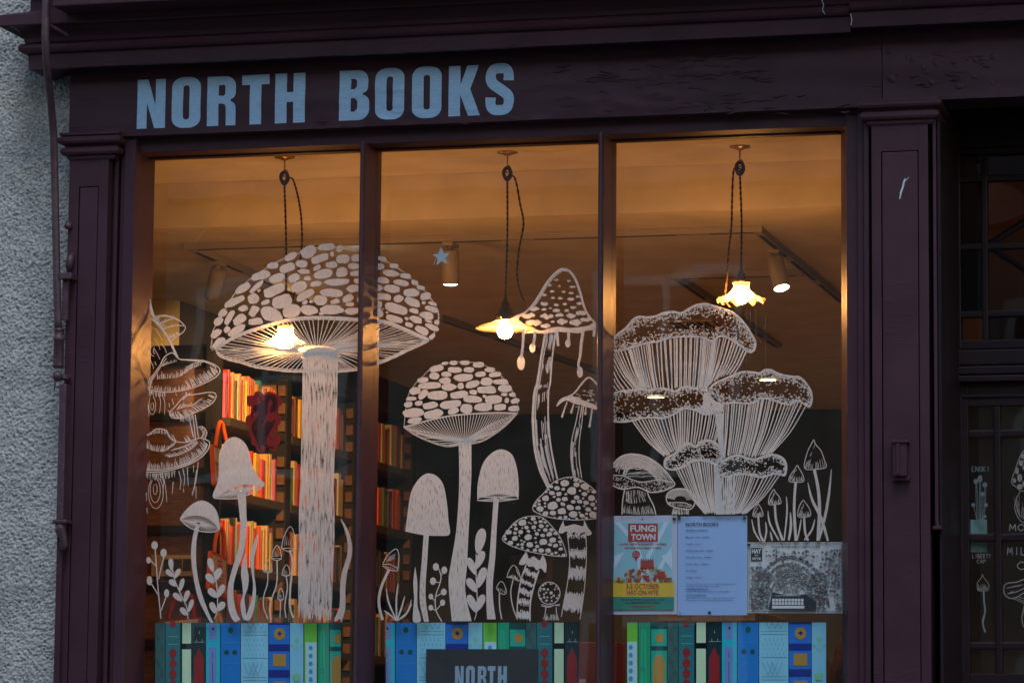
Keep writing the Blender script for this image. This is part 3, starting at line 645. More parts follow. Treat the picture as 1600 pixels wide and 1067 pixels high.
pendant(793, 238, 789, 517, 'disc', 'middle pendant lamp with flat white disc shade and round bulb', [(805, 280, 0.01), (813, 320, 0.02), (818, 350, 0.02), (811, 390, 0.02), (808, 430, 0.02), (815, 462, 0.02), (826, 480, 0.05)])
pendant(1156, 229, 1158, 465, 'frill', 'right pendant lamp with frilled white glass shade above the chanterelles', [(1147, 265, 0.0), (1144, 310, 0.01), (1143, 350, 0.01), (1139, 390, 0.01), (1136, 430, 0.02), (1133, 466, 0.03), (1140, 480, 0.03)])

# --- ceiling tracks and spotlights in the room
M_cream = simple('cream_metal', (0.42, 0.36, 0.29), 0.5)
M_slot = simple('black_track_slot', (0.01, 0.009, 0.008), 0.6)
ZT = ZLOW - 0.001
def track(a, b, label, grp='ceiling lighting tracks'):
    a, b = Vector((a[0], a[1], ZT)), Vector((b[0], b[1], ZT)); d = (b - a).normalized(); s = Vector((-d.y, d.x, 0))
    t = thing('lighting_track', label, 'track', tuple((a + b) / 2), grp)
    m1 = MB(); q = [a + s * 0.014, b + s * 0.014, b - s * 0.014, a - s * 0.014]; m1.prism(q, (0, 0, -0.022)); m1.obj('rail', M_cream, t)
    m2 = MB(); L_ = (b - a).length; k = 0.0
    while k < L_ - 0.1:
        e = min(k + 0.55, L_ - 0.03); p0, p1 = a + d * (k + 0.05), a + d * e
        m2.prism([v + Vector((0, 0, -0.0235)) for v in (p0 + s * 0.007, p1 + s * 0.007, p1 - s * 0.007, p0 - s * 0.007)], (0, 0, 0.001)); k += 0.62
    m2.obj('slot', M_slot, t)
f0, f1 = PZ(281, 378, ZT), PZ(1196, 357, ZT); yt = (f0.y + f1.y) / 2
track((f0.x, yt), (f1.x, yt), 'long cream track crossing the ceiling just behind the bulkhead')
track((f0.x + 0.019, yt + 0.022), (f0.x + 0.019, yt + 2.6), 'cream track running back from the left end of the cross track')
track((f1.x - 0.019, yt + 0.022), (f1.x - 0.019, yt + 2.9), 'cream track running back above the frilled lamp')
s0 = PZ(1055, 427, ZT); track((s0.x, s0.y + 0.022), (s0.x, s0.y + 2.2), 'short cream track left of the frilled lamp running back'); track((s0.x - 0.02, s0.y), (f1.x - 0.039, s0.y), 'short cream cross track above the chanterelle drawing')
s1 = PZ(687, 492, ZT); track((s1.x, s1.y), (s1.x + 0.25, s1.y + 2.6), 'dark far track crossing the ceiling behind the middle pane')
def spot(px, py, aim, power, label, lit=True, ang=48, ztop=None):
    top = PZ(px, py, ZT - 0.022); d = (Vector(aim) - top).normalized(); t = thing('spotlight', label, 'spotlight', tuple(top), 'track spotlights')
    piv = top + Vector((0, 0, -0.045))
    MB().box(top.x - 0.02, top.x + 0.02, top.y - 0.045, top.y + 0.045, top.z - 0.014, top.z, bev=0.003).tube([top + Vector((0, 0, -0.012)), piv], 0.009, 10).obj('adapter', M_cream, t)
    a = piv - d * 0.02; e = piv + d * 0.100
    m_ = MB(); m_.lathe(a, [(0, 0), (0.026, 0), (0.030, 0.006), (0.030, 0.118), (0.0275, 0.120), (0.0265, 0.108)], 24, axis=d); m_.obj('cylinder', M_cream, t, True)
    lens = MB(); lens.lathe(a, [(0.0268, 0.1185), (0.018, 0.1235), (0.0, 0.126)], 20, axis=d); lens.obj('lens', emit('spot_lens', (1.0, 0.78, 0.45), 14.0), t)
    L_ = bpy.data.lights.new('spot_beam', 'SPOT'); L_.energy = power; L_.color = (1.0, 0.56, 0.22); L_.spot_size = R(ang); L_.spot_blend = 0.6; L_.shadow_soft_size = 0.03
    o = bpy.data.objects.new('spot_beam', L_); COL.objects.link(o); o.parent = t; o.location = (e + d * 0.02) - Vector(t.location); o.rotation_euler = d.to_track_quat('-Z', 'Y').to_euler()
spot(340, 410, (-2.05, 2.25, 2.2), 3.5, 'left track spotlight aimed down at the display shelving', ang=80)
spot(704, 380, tuple(PZ(704, 380, ZT) + Vector((0.02, -0.02, -1))), 120, 'middle track spotlight pointing straight down beside the painted star')
spot(577, 381, (-1.84, 2.95, 2.72), 120, 'added track spotlight hidden behind the first mullion to light the bookcases', ang=44)  # added lamp, unseen behind the mullion, put in to brighten the books
spot(1212, 392, tuple(PZ(1212, 392, ZT) + Vector((0.30, -0.42, -1))), 95, 'right track spotlight tilted towards the window above the chanterelles')
M_down = emit('downlight_disc', (1.0, 0.90, 0.45), 5.0)
for px, py, lb in ((1025, 620, 'small recessed downlight seen through the left chanterelle cap'), (1201, 593, 'small recessed downlight seen through the right chanterelle cap')):
    c = PZ(px, py, ZLOW - 0.004); t = thing('downlight', lb, 'downlight', tuple(c), 'recessed downlights')
    MB().lathe(c, [(0.055, 0.003), (0.055, -0.004), (0.045, -0.003)], 20).obj('rim', M_cream, t); MB().lathe(c, [(0.0445, -0.001), (0.0, -0.001)], 20).obj('disc', M_down, t)
    L_ = bpy.data.lights.new('downlight_beam', 'SPOT'); L_.energy = 45; L_.color = (1.0, 0.62, 0.28); L_.spot_size = R(120); L_.spot_blend = 0.8; L_.shadow_soft_size = 0.04
    o = bpy.data.objects.new('downlight_beam', L_); COL.objects.link(o); o.parent = t; o.location = (0, 0, -0.02)
c = PZ(1083, 506, ZLOW - 0.002); t = thing('ceiling_vent', 'slotted dark air vent on the ceiling seen through the top chanterelle', 'vent', tuple(c))
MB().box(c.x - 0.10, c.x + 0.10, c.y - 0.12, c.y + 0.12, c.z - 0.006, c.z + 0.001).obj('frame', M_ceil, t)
for i in range(6): MB().box(c.x - 0.080 + i * 0.028, c.x - 0.066 + i * 0.028, c.y - 0.10, c.y + 0.10, c.z - 0.008, c.z - 0.0055).obj('slot', M_slot, t)

# --- long run of bookcases down the left side
M_case = simple('black_brown_shelf', (0.016, 0.012, 0.009), 0.75, 0, 0.3, 14, spec=0.2, stretch=(1, 6, 1))
M_shelf = simple('shelf_edge_brown', (0.045, 0.028, 0.014), 0.7, 0, 0.3, 14)
M_batten = simple('pine_batten', (0.12, 0.052, 0.013), 0.7, 0, 0.25, 20)
def book_mat():
    mt, nt, N, L, B = new_mat('book_spine_print')
    oi = N.new('ShaderNodeObjectInfo'); tc = N.new('ShaderNodeTexCoord'); ad = N.new('ShaderNodeVectorMath'); ad.operation = 'ADD'
    mul = N.new('ShaderNodeMath'); mul.operation = 'MULTIPLY'; mul.inputs[1].default_value = 37.0; L.new(oi.outputs['Random'], mul.inputs[0])
    L.new(tc.outputs['Object'], ad.inputs[0]); L.new(mul.outputs[0], ad.inputs[1])
    mp = N.new('ShaderNodeMapping'); mp.inputs['Scale'].default_value = (60, 120, 210); L.new(ad.outputs[0], mp.inputs['Vector'])
    nz = N.new('ShaderNodeTexNoise'); nz.inputs['Scale'].default_value = 1.0; nz.inputs['Detail'].default_value = 1; L.new(mp.outputs[0], nz.inputs['Vector'])
    gt = N.new('ShaderNodeMath'); gt.operation = 'GREATER_THAN'; gt.inputs[1].default_value = 0.56; L.new(nz.outputs['Fac'], gt.inputs[0])
    sp = N.new('ShaderNodeSeparateXYZ'); L.new(tc.outputs['Generated'], sp.inputs[0])
    # print sits on the middle of the spine only
    def band(o, lo, hi):
        a = N.new('ShaderNodeMath'); a.operation = 'GREATER_THAN'; a.inputs[1].default_value = lo; L.new(o, a.inputs[0])
        b = N.new('ShaderNodeMath'); b.operation = 'LESS_THAN'; b.inputs[1].default_value = hi; L.new(o, b.inputs[0])
        c_ = N.new('ShaderNodeMath'); c_.operation = 'MULTIPLY'; L.new(a.outputs[0], c_.inputs[0]); L.new(b.outputs[0], c_.inputs[1]); return c_.outputs[0]
    f1_, f2_ = band(sp.outputs['Y'], 0.25, 0.75), band(sp.outputs['Z'], 0.12, 0.82)
    a = N.new('ShaderNodeMath'); a.operation = 'MULTIPLY'; L.new(f1_, a.inputs[0]); L.new(f2_, a.inputs[1])
    b = N.new('ShaderNodeMath'); b.operation = 'MULTIPLY'; L.new(a.outputs[0], b.inputs[0]); L.new(gt.outputs[0], b.inputs[1])
    b2 = N.new('ShaderNodeMath'); b2.operation = 'MULTIPLY'; b2.inputs[1].default_value = 0.75; L.new(b.outputs[0], b2.inputs[0])
    gtw = N.new('ShaderNodeMath'); gtw.operation = 'GREATER_THAN'; gtw.inputs[1].default_value = 0.5; L.new(oi.outputs['Alpha'], gtw.inputs[0])
    ic = N.new('ShaderNodeMix'); ic.data_type = 'RGBA'; ic.inputs[6].default_value = (0.75, 0.66, 0.5, 1); ic.inputs[7].default_value = (0.03, 0.02, 0.02, 1); L.new(gtw.outputs[0], ic.inputs[0])
    mx = N.new('ShaderNodeMix'); mx.data_type = 'RGBA'; L.new(b2.outputs[0], mx.inputs[0]); L.new(oi.outputs['Color'], mx.inputs[6]); L.new(ic.outputs[2], mx.inputs[7])
    L.new(mx.outputs[2], B.inputs['Base Color']); B.inputs['Roughness'].default_value = 0.45
    return mt
M_book = book_mat()
PAL = [('cream', (0.55, 0.38, 0.17)), ('red', (0.55, 0.035, 0.02)), ('orange', (0.70, 0.20, 0.02)), ('yellow', (0.75, 0.47, 0.03)), ('white', (0.62, 0.50, 0.33)), ('black', (0.025, 0.022, 0.022)),
       ('scarlet', (0.65, 0.07, 0.02)), ('tan', (0.42, 0.27, 0.13)), ('navy', (0.03, 0.05, 0.11)), ('green', (0.07, 0.17, 0.07)), ('pink', (0.62, 0.12, 0.22)), ('maroon', (0.20, 0.03, 0.03)), ('teal', (0.04, 0.20, 0.20)), ('brown', (0.15, 0.08, 0.04)), ('lime', (0.35, 0.40, 0.06))]
ORD = ['first', 'second', 'third', 'fourth', 'fifth', 'sixth', 'seventh', 'eighth', 'ninth', 'tenth', 'eleventh', 'twelfth', 'thirteenth', 'fourteenth', 'fifteenth', 'sixteenth', 'seventeenth', 'eighteenth', 'nineteenth', 'twentieth', 'twenty-first', 'twenty-second', 'twenty-third', 'twenty-fourth', 'twenty-fifth', 'twenty-sixth', 'twenty-seventh', 'twenty-eighth', 'twenty-ninth', 'thirtieth', 'thirty-first', 'thirty-second', 'thirty-third', 'thirty-fourth', 'thirty-fifth', 'thirty-sixth', 'thirty-seventh', 'thirty-eighth', 'thirty-ninth', 'fortieth', 'forty-first']
_bk = bpy.data.meshes.new('book')
def _mk_book():                                # unit book with a rounded spine on +x, y thickness, z height
    prof = [(-1, -0.5), (-0.02, -0.5), (-0.004, -0.42), (0.0, -0.2), (0.0, 0.2), (-0.004, 0.42), (-0.02, 0.5), (-1, 0.5)]
    n = len(prof); _bk.from_pydata([(x, y, z) for z in (0, 1) for x, y in prof], [], [(i, (i + 1) % n, n + (i + 1) % n, n + i) for i in range(n)] + [tuple(range(n))[::-1], tuple(range(n, 2 * n))]); _bk.materials.append(M_book)
_mk_book()
def put_book(x, y, z, th, h, dep, col, label, tilt=0.0, rz=0.0):
    o = bpy.data.objects.new('book', _bk); o.location = (x, y, z); o.scale = (dep, th, h); o.rotation_euler = (tilt, 0, rz)
    lum = 0.3 * col[0] + 0.6 * col[1] + 0.1 * col[2]
    o.color = tuple(col) + (0.9 if lum > 0.16 else 0.2,)
    COL.objects.link(o); tag(o, label, 'book', 'books on the long bookcases'); return o
ROWZ = [2.755, 2.472, 2.184, 1.890, 1.600]; RN = ['top', 'second', 'third', 'fourth', 'fifth']
UN = ['near', 'middle', 'far']
XF = Xb + 0.036
YU = [2.395] + [PX(q, 600, XF).y for q in (457, 562, 652)]
UL = ['dark bookcase nearest the window with brightly lit spines', 'second dark bookcase half hidden by the big toadstool stem', 'third dark bookcase furthest back in the middle pane']
rng = random.Random(5)
for u in range(3):
    y0, y1 = YU[u], YU[u + 1] - 0.004; t = thing('bookcase', UL[u], 'bookcase', (Xb - 0.14, (y0 + y1) / 2, 0.14), 'long run of bookcases')
    up = 0.028
    MB().box(Xb - 0.28, Xb - 0.002, y0, y0 + up, 0.14, 3.02).obj('upright', M_case, t); MB().box(Xb - 0.28, XF, y1 - up - 0.03, y1, 0.14, 3.02).obj('upright', M_case, t)
    MB().box(Xb - 0.285, Xb - 0.27, y0 + up, y1 - up - 0.03, 0.14, 3.02).obj('back_panel', M_case, t)
    MB().box(Xb - 0.269, XF + 0.004, y0 + up, y1 - up - 0.031, 2.985, 3.022).obj('top_board', M_case, t)
    for z in ROWZ + [1.31, 1.0, 0.7, 0.4]:
        MB().box(Xb - 0.269, XF - 0.006, y0 + up + 0.0005, y1 - up - 0.0305, z - 0.034, z - 0.0005, bev=0.002).obj('shelf', M_shelf, t)
    for z in [2.93 - 0.073 * k for k in range(22)]:
        if min(abs(z - zz + 0.017) for zz in ROWZ) < 0.034: continue
        MB().box(XF - 0.034, XF - 0.003, y1 - up - 0.052, y1 - up - 0.0305, z - 0.0215, z + 0.0215, bev=0.002).obj('batten', M_batten, t)
    for r_, z in enumerate(ROWZ):
        if u != 1 and r_ == 4: continue
        y = y0 + up + 0.004; i = 0; last = None
        lim = y1 - up - 0.034
        base_h = [0.182, 0.180, 0.178, 0.19, 0.18][r_]
        while y < lim and i < 40:
            th = rng.uniform(0.015, 0.031) if u == 0 else rng.uniform(0.024, 0.048)
            if u == 2: th = rng.uniform(0.03, 0.055)
            if y + th > lim: break
            wts = {0: [10, 9, 7, 4, 5, 4, 7, 4, 1, .5, 2, 3, .5, 2, .3], 1: [6, 6, 8, 5, 4, 4, 7, 3, 1, 1, 3, 2, 1, 2, .5], 2: [5, 8, 4, 2, 3, 5, 5, 3, 2, 1, 1, 3, 1, 2, .5], 3: [3, 4, 2, 3, 2, 6, 3, 4, 3, 3, 1, 4, 2, 4, 1], 4: [3, 4, 2, 2, 2, 5, 3, 4, 3, 3, 1, 4, 2, 4, 1]}[r_]
            nm, c = rng.choices(PAL, wts)[0]
            if nm == last: nm, c = rng.choices(PAL, wts)[0]
            last = nm
            c = tuple(max(0.01, v * rng.uniform(0.8, 1.15)) for v in c); h = base_h + rng.uniform(-0.022, 0.016); h = min(h, 0.225)
            put_book(Xb - 0.002 + rng.uniform(-0.009, 0.004), y + th / 2, z, th - 0.001, h, rng.uniform(0.11, 0.15), c,
                     f'{nm} book, {ORD[i]} from the near end of the {RN[r_]} shelf in the {UN[u]} bookcase', tilt=(rng.uniform(-0.035, 0.035) if rng.random() < 0.15 else 0.0))
            y += th; i += 1

# --- display case facing the street, wooden backs between black shelves
M_wood = simple('brown_back_board', (0.15, 0.062, 0.020), 0.8, 0, 0.35, 7, 0.2, 60, stretch=(3, 1, 14))
YD0 = 2.08
XD = P(345, 700, YD0 + 0.10).x
t = thing('display_case', 'dark framed display shelving with brown boarded backs at the left', 'shelving', (XD - 0.5, 2.18, 0.14))
zs = [P(280, y, YD0 + 0.05) .z for y in (541, 570, 645, 657, 732, 744, 821, 833, 909, 921, 998, 1010, 1090, 1102)]
MB().box(XD - 0.028, XD - 0.002, YD0 - 0.002, YD0 + 0.10, 0.14, zs[0] + 0.004).obj('upright', M_case, t)
MB().box(XD - 1.1, XD - 0.029, YD0 + 0.02, YD0 + 0.10, zs[1], zs[0]).obj('top_board', M_case, t)
for i in range(2, 13, 2):
    MB().box(XD - 1.1, XD - 0.029, YD0 + 0.03, YD0 + 0.10, zs[i + 1], zs[i]).obj('shelf', M_case, t)
for i in range(1, 12, 2):
    MB().box(XD - 1.1, XD - 0.0295, YD0 + 0.06, YD0 + 0.099, zs[i + 1] + 0.0005, zs[i] - 0.0005).obj('back_board', M_wood, t)
MB().box(XD - 1.1, XD - 0.029, YD0 + 0.07, YD0 + 0.10, 0.14, zs[13] - 0.001).obj('base_board', M_case, t)
# leaflet board on the display
M_card = simple('buff_card', (0.38, 0.25, 0.12), 0.8, 0, 0.15, 12); M_photo = simple('dark_photo_print', (0.045, 0.035, 0.028), 0.5, 0, 0.7, 40)
q0, q1 = P(236, 900, YD0 + 0.035), P(302, 866, YD0 + 0.035)
t = thing('picture_board', 'buff card board with three dark pictures leaning on the display shelf', 'board', ((q0.x + q1.x) / 2, q0.y, q0.z))
MB().box(q0.x, q1.x, q0.y, q0.y + 0.006, q0.z, q1.z).obj('card', M_card, t)
w = (q1.x - q0.x)
for i in range(3): MB().box(q0.x + w * (0.30 + i * 0.23), q0.x + w * (0.30 + i * 0.23) + w * 0.20, q0.y - 0.002, q0.y - 0.0005, q0.z + 0.020, q1.z - 0.018).obj('picture', M_photo, t)
MB().box(q0.x + w * 0.30, q1.x - w * 0.04, q0.y - 0.0025, q0.y - 0.0008, q1.z - 0.015, q1.z - 0.005).obj('caption_strip', simple('pale_caption', (0.5, 0.38, 0.2), 0.8), t)

# --- tote bags
M_or = film('orange_cotton', (0.75, 0.12, 0.012), 0.12); M_nat = film('natural_cotton', (0.68, 0.55, 0.44), 0.10); M_rt = film('red_cotton', (0.42, 0.03, 0.015), 0.1); M_ink = simple('orange_ink', (0.62, 0.12, 0.03), 0.8); M_ochre = film('ochre_cotton', (0.62, 0.33, 0.03), 0.1)
def tote(label, X, body, handle, front, lines, mats):
    ps = [PX(x, y, X) for x, y in body]; c = sum(ps, Vector()) / len(ps)
    t = thing('tote_bag', label, 'bag', tuple(c), 'cotton tote bags')
    MB().prism(ps, (-0.015, 0, 0)).obj('bag_body', mats[0], t)
    hp = catmull([PX(x, y, X + 0.004) for x, y in handle], 8); mb = MB(); mb.tube(hp, 0.0085, 6); o = mb.obj('handle', mats[0], t, True)
    if front: MB().prism([PX(x, y, X + 0.003) for x, y in front], (-0.002, 0, 0)).obj('print_panel', mats[1], t)
    for (x0, y0, x1, y1, th) in lines:
        a, b = PX(x0, y0, X + 0.0045), PX(x1, y1, X + 0.0045); MB().tube([a, b], th, 4).obj('print_line', M_ink, t)
tote('orange handled cotton tote bag half hidden by the tall bell mushroom', Xb + 0.12, [(333, 694), (347, 703), (360, 740), (349, 772), (336, 757)], [(337, 697), (339, 680), (343, 661), (347, 662), (351, 680), (356, 700)], [(335, 698), (346, 704), (352, 735), (345, 763), (338, 750)], [(337, 722, 343, 726, 0.003), (337, 731, 344, 735, 0.002), (338, 740, 344, 744, 0.002)], (M_or, M_nat))
tote('orange edged cotton tote bag with printed text behind the leaf sprig', Xb + 0.12, [(331, 860), (355, 872), (355, 937), (327, 919)], [(335, 863), (337, 842), (342, 827), (347, 828), (350, 845), (352, 872)], [(333, 866), (353, 876), (353, 928), (330, 913)],
     [(340, 874, 346, 877, 0.006), (340, 882, 346, 885, 0.006), (337, 893, 350, 899, 0.003), (335, 900, 349, 906, 0.0018), (335, 905, 349, 911, 0.0018), (334, 910, 348, 916, 0.0018), (334, 914, 348, 920, 0.0018)], (M_or, M_nat))
def tote_front(label, Y, body, handle, mats, front=None):
    ps = [P(x, y, Y) for x, y in body]; c = sum(ps, Vector()) / len(ps); t = thing('tote_bag', label, 'bag', tuple(c), 'cotton tote bags')
    MB().prism(ps, (0, 0.02, 0)).obj('bag_body', mats[0], t)
    MB().tube(catmull([P(x, y, Y - 0.002) for x, y in handle], 8), 0.008, 6).obj('handle', mats[0], t, True)
    if front: MB().prism([P(x, y, Y - 0.003) for x, y in front], (0, 0.002, 0)).obj('print_panel', mats[1], t)
tote_front('dark red tote bag with tall handles above the left banner', 2.04, [(254, 970), (312, 963), (312, 1050), (256, 1050)], [(264, 968), (267, 950), (278, 933), (290, 926), (299, 932), (302, 950), (303, 965)], (M_rt, M_nat), [(258, 971), (309, 966), (309, 1046), (260, 1046)])
tote_front('ochre tote bag with looped handle behind the bell mushroom foot', 2.02, [(333, 977), (350, 977), (350, 1050), (333, 1050)], [(337, 979), (339, 962), (341, 959), (344, 965), (346, 979)], (M_ochre, M_nat))

# --- loose things low behind the banners
M_plank = simple('orange_pine_plank', (0.45, 0.20, 0.06), 0.55, 0, 0.3, 8, stretch=(2, 14, 2))
tz = P(1100, 958, 0.55).z
t = thing('wooden_table', 'orange pine display table showing just under the notices', 'table', (0.35, 0.75, 0.14))
tx0, tx1 = P(1036, 965, 0.5).x, P(1188, 965, 0.5).x
for i in range(3):
    a = tx0 + (tx1 - tx0) * i / 3; MB().box(a + 0.001, a + (tx1 - tx0) / 3 - 0.001, 0.42, 0.95, tz - 0.03, tz, bev=0.002).obj('plank', M_plank, t)
for x in (tx0 + 0.03, tx1 - 0.03):
    for y in (0.46, 0.9): MB().box(x - 0.02, x + 0.02, y - 0.02, y + 0.02, 0.14, tz - 0.031).obj('leg', M_plank, t)
M_redbox = simple('dark_red_box', (0.28, 0.03, 0.025), 0.6, 0, 0.15, 10)
a, b = P(904, 1067, 0.35), P(966, 1003, 0.35)
t = thing('red_box', 'dark red box with a light label beside the middle banner', 'box', ((a.x + b.x) / 2, 0.4, a.z - 0.3))
MB().box(a.x, b.x, 0.33, 0.45, a.z - 0.3, b.z, bev=0.003).obj('box_body', M_redbox, t); e, f = P(905, 1066, 0.325), P(915, 1060, 0.325)
MB().box(e.x, f.x, 0.325, 0.329, e.z - 0.03, f.z).obj('label_card', simple('pink_label', (0.7, 0.4, 0.42), 0.7), t)
M_leaf = film('dried_orange_leaf', (0.30, 0.10, 0.02), 0.3)
pl = P(1303, 1067, 0.25); t = thing('dried_plant', 'curled dried orange leaves at the right end of the window', 'plant', (pl.x, 0.25, pl.z - 0.35))
MB().lathe((pl.x - 0.01, 0.25, pl.z - 0.35), [(0, 0), (0.045, 0), (0.06, 0.10), (0.055, 0.10), (0.04, 0.01)], 16).obj('pot', simple('clay_pot', (0.25, 0.11, 0.06), 0.8), t)
for (bx, by, ex, ey, wd) in ((1297, 1090, 1290, 1030, 0.020), (1300, 1090, 1306, 1012, 0.024), (1304, 1090, 1313, 995, 0.018), (1308, 1090, 1316, 1035, 0.02), (1301, 1090, 1299, 1048, 0.022), (1306, 1090, 1311, 1018, 0.02)):
    a, b = P(bx, by, 0.25), P(ex, ey, 0.21 + 0.02 * (ex % 5)); mid = (a + b) / 2 + Vector((0.012, -0.02, 0)); pth = catmull([a, mid, b], 6); mb = MB(); n = len(pth); vs = []
    for i, p in enumerate(pth):
        ww = wd * math.sin(math.pi * (0.08 + 0.9 * i / (n - 1))) ** 0.8 * 0.7; c_ = math.sin(i * 0.9 + bx) * 0.008
        vs += [p + Vector((-ww, c_, 0)), p + Vector((0, 0.006, 0)), p + Vector((ww, -c_, 0.004))]
    mb.add(vs, [f_ for i in range(n - 1) for f_ in ((3 * i, 3 * i + 1, 3 * i + 4, 3 * i + 3), (3 * i + 1, 3 * i + 2, 3 * i + 5, 3 * i + 4))]); mb.obj('leaf', M_leaf, t, True)
# dim things at the back of the room
M_frame = simple('dim_picture_frame', (0.11, 0.06, 0.05), 0.6); M_pic = simple('dim_picture', (0.03, 0.025, 0.03), 0.4)
a, b = P(794, 912, YFAR - 0.05), P(861, 866, YFAR - 0.05)
t = thing('framed_picture', 'dim framed picture on the back wall behind the spotted toadstools', 'picture', ((a.x + b.x) / 2, YFAR - 0.02, a.z))
MB().box(a.x, b.x, YFAR - 0.03, YFAR - 0.001, a.z, b.z, bev=0.004).obj('frame', M_frame, t); MB().box(a.x + 0.03, b.x - 0.03, YFAR - 0.034, YFAR - 0.031, a.z + 0.03, b.z - 0.03).obj('print', M_pic, t)
# ================================================================== PAINTING ON THE GLASS
YP = 0.0068                                    # paint lies on the inner face of the panes
class Art:
    """strokes and filled shapes in photo pixels, laid on the plane Y as thin flat paint"""
    def __init__(s, Y=YP, step=0.00008, levels=26, clip=None, seed=1):
        s.Y, s.step, s.levels, s.clip = Y, step, levels, clip; s.mb = MB(); s.n = 0; s.r = random.Random(seed); s.sgn = 1; s.boost = 1.0
    def _clip(s, poly):
        if not s.clip: return poly
        lo, hi = s.clip
        for val, sg in ((lo, 1), (hi, -1)):
            if val is None: continue
            out = []
            for i in range(len(poly)):
                a, b = poly[i], poly[(i + 1) % len(poly)]; da, db = (a[0] - val) * sg, (b[0] - val) * sg
                if da >= 0: out.append(a)
                if da * db < 0:
                    t = da / (da - db); out.append((a[0] + (b[0] - a[0]) * t, a[1] + (b[1] - a[1]) * t))
            poly = out
            if len(poly) < 3: return []
        return poly
    def _lvl(s): s.n += 1; return s.Y + s.sgn * s.step * (s.n % s.levels)
    def fill(s, poly, k=0, Y=None):
        poly = s._clip([(p[0], p[1]) for p in poly])
        if len(poly) < 3: return
        y = s._lvl() if Y is None else Y; vs = [P(a, b, y) for a, b in poly]
        tri = geometry.tessellate_polygon([[Vector((a, b, 0)) for a, b in poly]])
        s.mb.add(vs, [tuple(t) for t in tri], k)
    def fill_slits(s, poly, n, ln=(4, 14), w=0.7, lean=0.0):
        s_poly = [(p[0], p[1]) for p in poly]; xs = [p[0] for p in s_poly]; ys = [p[1] for p in s_poly]; holes = []; pts = []; tries = 0
        while len(holes) < n and tries < n * 40:
            tries += 1; x, y = s.r.uniform(min(xs), max(xs)), s.r.uniform(min(ys), max(ys)); l_ = s.r.uniform(*ln); dx_ = lean * l_ * (x - (min(xs) + max(xs)) / 2) / (max(xs) - min(xs)); ok = True
            for q in ((x, y), (x + dx_ / 2, y + l_ / 2), (x + dx_, y + l_)):
                if not inside(q, s_poly) or edge_dist(q, s_poly) < 1.6 or any(abs(q[0] - h[0]) < 1.8 and h[1] - 2 < q[1] < h[2] + 2 for h in pts): ok = False; break
            if not ok or any(abs(x - h[0]) < 1.8 and y - 2 < h[2] and y + l_ + 2 > h[1] for h in pts): continue
            ww = w * s.r.uniform(0.4, 1.1) / 2; holes.append([(x, y), (x + dx_ / 2 + ww, y + l_ / 2), (x + dx_, y + l_), (x + dx_ / 2 - ww, y + l_ / 2)]); pts.append((x + dx_ / 2, y, y + l_))
        s.fill_holes(s_poly, holes)
    def fill_holes(s, outer, holes, k=0):
        y = s._lvl(); al = [outer] + holes; flat = [p for q in al for p in q]
        tri = geometry.tessellate_polygon([[Vector((a, b, 0)) for a, b in q] for q in al])
        s.mb.add([P(a, b, y) for a, b in flat], [tuple(t) for t in tri], k)
    def stroke(s, pts, w=1.6, w1=None, k=0, n=5, wob=0.0, taper=False, wm=None):
        """w, w1: width in pixels at the start and end; wm: width in the middle"""
        pts = [Vector((p[0], p[1], 0)) for p in pts]
        pth = catmull(pts, n) if len(pts) > 2 else [pts[0] + (pts[1] - pts[0]) * t / 4 for t in range(5)]
        w1 = w if w1 is None else w1; m_ = len(pth); L_, R_ = [], []
        for i, p in enumerate(pth):
            d = pth[min(i + 1, m_ - 1)] - pth[max(i - 1, 0)]
            if d.length < 1e-6: d = Vector((1, 0, 0))
            d.normalize(); nn = Vector((-d.y, d.x, 0)); t = i / (m_ - 1); ww = w + (w1 - w) * t
            if wm is not None: ww += (wm - (w + w1) / 2) * math.sin(math.pi * t)
            if taper: ww *= 0.35 + 0.65 * math.sin(math.pi * min(1, max(0, t))) ** 0.6
            ww *= s.boost * (1 + s.r.uniform(-wob, wob)); L_.append(p + nn * ww / 2); R_.append(p - nn * ww / 2)
        y = s._lvl()
        if s.clip:
            for i in range(m_ - 1):
                q = s._clip([tuple(L_[i][:2]), tuple(L_[i + 1][:2]), tuple(R_[i + 1][:2]), tuple(R_[i][:2])])
                if len(q) >= 3: s.mb.add([P(a, b, y) for a, b in q], [tuple(range(len(q)))], k)
        else:
            s.mb.add([P(v.x, v.y, y) for v in L_] + [P(v.x, v.y, y) for v in R_], [(i, i + 1, m_ + i + 1, m_ + i) for i in range(m_ - 1)], k)
    def blob(s, cx, cy, w, h, ang=0.0, k=0, rag=0.10, n=16, sq=2.7):
        a0 = math.radians(-ang); ca, sa = math.cos(a0), math.sin(a0); ph = s.r.uniform(0, 9); out = []
        for i in range(n):
            t = 2 * math.pi * i / n; c, q = math.cos(t), math.sin(t); rr = (abs(c) ** sq + abs(q) ** sq) ** (-1 / sq)
            rr *= 1 + rag * (noise.noise(Vector((c * 1.3 + ph, q * 1.3, ph))) * 1.6 + s.r.uniform(-0.25, 0.25))
            x, y = c * rr * w / 2, q * rr * h / 2; out.append((cx + x * ca - y * sa, cy + x * sa + y * ca))
        s.fill(out, k)
    def leaf(s, cx, cy, ln, wd, ang, k=0):
        a0 = math.radians(-ang); ca, sa = math.cos(a0), math.sin(a0); out = []
        for i in range(18):
            t = 2 * math.pi * i / 18; x = math.cos(t) * ln / 2; y = math.sin(t) * wd / 2 * (1 - 0.25 * math.cos(t + math.pi)); out.append((cx + x * ca - y * sa, cy + x * sa + y * ca))
        s.fill(out, k)
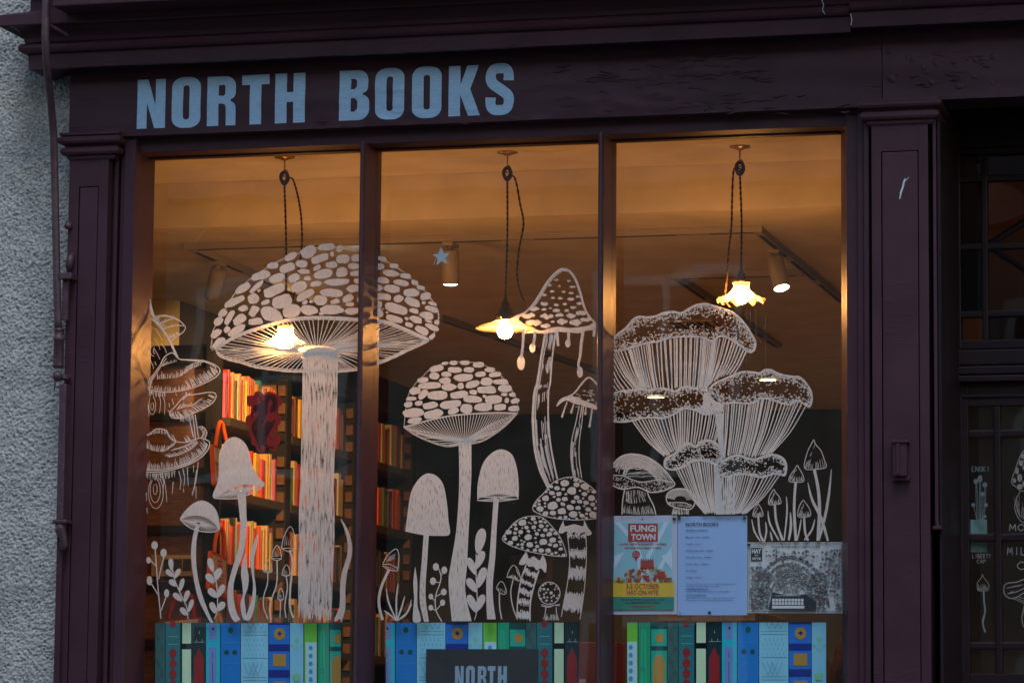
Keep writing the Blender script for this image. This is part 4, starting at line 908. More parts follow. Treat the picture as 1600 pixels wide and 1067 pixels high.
    def ragged(s, cx, cy, w, h, k=0):
        n = max(8, int(w / 2.2)); top, bot = [], []
        for i in range(n + 1):
            t = i / n; e = math.sin(math.pi * min(0.97, max(0.03, t))) ** 0.5; x = cx + (t - 0.5) * w
            top.append((x, cy - h / 2 * e * s.r.uniform(0.4, 1.25))); bot.append((x, cy + h / 2 * e * s.r.uniform(0.4, 1.25)))
        s.fill(top + bot[::-1], k)
    def hatch(s, path, n, ln, ang, w=1.1, jit=0.35, spread=0.0):
        """short strokes started along a path; ang in degrees up from +x, may be a (start, end) pair"""
        pth = catmull([Vector((a, b, 0)) for a, b in path], 10); m_ = len(pth)
        for i in range(n):
            t = (i + s.r.uniform(0, 0.8)) / n; p = pth[min(m_ - 1, int(t * (m_ - 1)))]
            a = (ang[0] + (ang[1] - ang[0]) * t) if isinstance(ang, tuple) else ang
            a = math.radians(a + s.r.uniform(-9, 9)); l0 = (ln[0] + (ln[1] - ln[0]) * t) if isinstance(ln, tuple) else ln
            l1 = l0 * s.r.uniform(1 - jit, 1 + jit); dx_, dy_ = math.cos(a) * l1, -math.sin(a) * l1; b = s.r.uniform(-spread, spread)
            s.stroke([(p.x, p.y + b), (p.x + dx_ * 0.5 + s.r.uniform(-0.5, 0.5), p.y + dy_ * 0.5 + b), (p.x + dx_, p.y + dy_ + b)], w, w * 0.5, n=3)
    def obj(s, name, mats, parent, label=None):
        o = s.mb.obj(name, mats, parent)
        if label: o['label'] = label
        return o
def T(ox, oy, sc, pts): return [(ox + p[0] / sc, oy + p[1] / sc) for p in pts]
S5 = 5.335
def inside(p, poly):
    x, y = p; c = False; n = len(poly)
    for i in range(n):
        (x1, y1), (x2, y2) = poly[i], poly[(i + 1) % n]
        if (y1 > y) != (y2 > y) and x < (x2 - x1) * (y - y1) / (y2 - y1) + x1: c = not c
    return c
def edge_dist(p, poly):
    best = 1e9; px_, py_ = p; n = len(poly)
    for i in range(n):
        (x1, y1), (x2, y2) = poly[i], poly[(i + 1) % n]; dx_, dy_ = x2 - x1, y2 - y1; L2 = dx_ * dx_ + dy_ * dy_ or 1e-9
        t = max(0, min(1, ((px_ - x1) * dx_ + (py_ - y1) * dy_) / L2)); best = min(best, math.hypot(px_ - x1 - t * dx_, py_ - y1 - t * dy_))
    return best
def smooth(pts, n=5, closed=False):
    v = [Vector((a, b, 0)) for a, b in pts]
    if closed: v = v + [v[0]]
    return [(q.x, q.y) for q in catmull(v, n)]
def at(path, t):
    t = max(0, min(0.99999, t)) * (len(path) - 1); i = int(t); f = t - i; a, b = path[i], path[min(i + 1, len(path) - 1)]; return (a[0] + (b[0] - a[0]) * f, a[1] + (b[1] - a[1]) * f)
def cut(path, bound): return path
def stipple(A, poly, n, edge=7.0, size=1.5, keep=0.05):
    xs = [p[0] for p in poly]; ys = [p[1] for p in poly]; k = 0; tries = 0
    while k < n and tries < n * 30:
        tries += 1; p = (A.r.uniform(min(xs), max(xs)), A.r.uniform(min(ys), max(ys)))
        if A.clip and ((A.clip[0] and p[0] < A.clip[0]) or (A.clip[1] and p[0] > A.clip[1])): continue
        if not inside(p, poly): continue
        d = edge_dist(p, poly)
        if A.r.random() > max(keep, math.exp(-(d / edge) ** 1.3)): continue
        a = A.r.uniform(0, 3.14); l_ = size * A.r.uniform(0.6, 1.4); w = size * A.r.uniform(0.45, 0.7); dx_, dy_ = math.cos(a) * l_ / 2, math.sin(a) * l_ / 2
        A.fill([(p[0] - dx_ - dy_ * w / l_, p[1] - dy_ + dx_ * w / l_), (p[0] + dx_ - dy_ * w / l_, p[1] + dy_ + dx_ * w / l_), (p[0] + dx_ + dy_ * w / l_, p[1] + dy_ - dx_ * w / l_), (p[0] - dx_ + dy_ * w / l_, p[1] - dy_ - dx_ * w / l_)]); k += 1
def gills(A, top, bot, n, w=1.3, bend=0.0, jit=0.015, w1=None, cut0=0.0, cut1=0.0):
    """n strokes joining the top edge path to the bottom path"""
    for i in range(n):
        t = (i + 0.5) / n + A.r.uniform(-jit, jit); a, b = at(top, t), at(bot, t + A.r.uniform(-jit, jit))
        f0, f1 = A.r.uniform(0, cut0), A.r.uniform(0, cut1)
        mx_, my_ = a[0] + (b[0] - a[0]) * 0.45, a[1] + (b[1] - a[1]) * 0.55
        if bend: mx_ += (b[0] - a[0]) * bend; my_ -= 0
        mid = (mx_, my_)
        A.stroke([(a[0] + (mid[0] - a[0]) * f0, a[1] + (mid[1] - a[1]) * f0), mid, (b[0] + (mid[0] - b[0]) * f1, b[1] + (mid[1] - b[1]) * f1)], w * A.r.uniform(0.7, 1.3), (w1 or w) * A.r.uniform(0.7, 1.3), n=6)
def scrub(A, left, right, n, lmin, lmax, w, wmax):
    """a stem rubbed in with many strokes that follow its sides and leave slits of bare glass"""
    for i in range(n):
        u = A.r.random(); t0 = A.r.uniform(-0.08, 0.97); ln = A.r.uniform(lmin, lmax); t1 = min(1.0, t0 + ln); t0 = max(0, t0)
        if t1 - t0 < 0.01: continue
        pts = []
        for k in range(4):
            t = t0 + (t1 - t0) * k / 3; a, b = at(left, t), at(right, t); uu = u + A.r.uniform(-0.01, 0.01); pts.append((a[0] + (b[0] - a[0]) * uu, a[1] + (b[1] - a[1]) * uu))
        A.stroke(pts, A.r.uniform(w, wmax), A.r.uniform(w * 0.5, wmax * 0.8), n=3)
def columns(A, left, right, n, lmin, lmax, gap=(0.0, 0.08), fray=0.0):
    """one layer of brush marks lying side by side with slits of bare glass between them"""
    us = [i / n + (A.r.uniform(-0.3, 0.3) / n if 0 < i < n else 0) for i in range(n + 1)]; Y = A._lvl()
    for i in range(n):
        t = A.r.uniform(-lmax, 0); 
        while t < 1:
            t1 = min(1 + A.r.uniform(-fray * 2, fray), t + A.r.uniform(lmin, lmax)); a0 = max(0, t); g0, g1 = [A.r.uniform(*gap) / n if A.r.random() < 0.84 else A.r.uniform(0.15, 0.40) / n for _ in '12']; pl, pr = [], []
            if t1 - a0 > 0.008:
                for k in range(7):
                    f = k / 6; tt = a0 + (t1 - a0) * f; e = min(1.0, 5 * min(f, 1 - f) + 0.35); p, q = at(left, tt), at(right, tt); ul, ur = us[i] + g0 * f * 0.5, us[i + 1] - g1 * (1 - f); m = (ul + ur) / 2; ul, ur = m + (ul - m) * e, m + (ur - m) * e
                    pl.append((p[0] + (q[0] - p[0]) * ul, p[1] + (q[1] - p[1]) * ul)); pr.append((p[0] + (q[0] - p[0]) * ur, p[1] + (q[1] - p[1]) * ur))
                A.fill(pl + pr[::-1], Y=Y)
            t = t1 + A.r.uniform(0.0, 0.006)
            if t1 >= 1 - 2.1 * fray and fray: break
def band_poly(left, right): return list(left) + list(right)[::-1]
def streaks(left, right, n, r): pass
def lensrays(A, c, up, lo, n, w):
    for i in range(n):
        t = (i + 0.5) / n
        for pth in (up, lo):
            e = at(pth, t); A.stroke([(c[0] + (e[0] - c[0]) * 0.12, c[1] + (e[1] - c[1]) * 0.12), e], w, w * 0.7, n=3)

# ---- left pane -----------------------------------------------------------
C1 = (222, 580); C2 = (582, 946); C3 = (953, 1330)
# bracket fungi on a trunk
A = Art(clip=C1, seed=2); A.boost = 1.3; o5 = lambda p: T(220, 460, S5, p); q5 = lambda p: T(220, 640, S5, p)
for d in (0, 7, 14): A.stroke(o5([(60 + d, 40), (95 + d, 170), (160 + d, 272), (228 + d, 372), (268 + d, 460), (298 + d, 525)]), 1.3, 1.0, wob=0.2)
A.stroke(o5([(90, 200), (150, 262), (215, 350)]), 2.2, 1.2)
ub = smooth(o5([(105, 192), (150, 178), (200, 175), (270, 190), (330, 225), (370, 270), (360, 305), (325, 335), (285, 360), (250, 385), (225, 380)])); A.stroke(ub, 1.1)
A.stroke(o5([(112, 200), (170, 184), (240, 188), (310, 215)]), 0.8); A.stroke(o5([(185, 290), (230, 272), (300, 258), (360, 262)]), 1.1)
A.hatch(o5([(160, 250), (220, 225), (275, 205)]), 16, 5, (60, 75), 0.9); A.hatch(o5([(190, 300), (250, 272), (320, 260)]), 12, 3, (100, 120), 0.8); A.hatch(o5([(235, 372), (280, 350), (335, 325)]), 16, 5, (120, 140), 0.9); A.hatch(o5([(120, 205), (150, 235), (190, 280)]), 10, 6, (20, 40), 0.9)
cap = o5([(60, 790), (58, 745), (80, 700), (120, 650), (160, 590), (195, 525), (240, 492), (270, 490), (300, 520), (330, 540), (430, 545), (520, 552), (600, 578), (650, 612), (657, 648), (622, 690), (540, 735), (440, 775), (340, 800), (240, 813), (150, 808), (62, 790)]); A.stroke(smooth(cap, 4), 1.25)
A.stroke(o5([(85, 730), (130, 660), (180, 580), (215, 530)]), 0.9); A.stroke(o5([(330, 545), (430, 552), (540, 565), (630, 610)]), 0.9)
A.hatch(o5([(140, 705), (220, 700), (310, 690), (370, 655), (420, 620), (500, 590)]), 34, (9, 8), (95, 70), 1.0); A.hatch(o5([(380, 610), (430, 580), (520, 562)]), 14, 6, (30, 15), 0.9); A.hatch(o5([(180, 600), (230, 580), (300, 560)]), 14, 4, (70, 100), 0.8)
A.hatch(o5([(70, 780), (150, 800), (240, 805), (330, 795), (400, 780)]), 30, 6, (80, 95), 0.9); A.hatch(o5([(400, 778), (470, 755), (540, 725), (600, 690), (645, 645)]), 34, (11, 12), (115, 130), 1.0)
A.hatch(o5([(80, 760), (75, 730), (100, 690)]), 8, 6, (60, 50), 0.9)
cap = o5([(240, 1000), (250, 970), (290, 930), (340, 870), (375, 843), (420, 838), (500, 825), (570, 815), (615, 822), (628, 850), (600, 900), (540, 942), (460, 980), (370, 1020), (310, 1032), (260, 1025), (241, 1000)]); A.stroke(smooth(cap, 4), 1.2)
A.hatch(o5([(300, 960), (360, 940), (430, 925), (480, 880)]), 20, 8, (60, 20), 0.9); A.hatch(o5([(250, 1010), (310, 1028), (380, 1010), (470, 970), (560, 925), (620, 850)]), 40, (8, 12), (110, 160), 0.95); A.hatch(o5([(345, 880), (375, 850), (410, 842)]), 10, 5, (30, 60), 1.0)
for a in ([(380, 845), (378, 815)], ): A.stroke(o5(a), 1.6)
for a in ([(400, 1010), (432, 1160), (440, 1190)], [(432, 1000), (448, 1120), (455, 1200)], [(452, 1000), (470, 1120), (482, 1190)]): A.stroke(o5(a), 1.1)
A.hatch(o5([(330, 1035), (430, 1010)]), 10, 6, -85, 0.8)
cap = q5([(40, 212), (80, 200), (120, 165), (160, 160), (210, 172), (232, 205), (252, 238), (290, 265), (380, 270), (450, 246), (500, 236), (545, 250), (573, 272), (565, 320), (530, 370), (470, 420), (400, 455), (300, 490), (200, 513), (100, 520), (35, 515)]); A.stroke(smooth(cap, 4), 1.25)
A.stroke(q5([(60, 506), (200, 498), (320, 468), (430, 420), (520, 345), (556, 285)]), 0.8); A.stroke(smooth(q5([(478, 150), (510, 140), (540, 165), (550, 200), (530, 245)]), 4), 1.1); A.hatch(q5([(500, 235), (515, 195), (490, 155)]), 12, 6, (20, 40), 0.8)
A.hatch(q5([(50, 320), (120, 345), (200, 345), (270, 300)]), 26, (10, 9), (100, 60), 1.0); A.hatch(q5([(240, 395), (330, 375), (420, 330), (480, 275)]), 30, 7, (150, 130), 0.95); A.hatch(q5([(250, 340), (330, 320), (420, 280)]), 22, 7, (20, 30), 0.95)
A.hatch(q5([(50, 505), (130, 510), (250, 495), (360, 465), (450, 425), (530, 355), (560, 290)]), 60, (12, 10), (80, 140), 0.95); A.hatch(q5([(60, 215), (110, 200), (160, 195), (215, 205)]), 14, 6, (50, 100), 0.9); A.hatch(q5([(235, 210), (260, 255), (300, 262)]), 8, 9, (130, 110), 0.9); A.hatch(q5([(380, 268), (420, 250)]), 6, 8, 120, 0.9)
for c, rx, ry in (((120, 660), 16, 45), ((120, 672), 42, 100), ((125, 690), 62, 132)):
    A.stroke(q5([(c[0] + rx * math.sin(a), c[1] - ry * math.cos(a)) for a in [0.3 + i * 0.45 for i in range(13)]]), 0.8, 0.6)
for c, rx, ry in (((95, 930), 12, 30), ((95, 925), 28, 75)):
    A.stroke(o5([(c[0] + rx * math.sin(a), c[1] - ry * math.cos(a)) for a in [0.3 + i * 0.45 for i in range(13)]]), 0.8, 0.6)
A.stroke(o5([(95, 430), (75, 460), (85, 500), (110, 515)]), 0.8); A.stroke(o5([(110, 440), (105, 480), (118, 495)]), 0.8)
for pts in ([(80, 262), (110, 290)], [(120, 285), (150, 330), (178, 385)], [(115, 365), (150, 430), (160, 460)], [(170, 410), (200, 450), (215, 490)], [(110, 450), (140, 500), (158, 540)], [(80, 550), (100, 590), (108, 620)], [(115, 560), (130, 590)], [(235, 905), (240, 940)], [(260, 870), (275, 920)], [(60, 920), (70, 1020)], [(150, 830), (165, 900), (155, 990)], [(175, 830), (200, 900), (198, 1000)], [(70, 400), (80, 390)], [(85, 810), (92, 835)], [(290, 825), (300, 845)]): A.stroke(o5(pts), 0.9, 0.6)
for pts in ([(315, 510), (335, 590), (325, 665)], [(350, 490), (365, 570), (358, 640)], [(388, 480), (395, 640)], [(440, 460), (440, 520)], [(478, 435), (462, 580), (430, 715)], [(465, 500), (445, 640), (425, 705)], [(460, 640), (460, 740)], [(270, 600), (262, 700)], [(45, 690), (48, 760)], [(50, 815), (55, 865)], [(185, 545), (205, 640), (218, 770)], [(160, 535), (190, 600), (182, 700)], [(355, 655), (358, 690)]): A.stroke(q5(pts), 0.9, 0.6)
A.hatch(q5([(50, 525), (130, 530), (200, 522), (290, 505)]), 26, 9, -88, 0.9)
A.hatch(o5([(70, 800), (130, 812), (210, 818)]), 14, 8, -88, 0.9)
A.obj('fungus_drawing', M_white, PANES[0], 'bracket fungi painted at the left edge of the left pane')

# the large toadstool runs across the first mullion
CBL = [(715, 165, 110, 60, 25), (865, 125, 150, 95, 30), (1010, 85, 150, 55, 5), (565, 240, 100, 50, 5), (465, 325, 165, 72, 15), (320, 430, 140, 65, 30), (250, 540, 190, 62, 25), (150, 635, 88, 55, 35), (115, 705, 85, 62, 40), (95, 805, 100, 58, 40), (115, 885, 130, 70, 45), (685, 260, 138, 75, 20), (810, 225, 108, 62, -5), (960, 180, 168, 70, 18), (825, 290, 112, 42, -5), (935, 260, 68, 40, 30), (600, 345, 135, 72, 15), (745, 343, 110, 65, 25), (855, 347, 64, 36, 0), (985, 310, 162, 72, 12), (430, 418, 155, 42, 42), (452, 448, 32, 22, 40), (580, 445, 212, 88, 22), (702, 440, 20, 24, 0), (785, 415, 138, 85, 20), (925, 392, 98, 46, 8), (405, 517, 98, 88, 30), (505, 547, 78, 40, 20), (650, 535, 184, 112, 15), (835, 488, 170, 66, 28), (835, 545, 54, 36, 40), (888, 540, 36, 26, 0), (965, 530, 122, 82, -5), (320, 597, 88, 52, 8), (410, 620, 110, 70, 55), (555, 645, 184, 118, -15), (720, 620, 160, 100, 15), (870, 610, 142, 84, 0), (975, 640, 48, 26, 0), (205, 675, 140, 52, 60), (290, 690, 135, 72, 35), (425, 707, 128, 62, 5), (185, 772, 66, 46, 50), (265, 778, 168, 66, 33)]
CBD = [(165, 100, 68, 46, 60), (285, 105, 95, 36, -2), (100, 145, 35, 45, 0), (190, 185, 120, 78, 0), (300, 178, 84, 62, 0), (95, 235, 104, 56, 5), (285, 245, 114, 52, 0), (180, 295, 98, 82, 10), (300, 305, 105, 52, 5), (145, 378, 228, 56, 3), (320, 368, 84, 46, 0), (95, 465, 194, 70, -3), (275, 432, 118, 66, 0), (235, 512, 104, 56, 25), (125, 540, 86, 42, 15), (250, 562, 78, 36, 0), (340, 525, 66, 52, 0), (100, 607, 190, 82, 3), (270, 620, 128, 56, 5), (515, 185, 95, 42, -15), (490, 250, 100, 55, -5), (615, 243, 78, 36, -5), (590, 303, 138, 54, -5), (715, 328, 98, 46, -8), (515, 362, 145, 52, -6), (675, 383, 135, 46, -12), (790, 383, 62, 42, -15), (480, 425, 84, 52, -10), (600, 435, 134, 66, -8), (840, 425, 78, 36, -15), (760, 463, 134, 72, 0), (880, 495, 98, 64, 10), (525, 500, 140, 60, -8), (655, 515, 78, 64, 20), (770, 545, 150, 66, -22), (865, 550, 38, 28, 0), (940, 558, 74, 32, -15), (480, 565, 80, 56, 0), (632, 600, 206, 80, -18), (528, 600, 16, 13, 0), (560, 630, 26, 20, 0), (785, 617, 84, 42, -15), (930, 603, 118, 46, -20), (485, 635, 95, 72, 0), (890, 655, 128, 62, -12), (620, 685, 168, 56, -15), (722, 682, 40, 24, -40), (800, 690, 118, 56, -20), (905, 702, 66, 22, -20), (975, 712, 46, 42, 0), (745, 733, 72, 38, -15), (850, 780, 134, 62, -28), (935, 755, 118, 46, -25), (935, 830, 64, 36, 40), (395, 180, 110, 60, 0), (400, 250, 90, 50, 0), (410, 310, 100, 46, 0), (405, 372, 90, 46, 0), (400, 440, 110, 60, 0), (405, 520, 80, 50, 0), (400, 610, 110, 60, 0)]
rimU = smooth(T(320, 370, S5, [(95, 938), (200, 860), (330, 800), (500, 745), (650, 702), (780, 682), (940, 674)]) + T(500, 370, S5, [(150, 680), (300, 690), (470, 702), (560, 716), (680, 762), (800, 815), (905, 862)]), 6)
rimL = smooth(T(320, 370, S5, [(95, 938), (120, 988), (200, 1024), (300, 1048)]) + T(400, 540, S5, [(0, 180), (150, 200), (280, 213), (400, 216), (550, 220), (690, 215), (780, 207), (850, 197)]) + T(500, 370, S5, [(470, 1060), (600, 1010), (720, 952), (830, 902), (905, 862)]), 6)
dome = smooth(T(320, 370, S5, [(75, 940), (50, 925), (58, 860), (66, 800), (85, 750), (120, 670), (180, 580), (260, 460), (380, 350), (500, 268), (640, 188), (800, 128), (930, 92), (1060, 78)]) + T(500, 370, S5, [(200, 98), (330, 112), (480, 170), (560, 205), (650, 262), (720, 312), (800, 388), (880, 452), (930, 520), (970, 590), (985, 650), (985, 720), (960, 790), (935, 830), (905, 862)]), 4)
for clip, pane, lb, sd in ((C1, 0, 'large toadstool with patched cap and broad white stem painted on the left pane', 4), (C2, 1, 'right side of the large toadstool cap painted on the middle pane', 4)):
    A = Art(clip=clip, seed=sd)
    for b in CBL: A.blob(320 + b[0] / S5, 370 + b[1] / S5, 0.955 * b[2] / S5, 0.955 * b[3] / S5, b[4], rag=0.15)
    for b in CBD: A.blob(500 + b[0] / S5, 370 + b[1] / S5, 0.955 * b[2] / S5, 0.955 * b[3] / S5, b[4], rag=0.15)
    A.stroke(dome, 0.9, wob=0.3, n=2); A.stroke([(x + 1.5 * math.sin(i * 0.35), y + 1.2) for i, (x, y) in enumerate(dome)], 0.6, n=2)
    A.stroke(rimU, 4.0, 5.0, n=2, wob=0.15); A.stroke([(x, y + 2.5) for x, y in rimU], 1.6, n=2); A.stroke([(x + 1, y - 2.3) for x, y in rimU], 1.2, n=2)
    A.stroke(rimL, 3.2, 4.0, n=2, wob=0.2); A.stroke([(x, y - 3.2) for x, y in rimL], 1.3, n=2)
    c = (495, 546); A.blob(c[0], c[1] + 1, 66, 15, 0, rag=0.10, sq=2.0, n=24)
    for rm, n_, bow in ((rimU, 46, 3.0), (rimL, 44, -2.0)):
        for i in range(n_):
            e = at(rm, (i + 0.5 + A.r.uniform(-0.2, 0.2)) / n_)
            if rm is rimL and 473 < e[0] < 527: continue
            th = math.atan2((e[1] - c[1]) * 2.4, e[0] - c[0]); s0 = (c[0] + 30 * math.cos(th), c[1] + 6 * math.sin(th)); f = A.r.uniform(0.0, 0.12) if i % 2 else 0.0
            s0 = (s0[0] + (e[0] - s0[0]) * f, s0[1] + (e[1] - s0[1]) * f); md = (s0[0] + (e[0] - s0[0]) * 0.5, s0[1] + (e[1] - s0[1]) * 0.5 + bow * abs(math.cos(th)) + A.r.uniform(-0.6, 0.6))
            A.stroke([s0, md, e], 1.5, 1.15, n=6, wob=0.1)
    if pane == 0:
        Ls = smooth([(472, 549), (472.8, 578), (472.2, 619), (471, 671), (469.8, 740), (467.1, 796), (467.1, 827), (466, 895), (466.5, 968)], 6); Rs = smooth([(528.4, 549), (528.4, 578), (527.5, 615), (525.2, 671), (522, 740), (522.8, 796), (522.8, 837), (520, 895), (518, 969)], 6)
        A.fill(smooth([(474, 553), (480, 546), (495, 543), (515, 544), (527, 550), (527, 560), (474, 560)], 3, True))
        columns(A, Ls, Rs, 34, 0.10, 0.30, gap=(0.0, 0.05), fray=0.012)
    A.obj('toadstool_drawing', M_white, PANES[pane], lb)

def bell(A, outer, up, lo, c, stemL, stemR, n=22, slits=0):
    """solid cap with an open gilled mouth and a solid stem"""
    (A.fill_slits(smooth(outer, 4) + smooth(up, 4)[::-1], slits, (5, 14), 0.7, 0.3) if slits else A.fill(smooth(outer, 4) + smooth(up, 4)[::-1])); A.stroke(smooth(lo, 4), 1.6, n=2); A.stroke(smooth(up, 4), 1.2, n=2)
    upS, loS = smooth(up, 4), smooth(lo, 4); lensrays(A, c, upS, loS, n, 0.9)
    A.fill(smooth(stemL, 4) + smooth(stemR, 4)[::-1])
def scratches(A_, poly, n, r): pass
A = Art(clip=C1, seed=7)
bell(A, q5([(607, 735), (600, 705), (640, 600), (650, 500), (650, 400), (662, 340), (700, 270), (745, 234), (800, 230), (860, 268), (900, 340), (925, 450), (960, 530), (1000, 580), (1032, 612), (1022, 632)]), q5([(640, 724), (720, 672), (800, 636), (880, 620), (1000, 632)]), q5([(607, 735), (700, 742), (800, 738), (870, 717), (960, 680), (1028, 628)]), q5([(838, 672)])[0],
     q5([(800, 685), (815, 800), (825, 900), (828, 1000)]) + T(220, 790, S5, [(815, 350), (760, 530), (725, 680), (725, 830), (750, 920), (785, 968)]), q5([(876, 680), (880, 850), (885, 950), (882, 1000)]) + T(220, 790, S5, [(860, 370), (810, 520), (775, 650), (775, 780), (800, 890), (830, 945)]))
A.obj('mushroom_drawing', M_white, PANES[0], 'tall solid white bell mushroom with a long curved stem')
A = Art(clip=C1, seed=8); r5 = lambda p: T(220, 790, S5, p)
bell(A, q5([(325, 905), (370, 840), (430, 785), (490, 757), (550, 765), (610, 810), (645, 880), (662, 985)]), q5([(332, 912), (400, 886), (480, 880), (560, 905), (620, 950), (645, 990)]), q5([(328, 912), (350, 935), (390, 970), (450, 1000), (540, 1017), (620, 1015), (658, 988)]), q5([(480, 945)])[0],
     r5([(458, 160), (432, 260), (418, 400), (430, 530), (455, 680), (490, 800), (540, 900), (580, 972)]), r5([(492, 165), (466, 280), (460, 420), (470, 560), (500, 700), (540, 820), (580, 920), (606, 972)]))
A.obj('mushroom_drawing', M_white, PANES[0], 'small solid domed mushroom with a bent stem on the left pane')
A = Art(clip=C1, seed=9)
for p in ([(120, 360), (130, 500), (145, 700), (168, 937)], [(80, 455), (128, 500)], [(195, 420), (165, 530), (150, 610)], [(90, 650), (148, 745)], [(210, 760), (170, 870)]): A.stroke(r5(p), 1.9, 1.7)
for x, y, a, b in ((115, 328, 54, 68), (190, 392, 54, 68), (65, 452, 40, 54), (72, 622, 46, 76), (215, 727, 42, 68)): A.blob(220 + x / S5, 790 + y / S5, a / S5, b / S5, rag=0.03, sq=2.1, n=20)
A.obj('sprig_drawing', M_white, PANES[0], 'berry sprig painted at the lower left corner of the left pane')
A = Art(clip=C1, seed=10); A.stroke(r5([(265, 530), (280, 610), (330, 730), (385, 850), (392, 942)]), 1.8, 1.6)
for l_ in ((252, 487, 100, 42, 95), (238, 560, 78, 42, 132), (303, 563, 92, 40, 60), (268, 643, 78, 46, 138), (338, 660, 120, 38, 74), (308, 760, 98, 46, 138), (380, 753, 108, 42, 70), (358, 880, 82, 46, 130), (415, 830, 110, 38, 72)): A.leaf(220 + l_[0] / S5, 790 + l_[1] / S5, l_[2] / S5, l_[3] / S5, l_[4])
A.obj('sprig_drawing', M_white, PANES[0], 'slender leaf sprig painted left of the bent mushroom stem')
A = Art(clip=C1, seed=11); A.stroke(r5([(605, 540), (630, 650), (640, 780), (635, 880), (612, 942)]), 1.8, 1.4)
for l_ in ((585, 490, 118, 50, 105), (578, 605, 98, 56, 130), (640, 570, 112, 56, 66), (600, 727, 104, 56, 135), (665, 710, 124, 50, 62), (603, 848, 102, 50, 112), (665, 840, 100, 56, 48)): A.leaf(220 + l_[0] / S5, 790 + l_[1] / S5, l_[2] / S5, l_[3] / S5, l_[4])
A.obj('sprig_drawing', M_white, PANES[0], 'leaf sprig painted between the two solid mushrooms')
A = Art(clip=C1, seed=12)
A.fill(smooth(r5([(875, 375), (850, 460), (835, 560), (845, 650), (850, 740), (830, 820), (848, 930), (880, 945), (872, 850), (865, 760), (890, 690), (900, 600), (885, 500)]), 4, True)); A.fill(smooth(r5([(970, 235), (935, 330), (915, 420), (920, 530), (935, 650), (925, 770), (890, 880), (872, 945), (910, 945), (945, 850), (960, 700), (945, 560), (945, 430), (970, 320), (978, 245)]), 4, True))
A.obj('grass_drawing', M_white, PANES[0], 'pair of wavy white grass blades beside the tall bell mushroom')
f5 = lambda p: T(400, 790, S5, p)
def thin_cap(A, tip, x0, x1, yb, stem, w, sc, org, fillb=True):
    g = lambda p: T(org[0], org[1], sc, p); cx = (x0 + x1) / 2; h = yb - tip[1]
    A.stroke(g([(x0, yb), (x0 + (tip[0] - x0) * 0.28, yb - h * 0.55), (tip[0], tip[1]), (x1 + (tip[0] - x1) * 0.22, yb - h * 0.6), (x1, yb)]), 1.1); A.stroke(g([(x0, yb - 3), (cx, yb + h * 0.14), (x1, yb)]), 1.2); A.stroke(g([(x0, yb), (cx, yb - h * 0.02), (x1, yb)]), 0.9)
    for k in range(4): A.stroke(g([(x0 + (x1 - x0) * (0.22 + 0.13 * k), yb - h * 0.15), (x0 + (x1 - x0) * (0.28 + 0.12 * k), yb - h * (0.62 - 0.1 * k))]), 0.7, 0.4)
    A.stroke(g(stem), w, w * 0.9)
A = Art(clip=C1, seed=13)
for tip, x0, x1, yb, st, w in (((100, 450), 60, 135, 545, [(100, 550), (95, 650), (65, 750), (65, 850), (100, 942)], 1.7), ((175, 328), 130, 212, 440, [(175, 450), (172, 650), (115, 820), (125, 952)], 2.0), ((285, 172), 212, 333, 355, [(278, 370), (305, 470), (285, 700), (285, 850), (312, 932)], 3.0), ((255, 490), 215, 283, 575, [(250, 580), (262, 680), (240, 830), (250, 932)], 1.9), ((205, 685), 180, 232, 775, [(205, 780), (200, 930)], 1.5)): thin_cap(A, tip, x0, x1, yb, st, w, S5, (400, 790))
A.obj('mushroom_drawing', M_white, PANES[0], 'cluster of five thin outlined mushrooms left of the big stem')
A = Art(clip=C1, seed=14); A.fill(smooth(f5([(705, 112), (745, 220), (765, 330), (755, 430), (715, 560), (700, 680), (700, 780), (690, 860), (650, 950), (668, 960), (700, 940), (712, 970), (745, 850), (745, 700), (760, 560), (795, 430), (800, 330), (775, 220), (716, 115)]), 4, True))
A.obj('grass_drawing', M_white, PANES[0], 'single broad grass blade right of the big toadstool stem')

# ---- middle pane ---------------------------------------------------------
g5 = lambda p: T(620, 550, S5, p); H = 3.81; h5 = lambda p: T(580, 700, H, p)
A = Art(clip=C2, seed=20)
for b in ((400, 95, 54, 27, 5), (475, 90, 68, 36, 0), (570, 88, 82, 36, 0), (682, 107, 88, 46, 5), (330, 138, 122, 54, 8), (487, 147, 122, 48, -3), (600, 148, 88, 46, 0), (777, 148, 86, 40, 0), (312, 198, 82, 56, 0), (413, 185, 88, 42, 0), (557, 213, 168, 60, 3), (697, 185, 88, 44, 5), (817, 188, 102, 42, 5), (217, 233, 96, 44, 5), (403, 238, 98, 50, -5), (747, 245, 98, 66, 0), (867, 248, 130, 46, 0), (278, 280, 184, 54, 3), (630, 268, 118, 56, 15), (435, 292, 118, 56, 5), (533, 282, 52, 52, 0), (750, 315, 168, 64, 0), (903, 303, 118, 60, 0), (150, 325, 98, 60, 5), (220, 352, 104, 56, 45), (345, 358, 174, 72, 3), (522, 352, 154, 60, 10), (638, 335, 62, 40, -10), (895, 353, 56, 26, 0), (963, 355, 56, 36, 0), (120, 388, 86, 34, 3), (630, 393, 162, 60, -5), (730, 370, 30, 28, 0), (808, 395, 152, 72, 3), (917, 402, 36, 46, 0), (985, 405, 72, 42, 15), (97, 437, 74, 46, 12), (183, 425, 66, 40, 12), (280, 442, 128, 56, 10), (447, 437, 178, 66, 8), (583, 470, 102, 76, 0), (720, 460, 142, 66, 0), (860, 458, 108, 56, 3), (977, 470, 96, 46, 0), (137, 503, 172, 76, 5), (308, 513, 168, 70, 12), (473, 490, 96, 50, 12), (148, 568, 118, 46, 8)):
    A.blob(620 + b[0] / S5, 550 + b[1] / S5, b[2] / S5, b[3] / S5, b[4], rag=0.12)
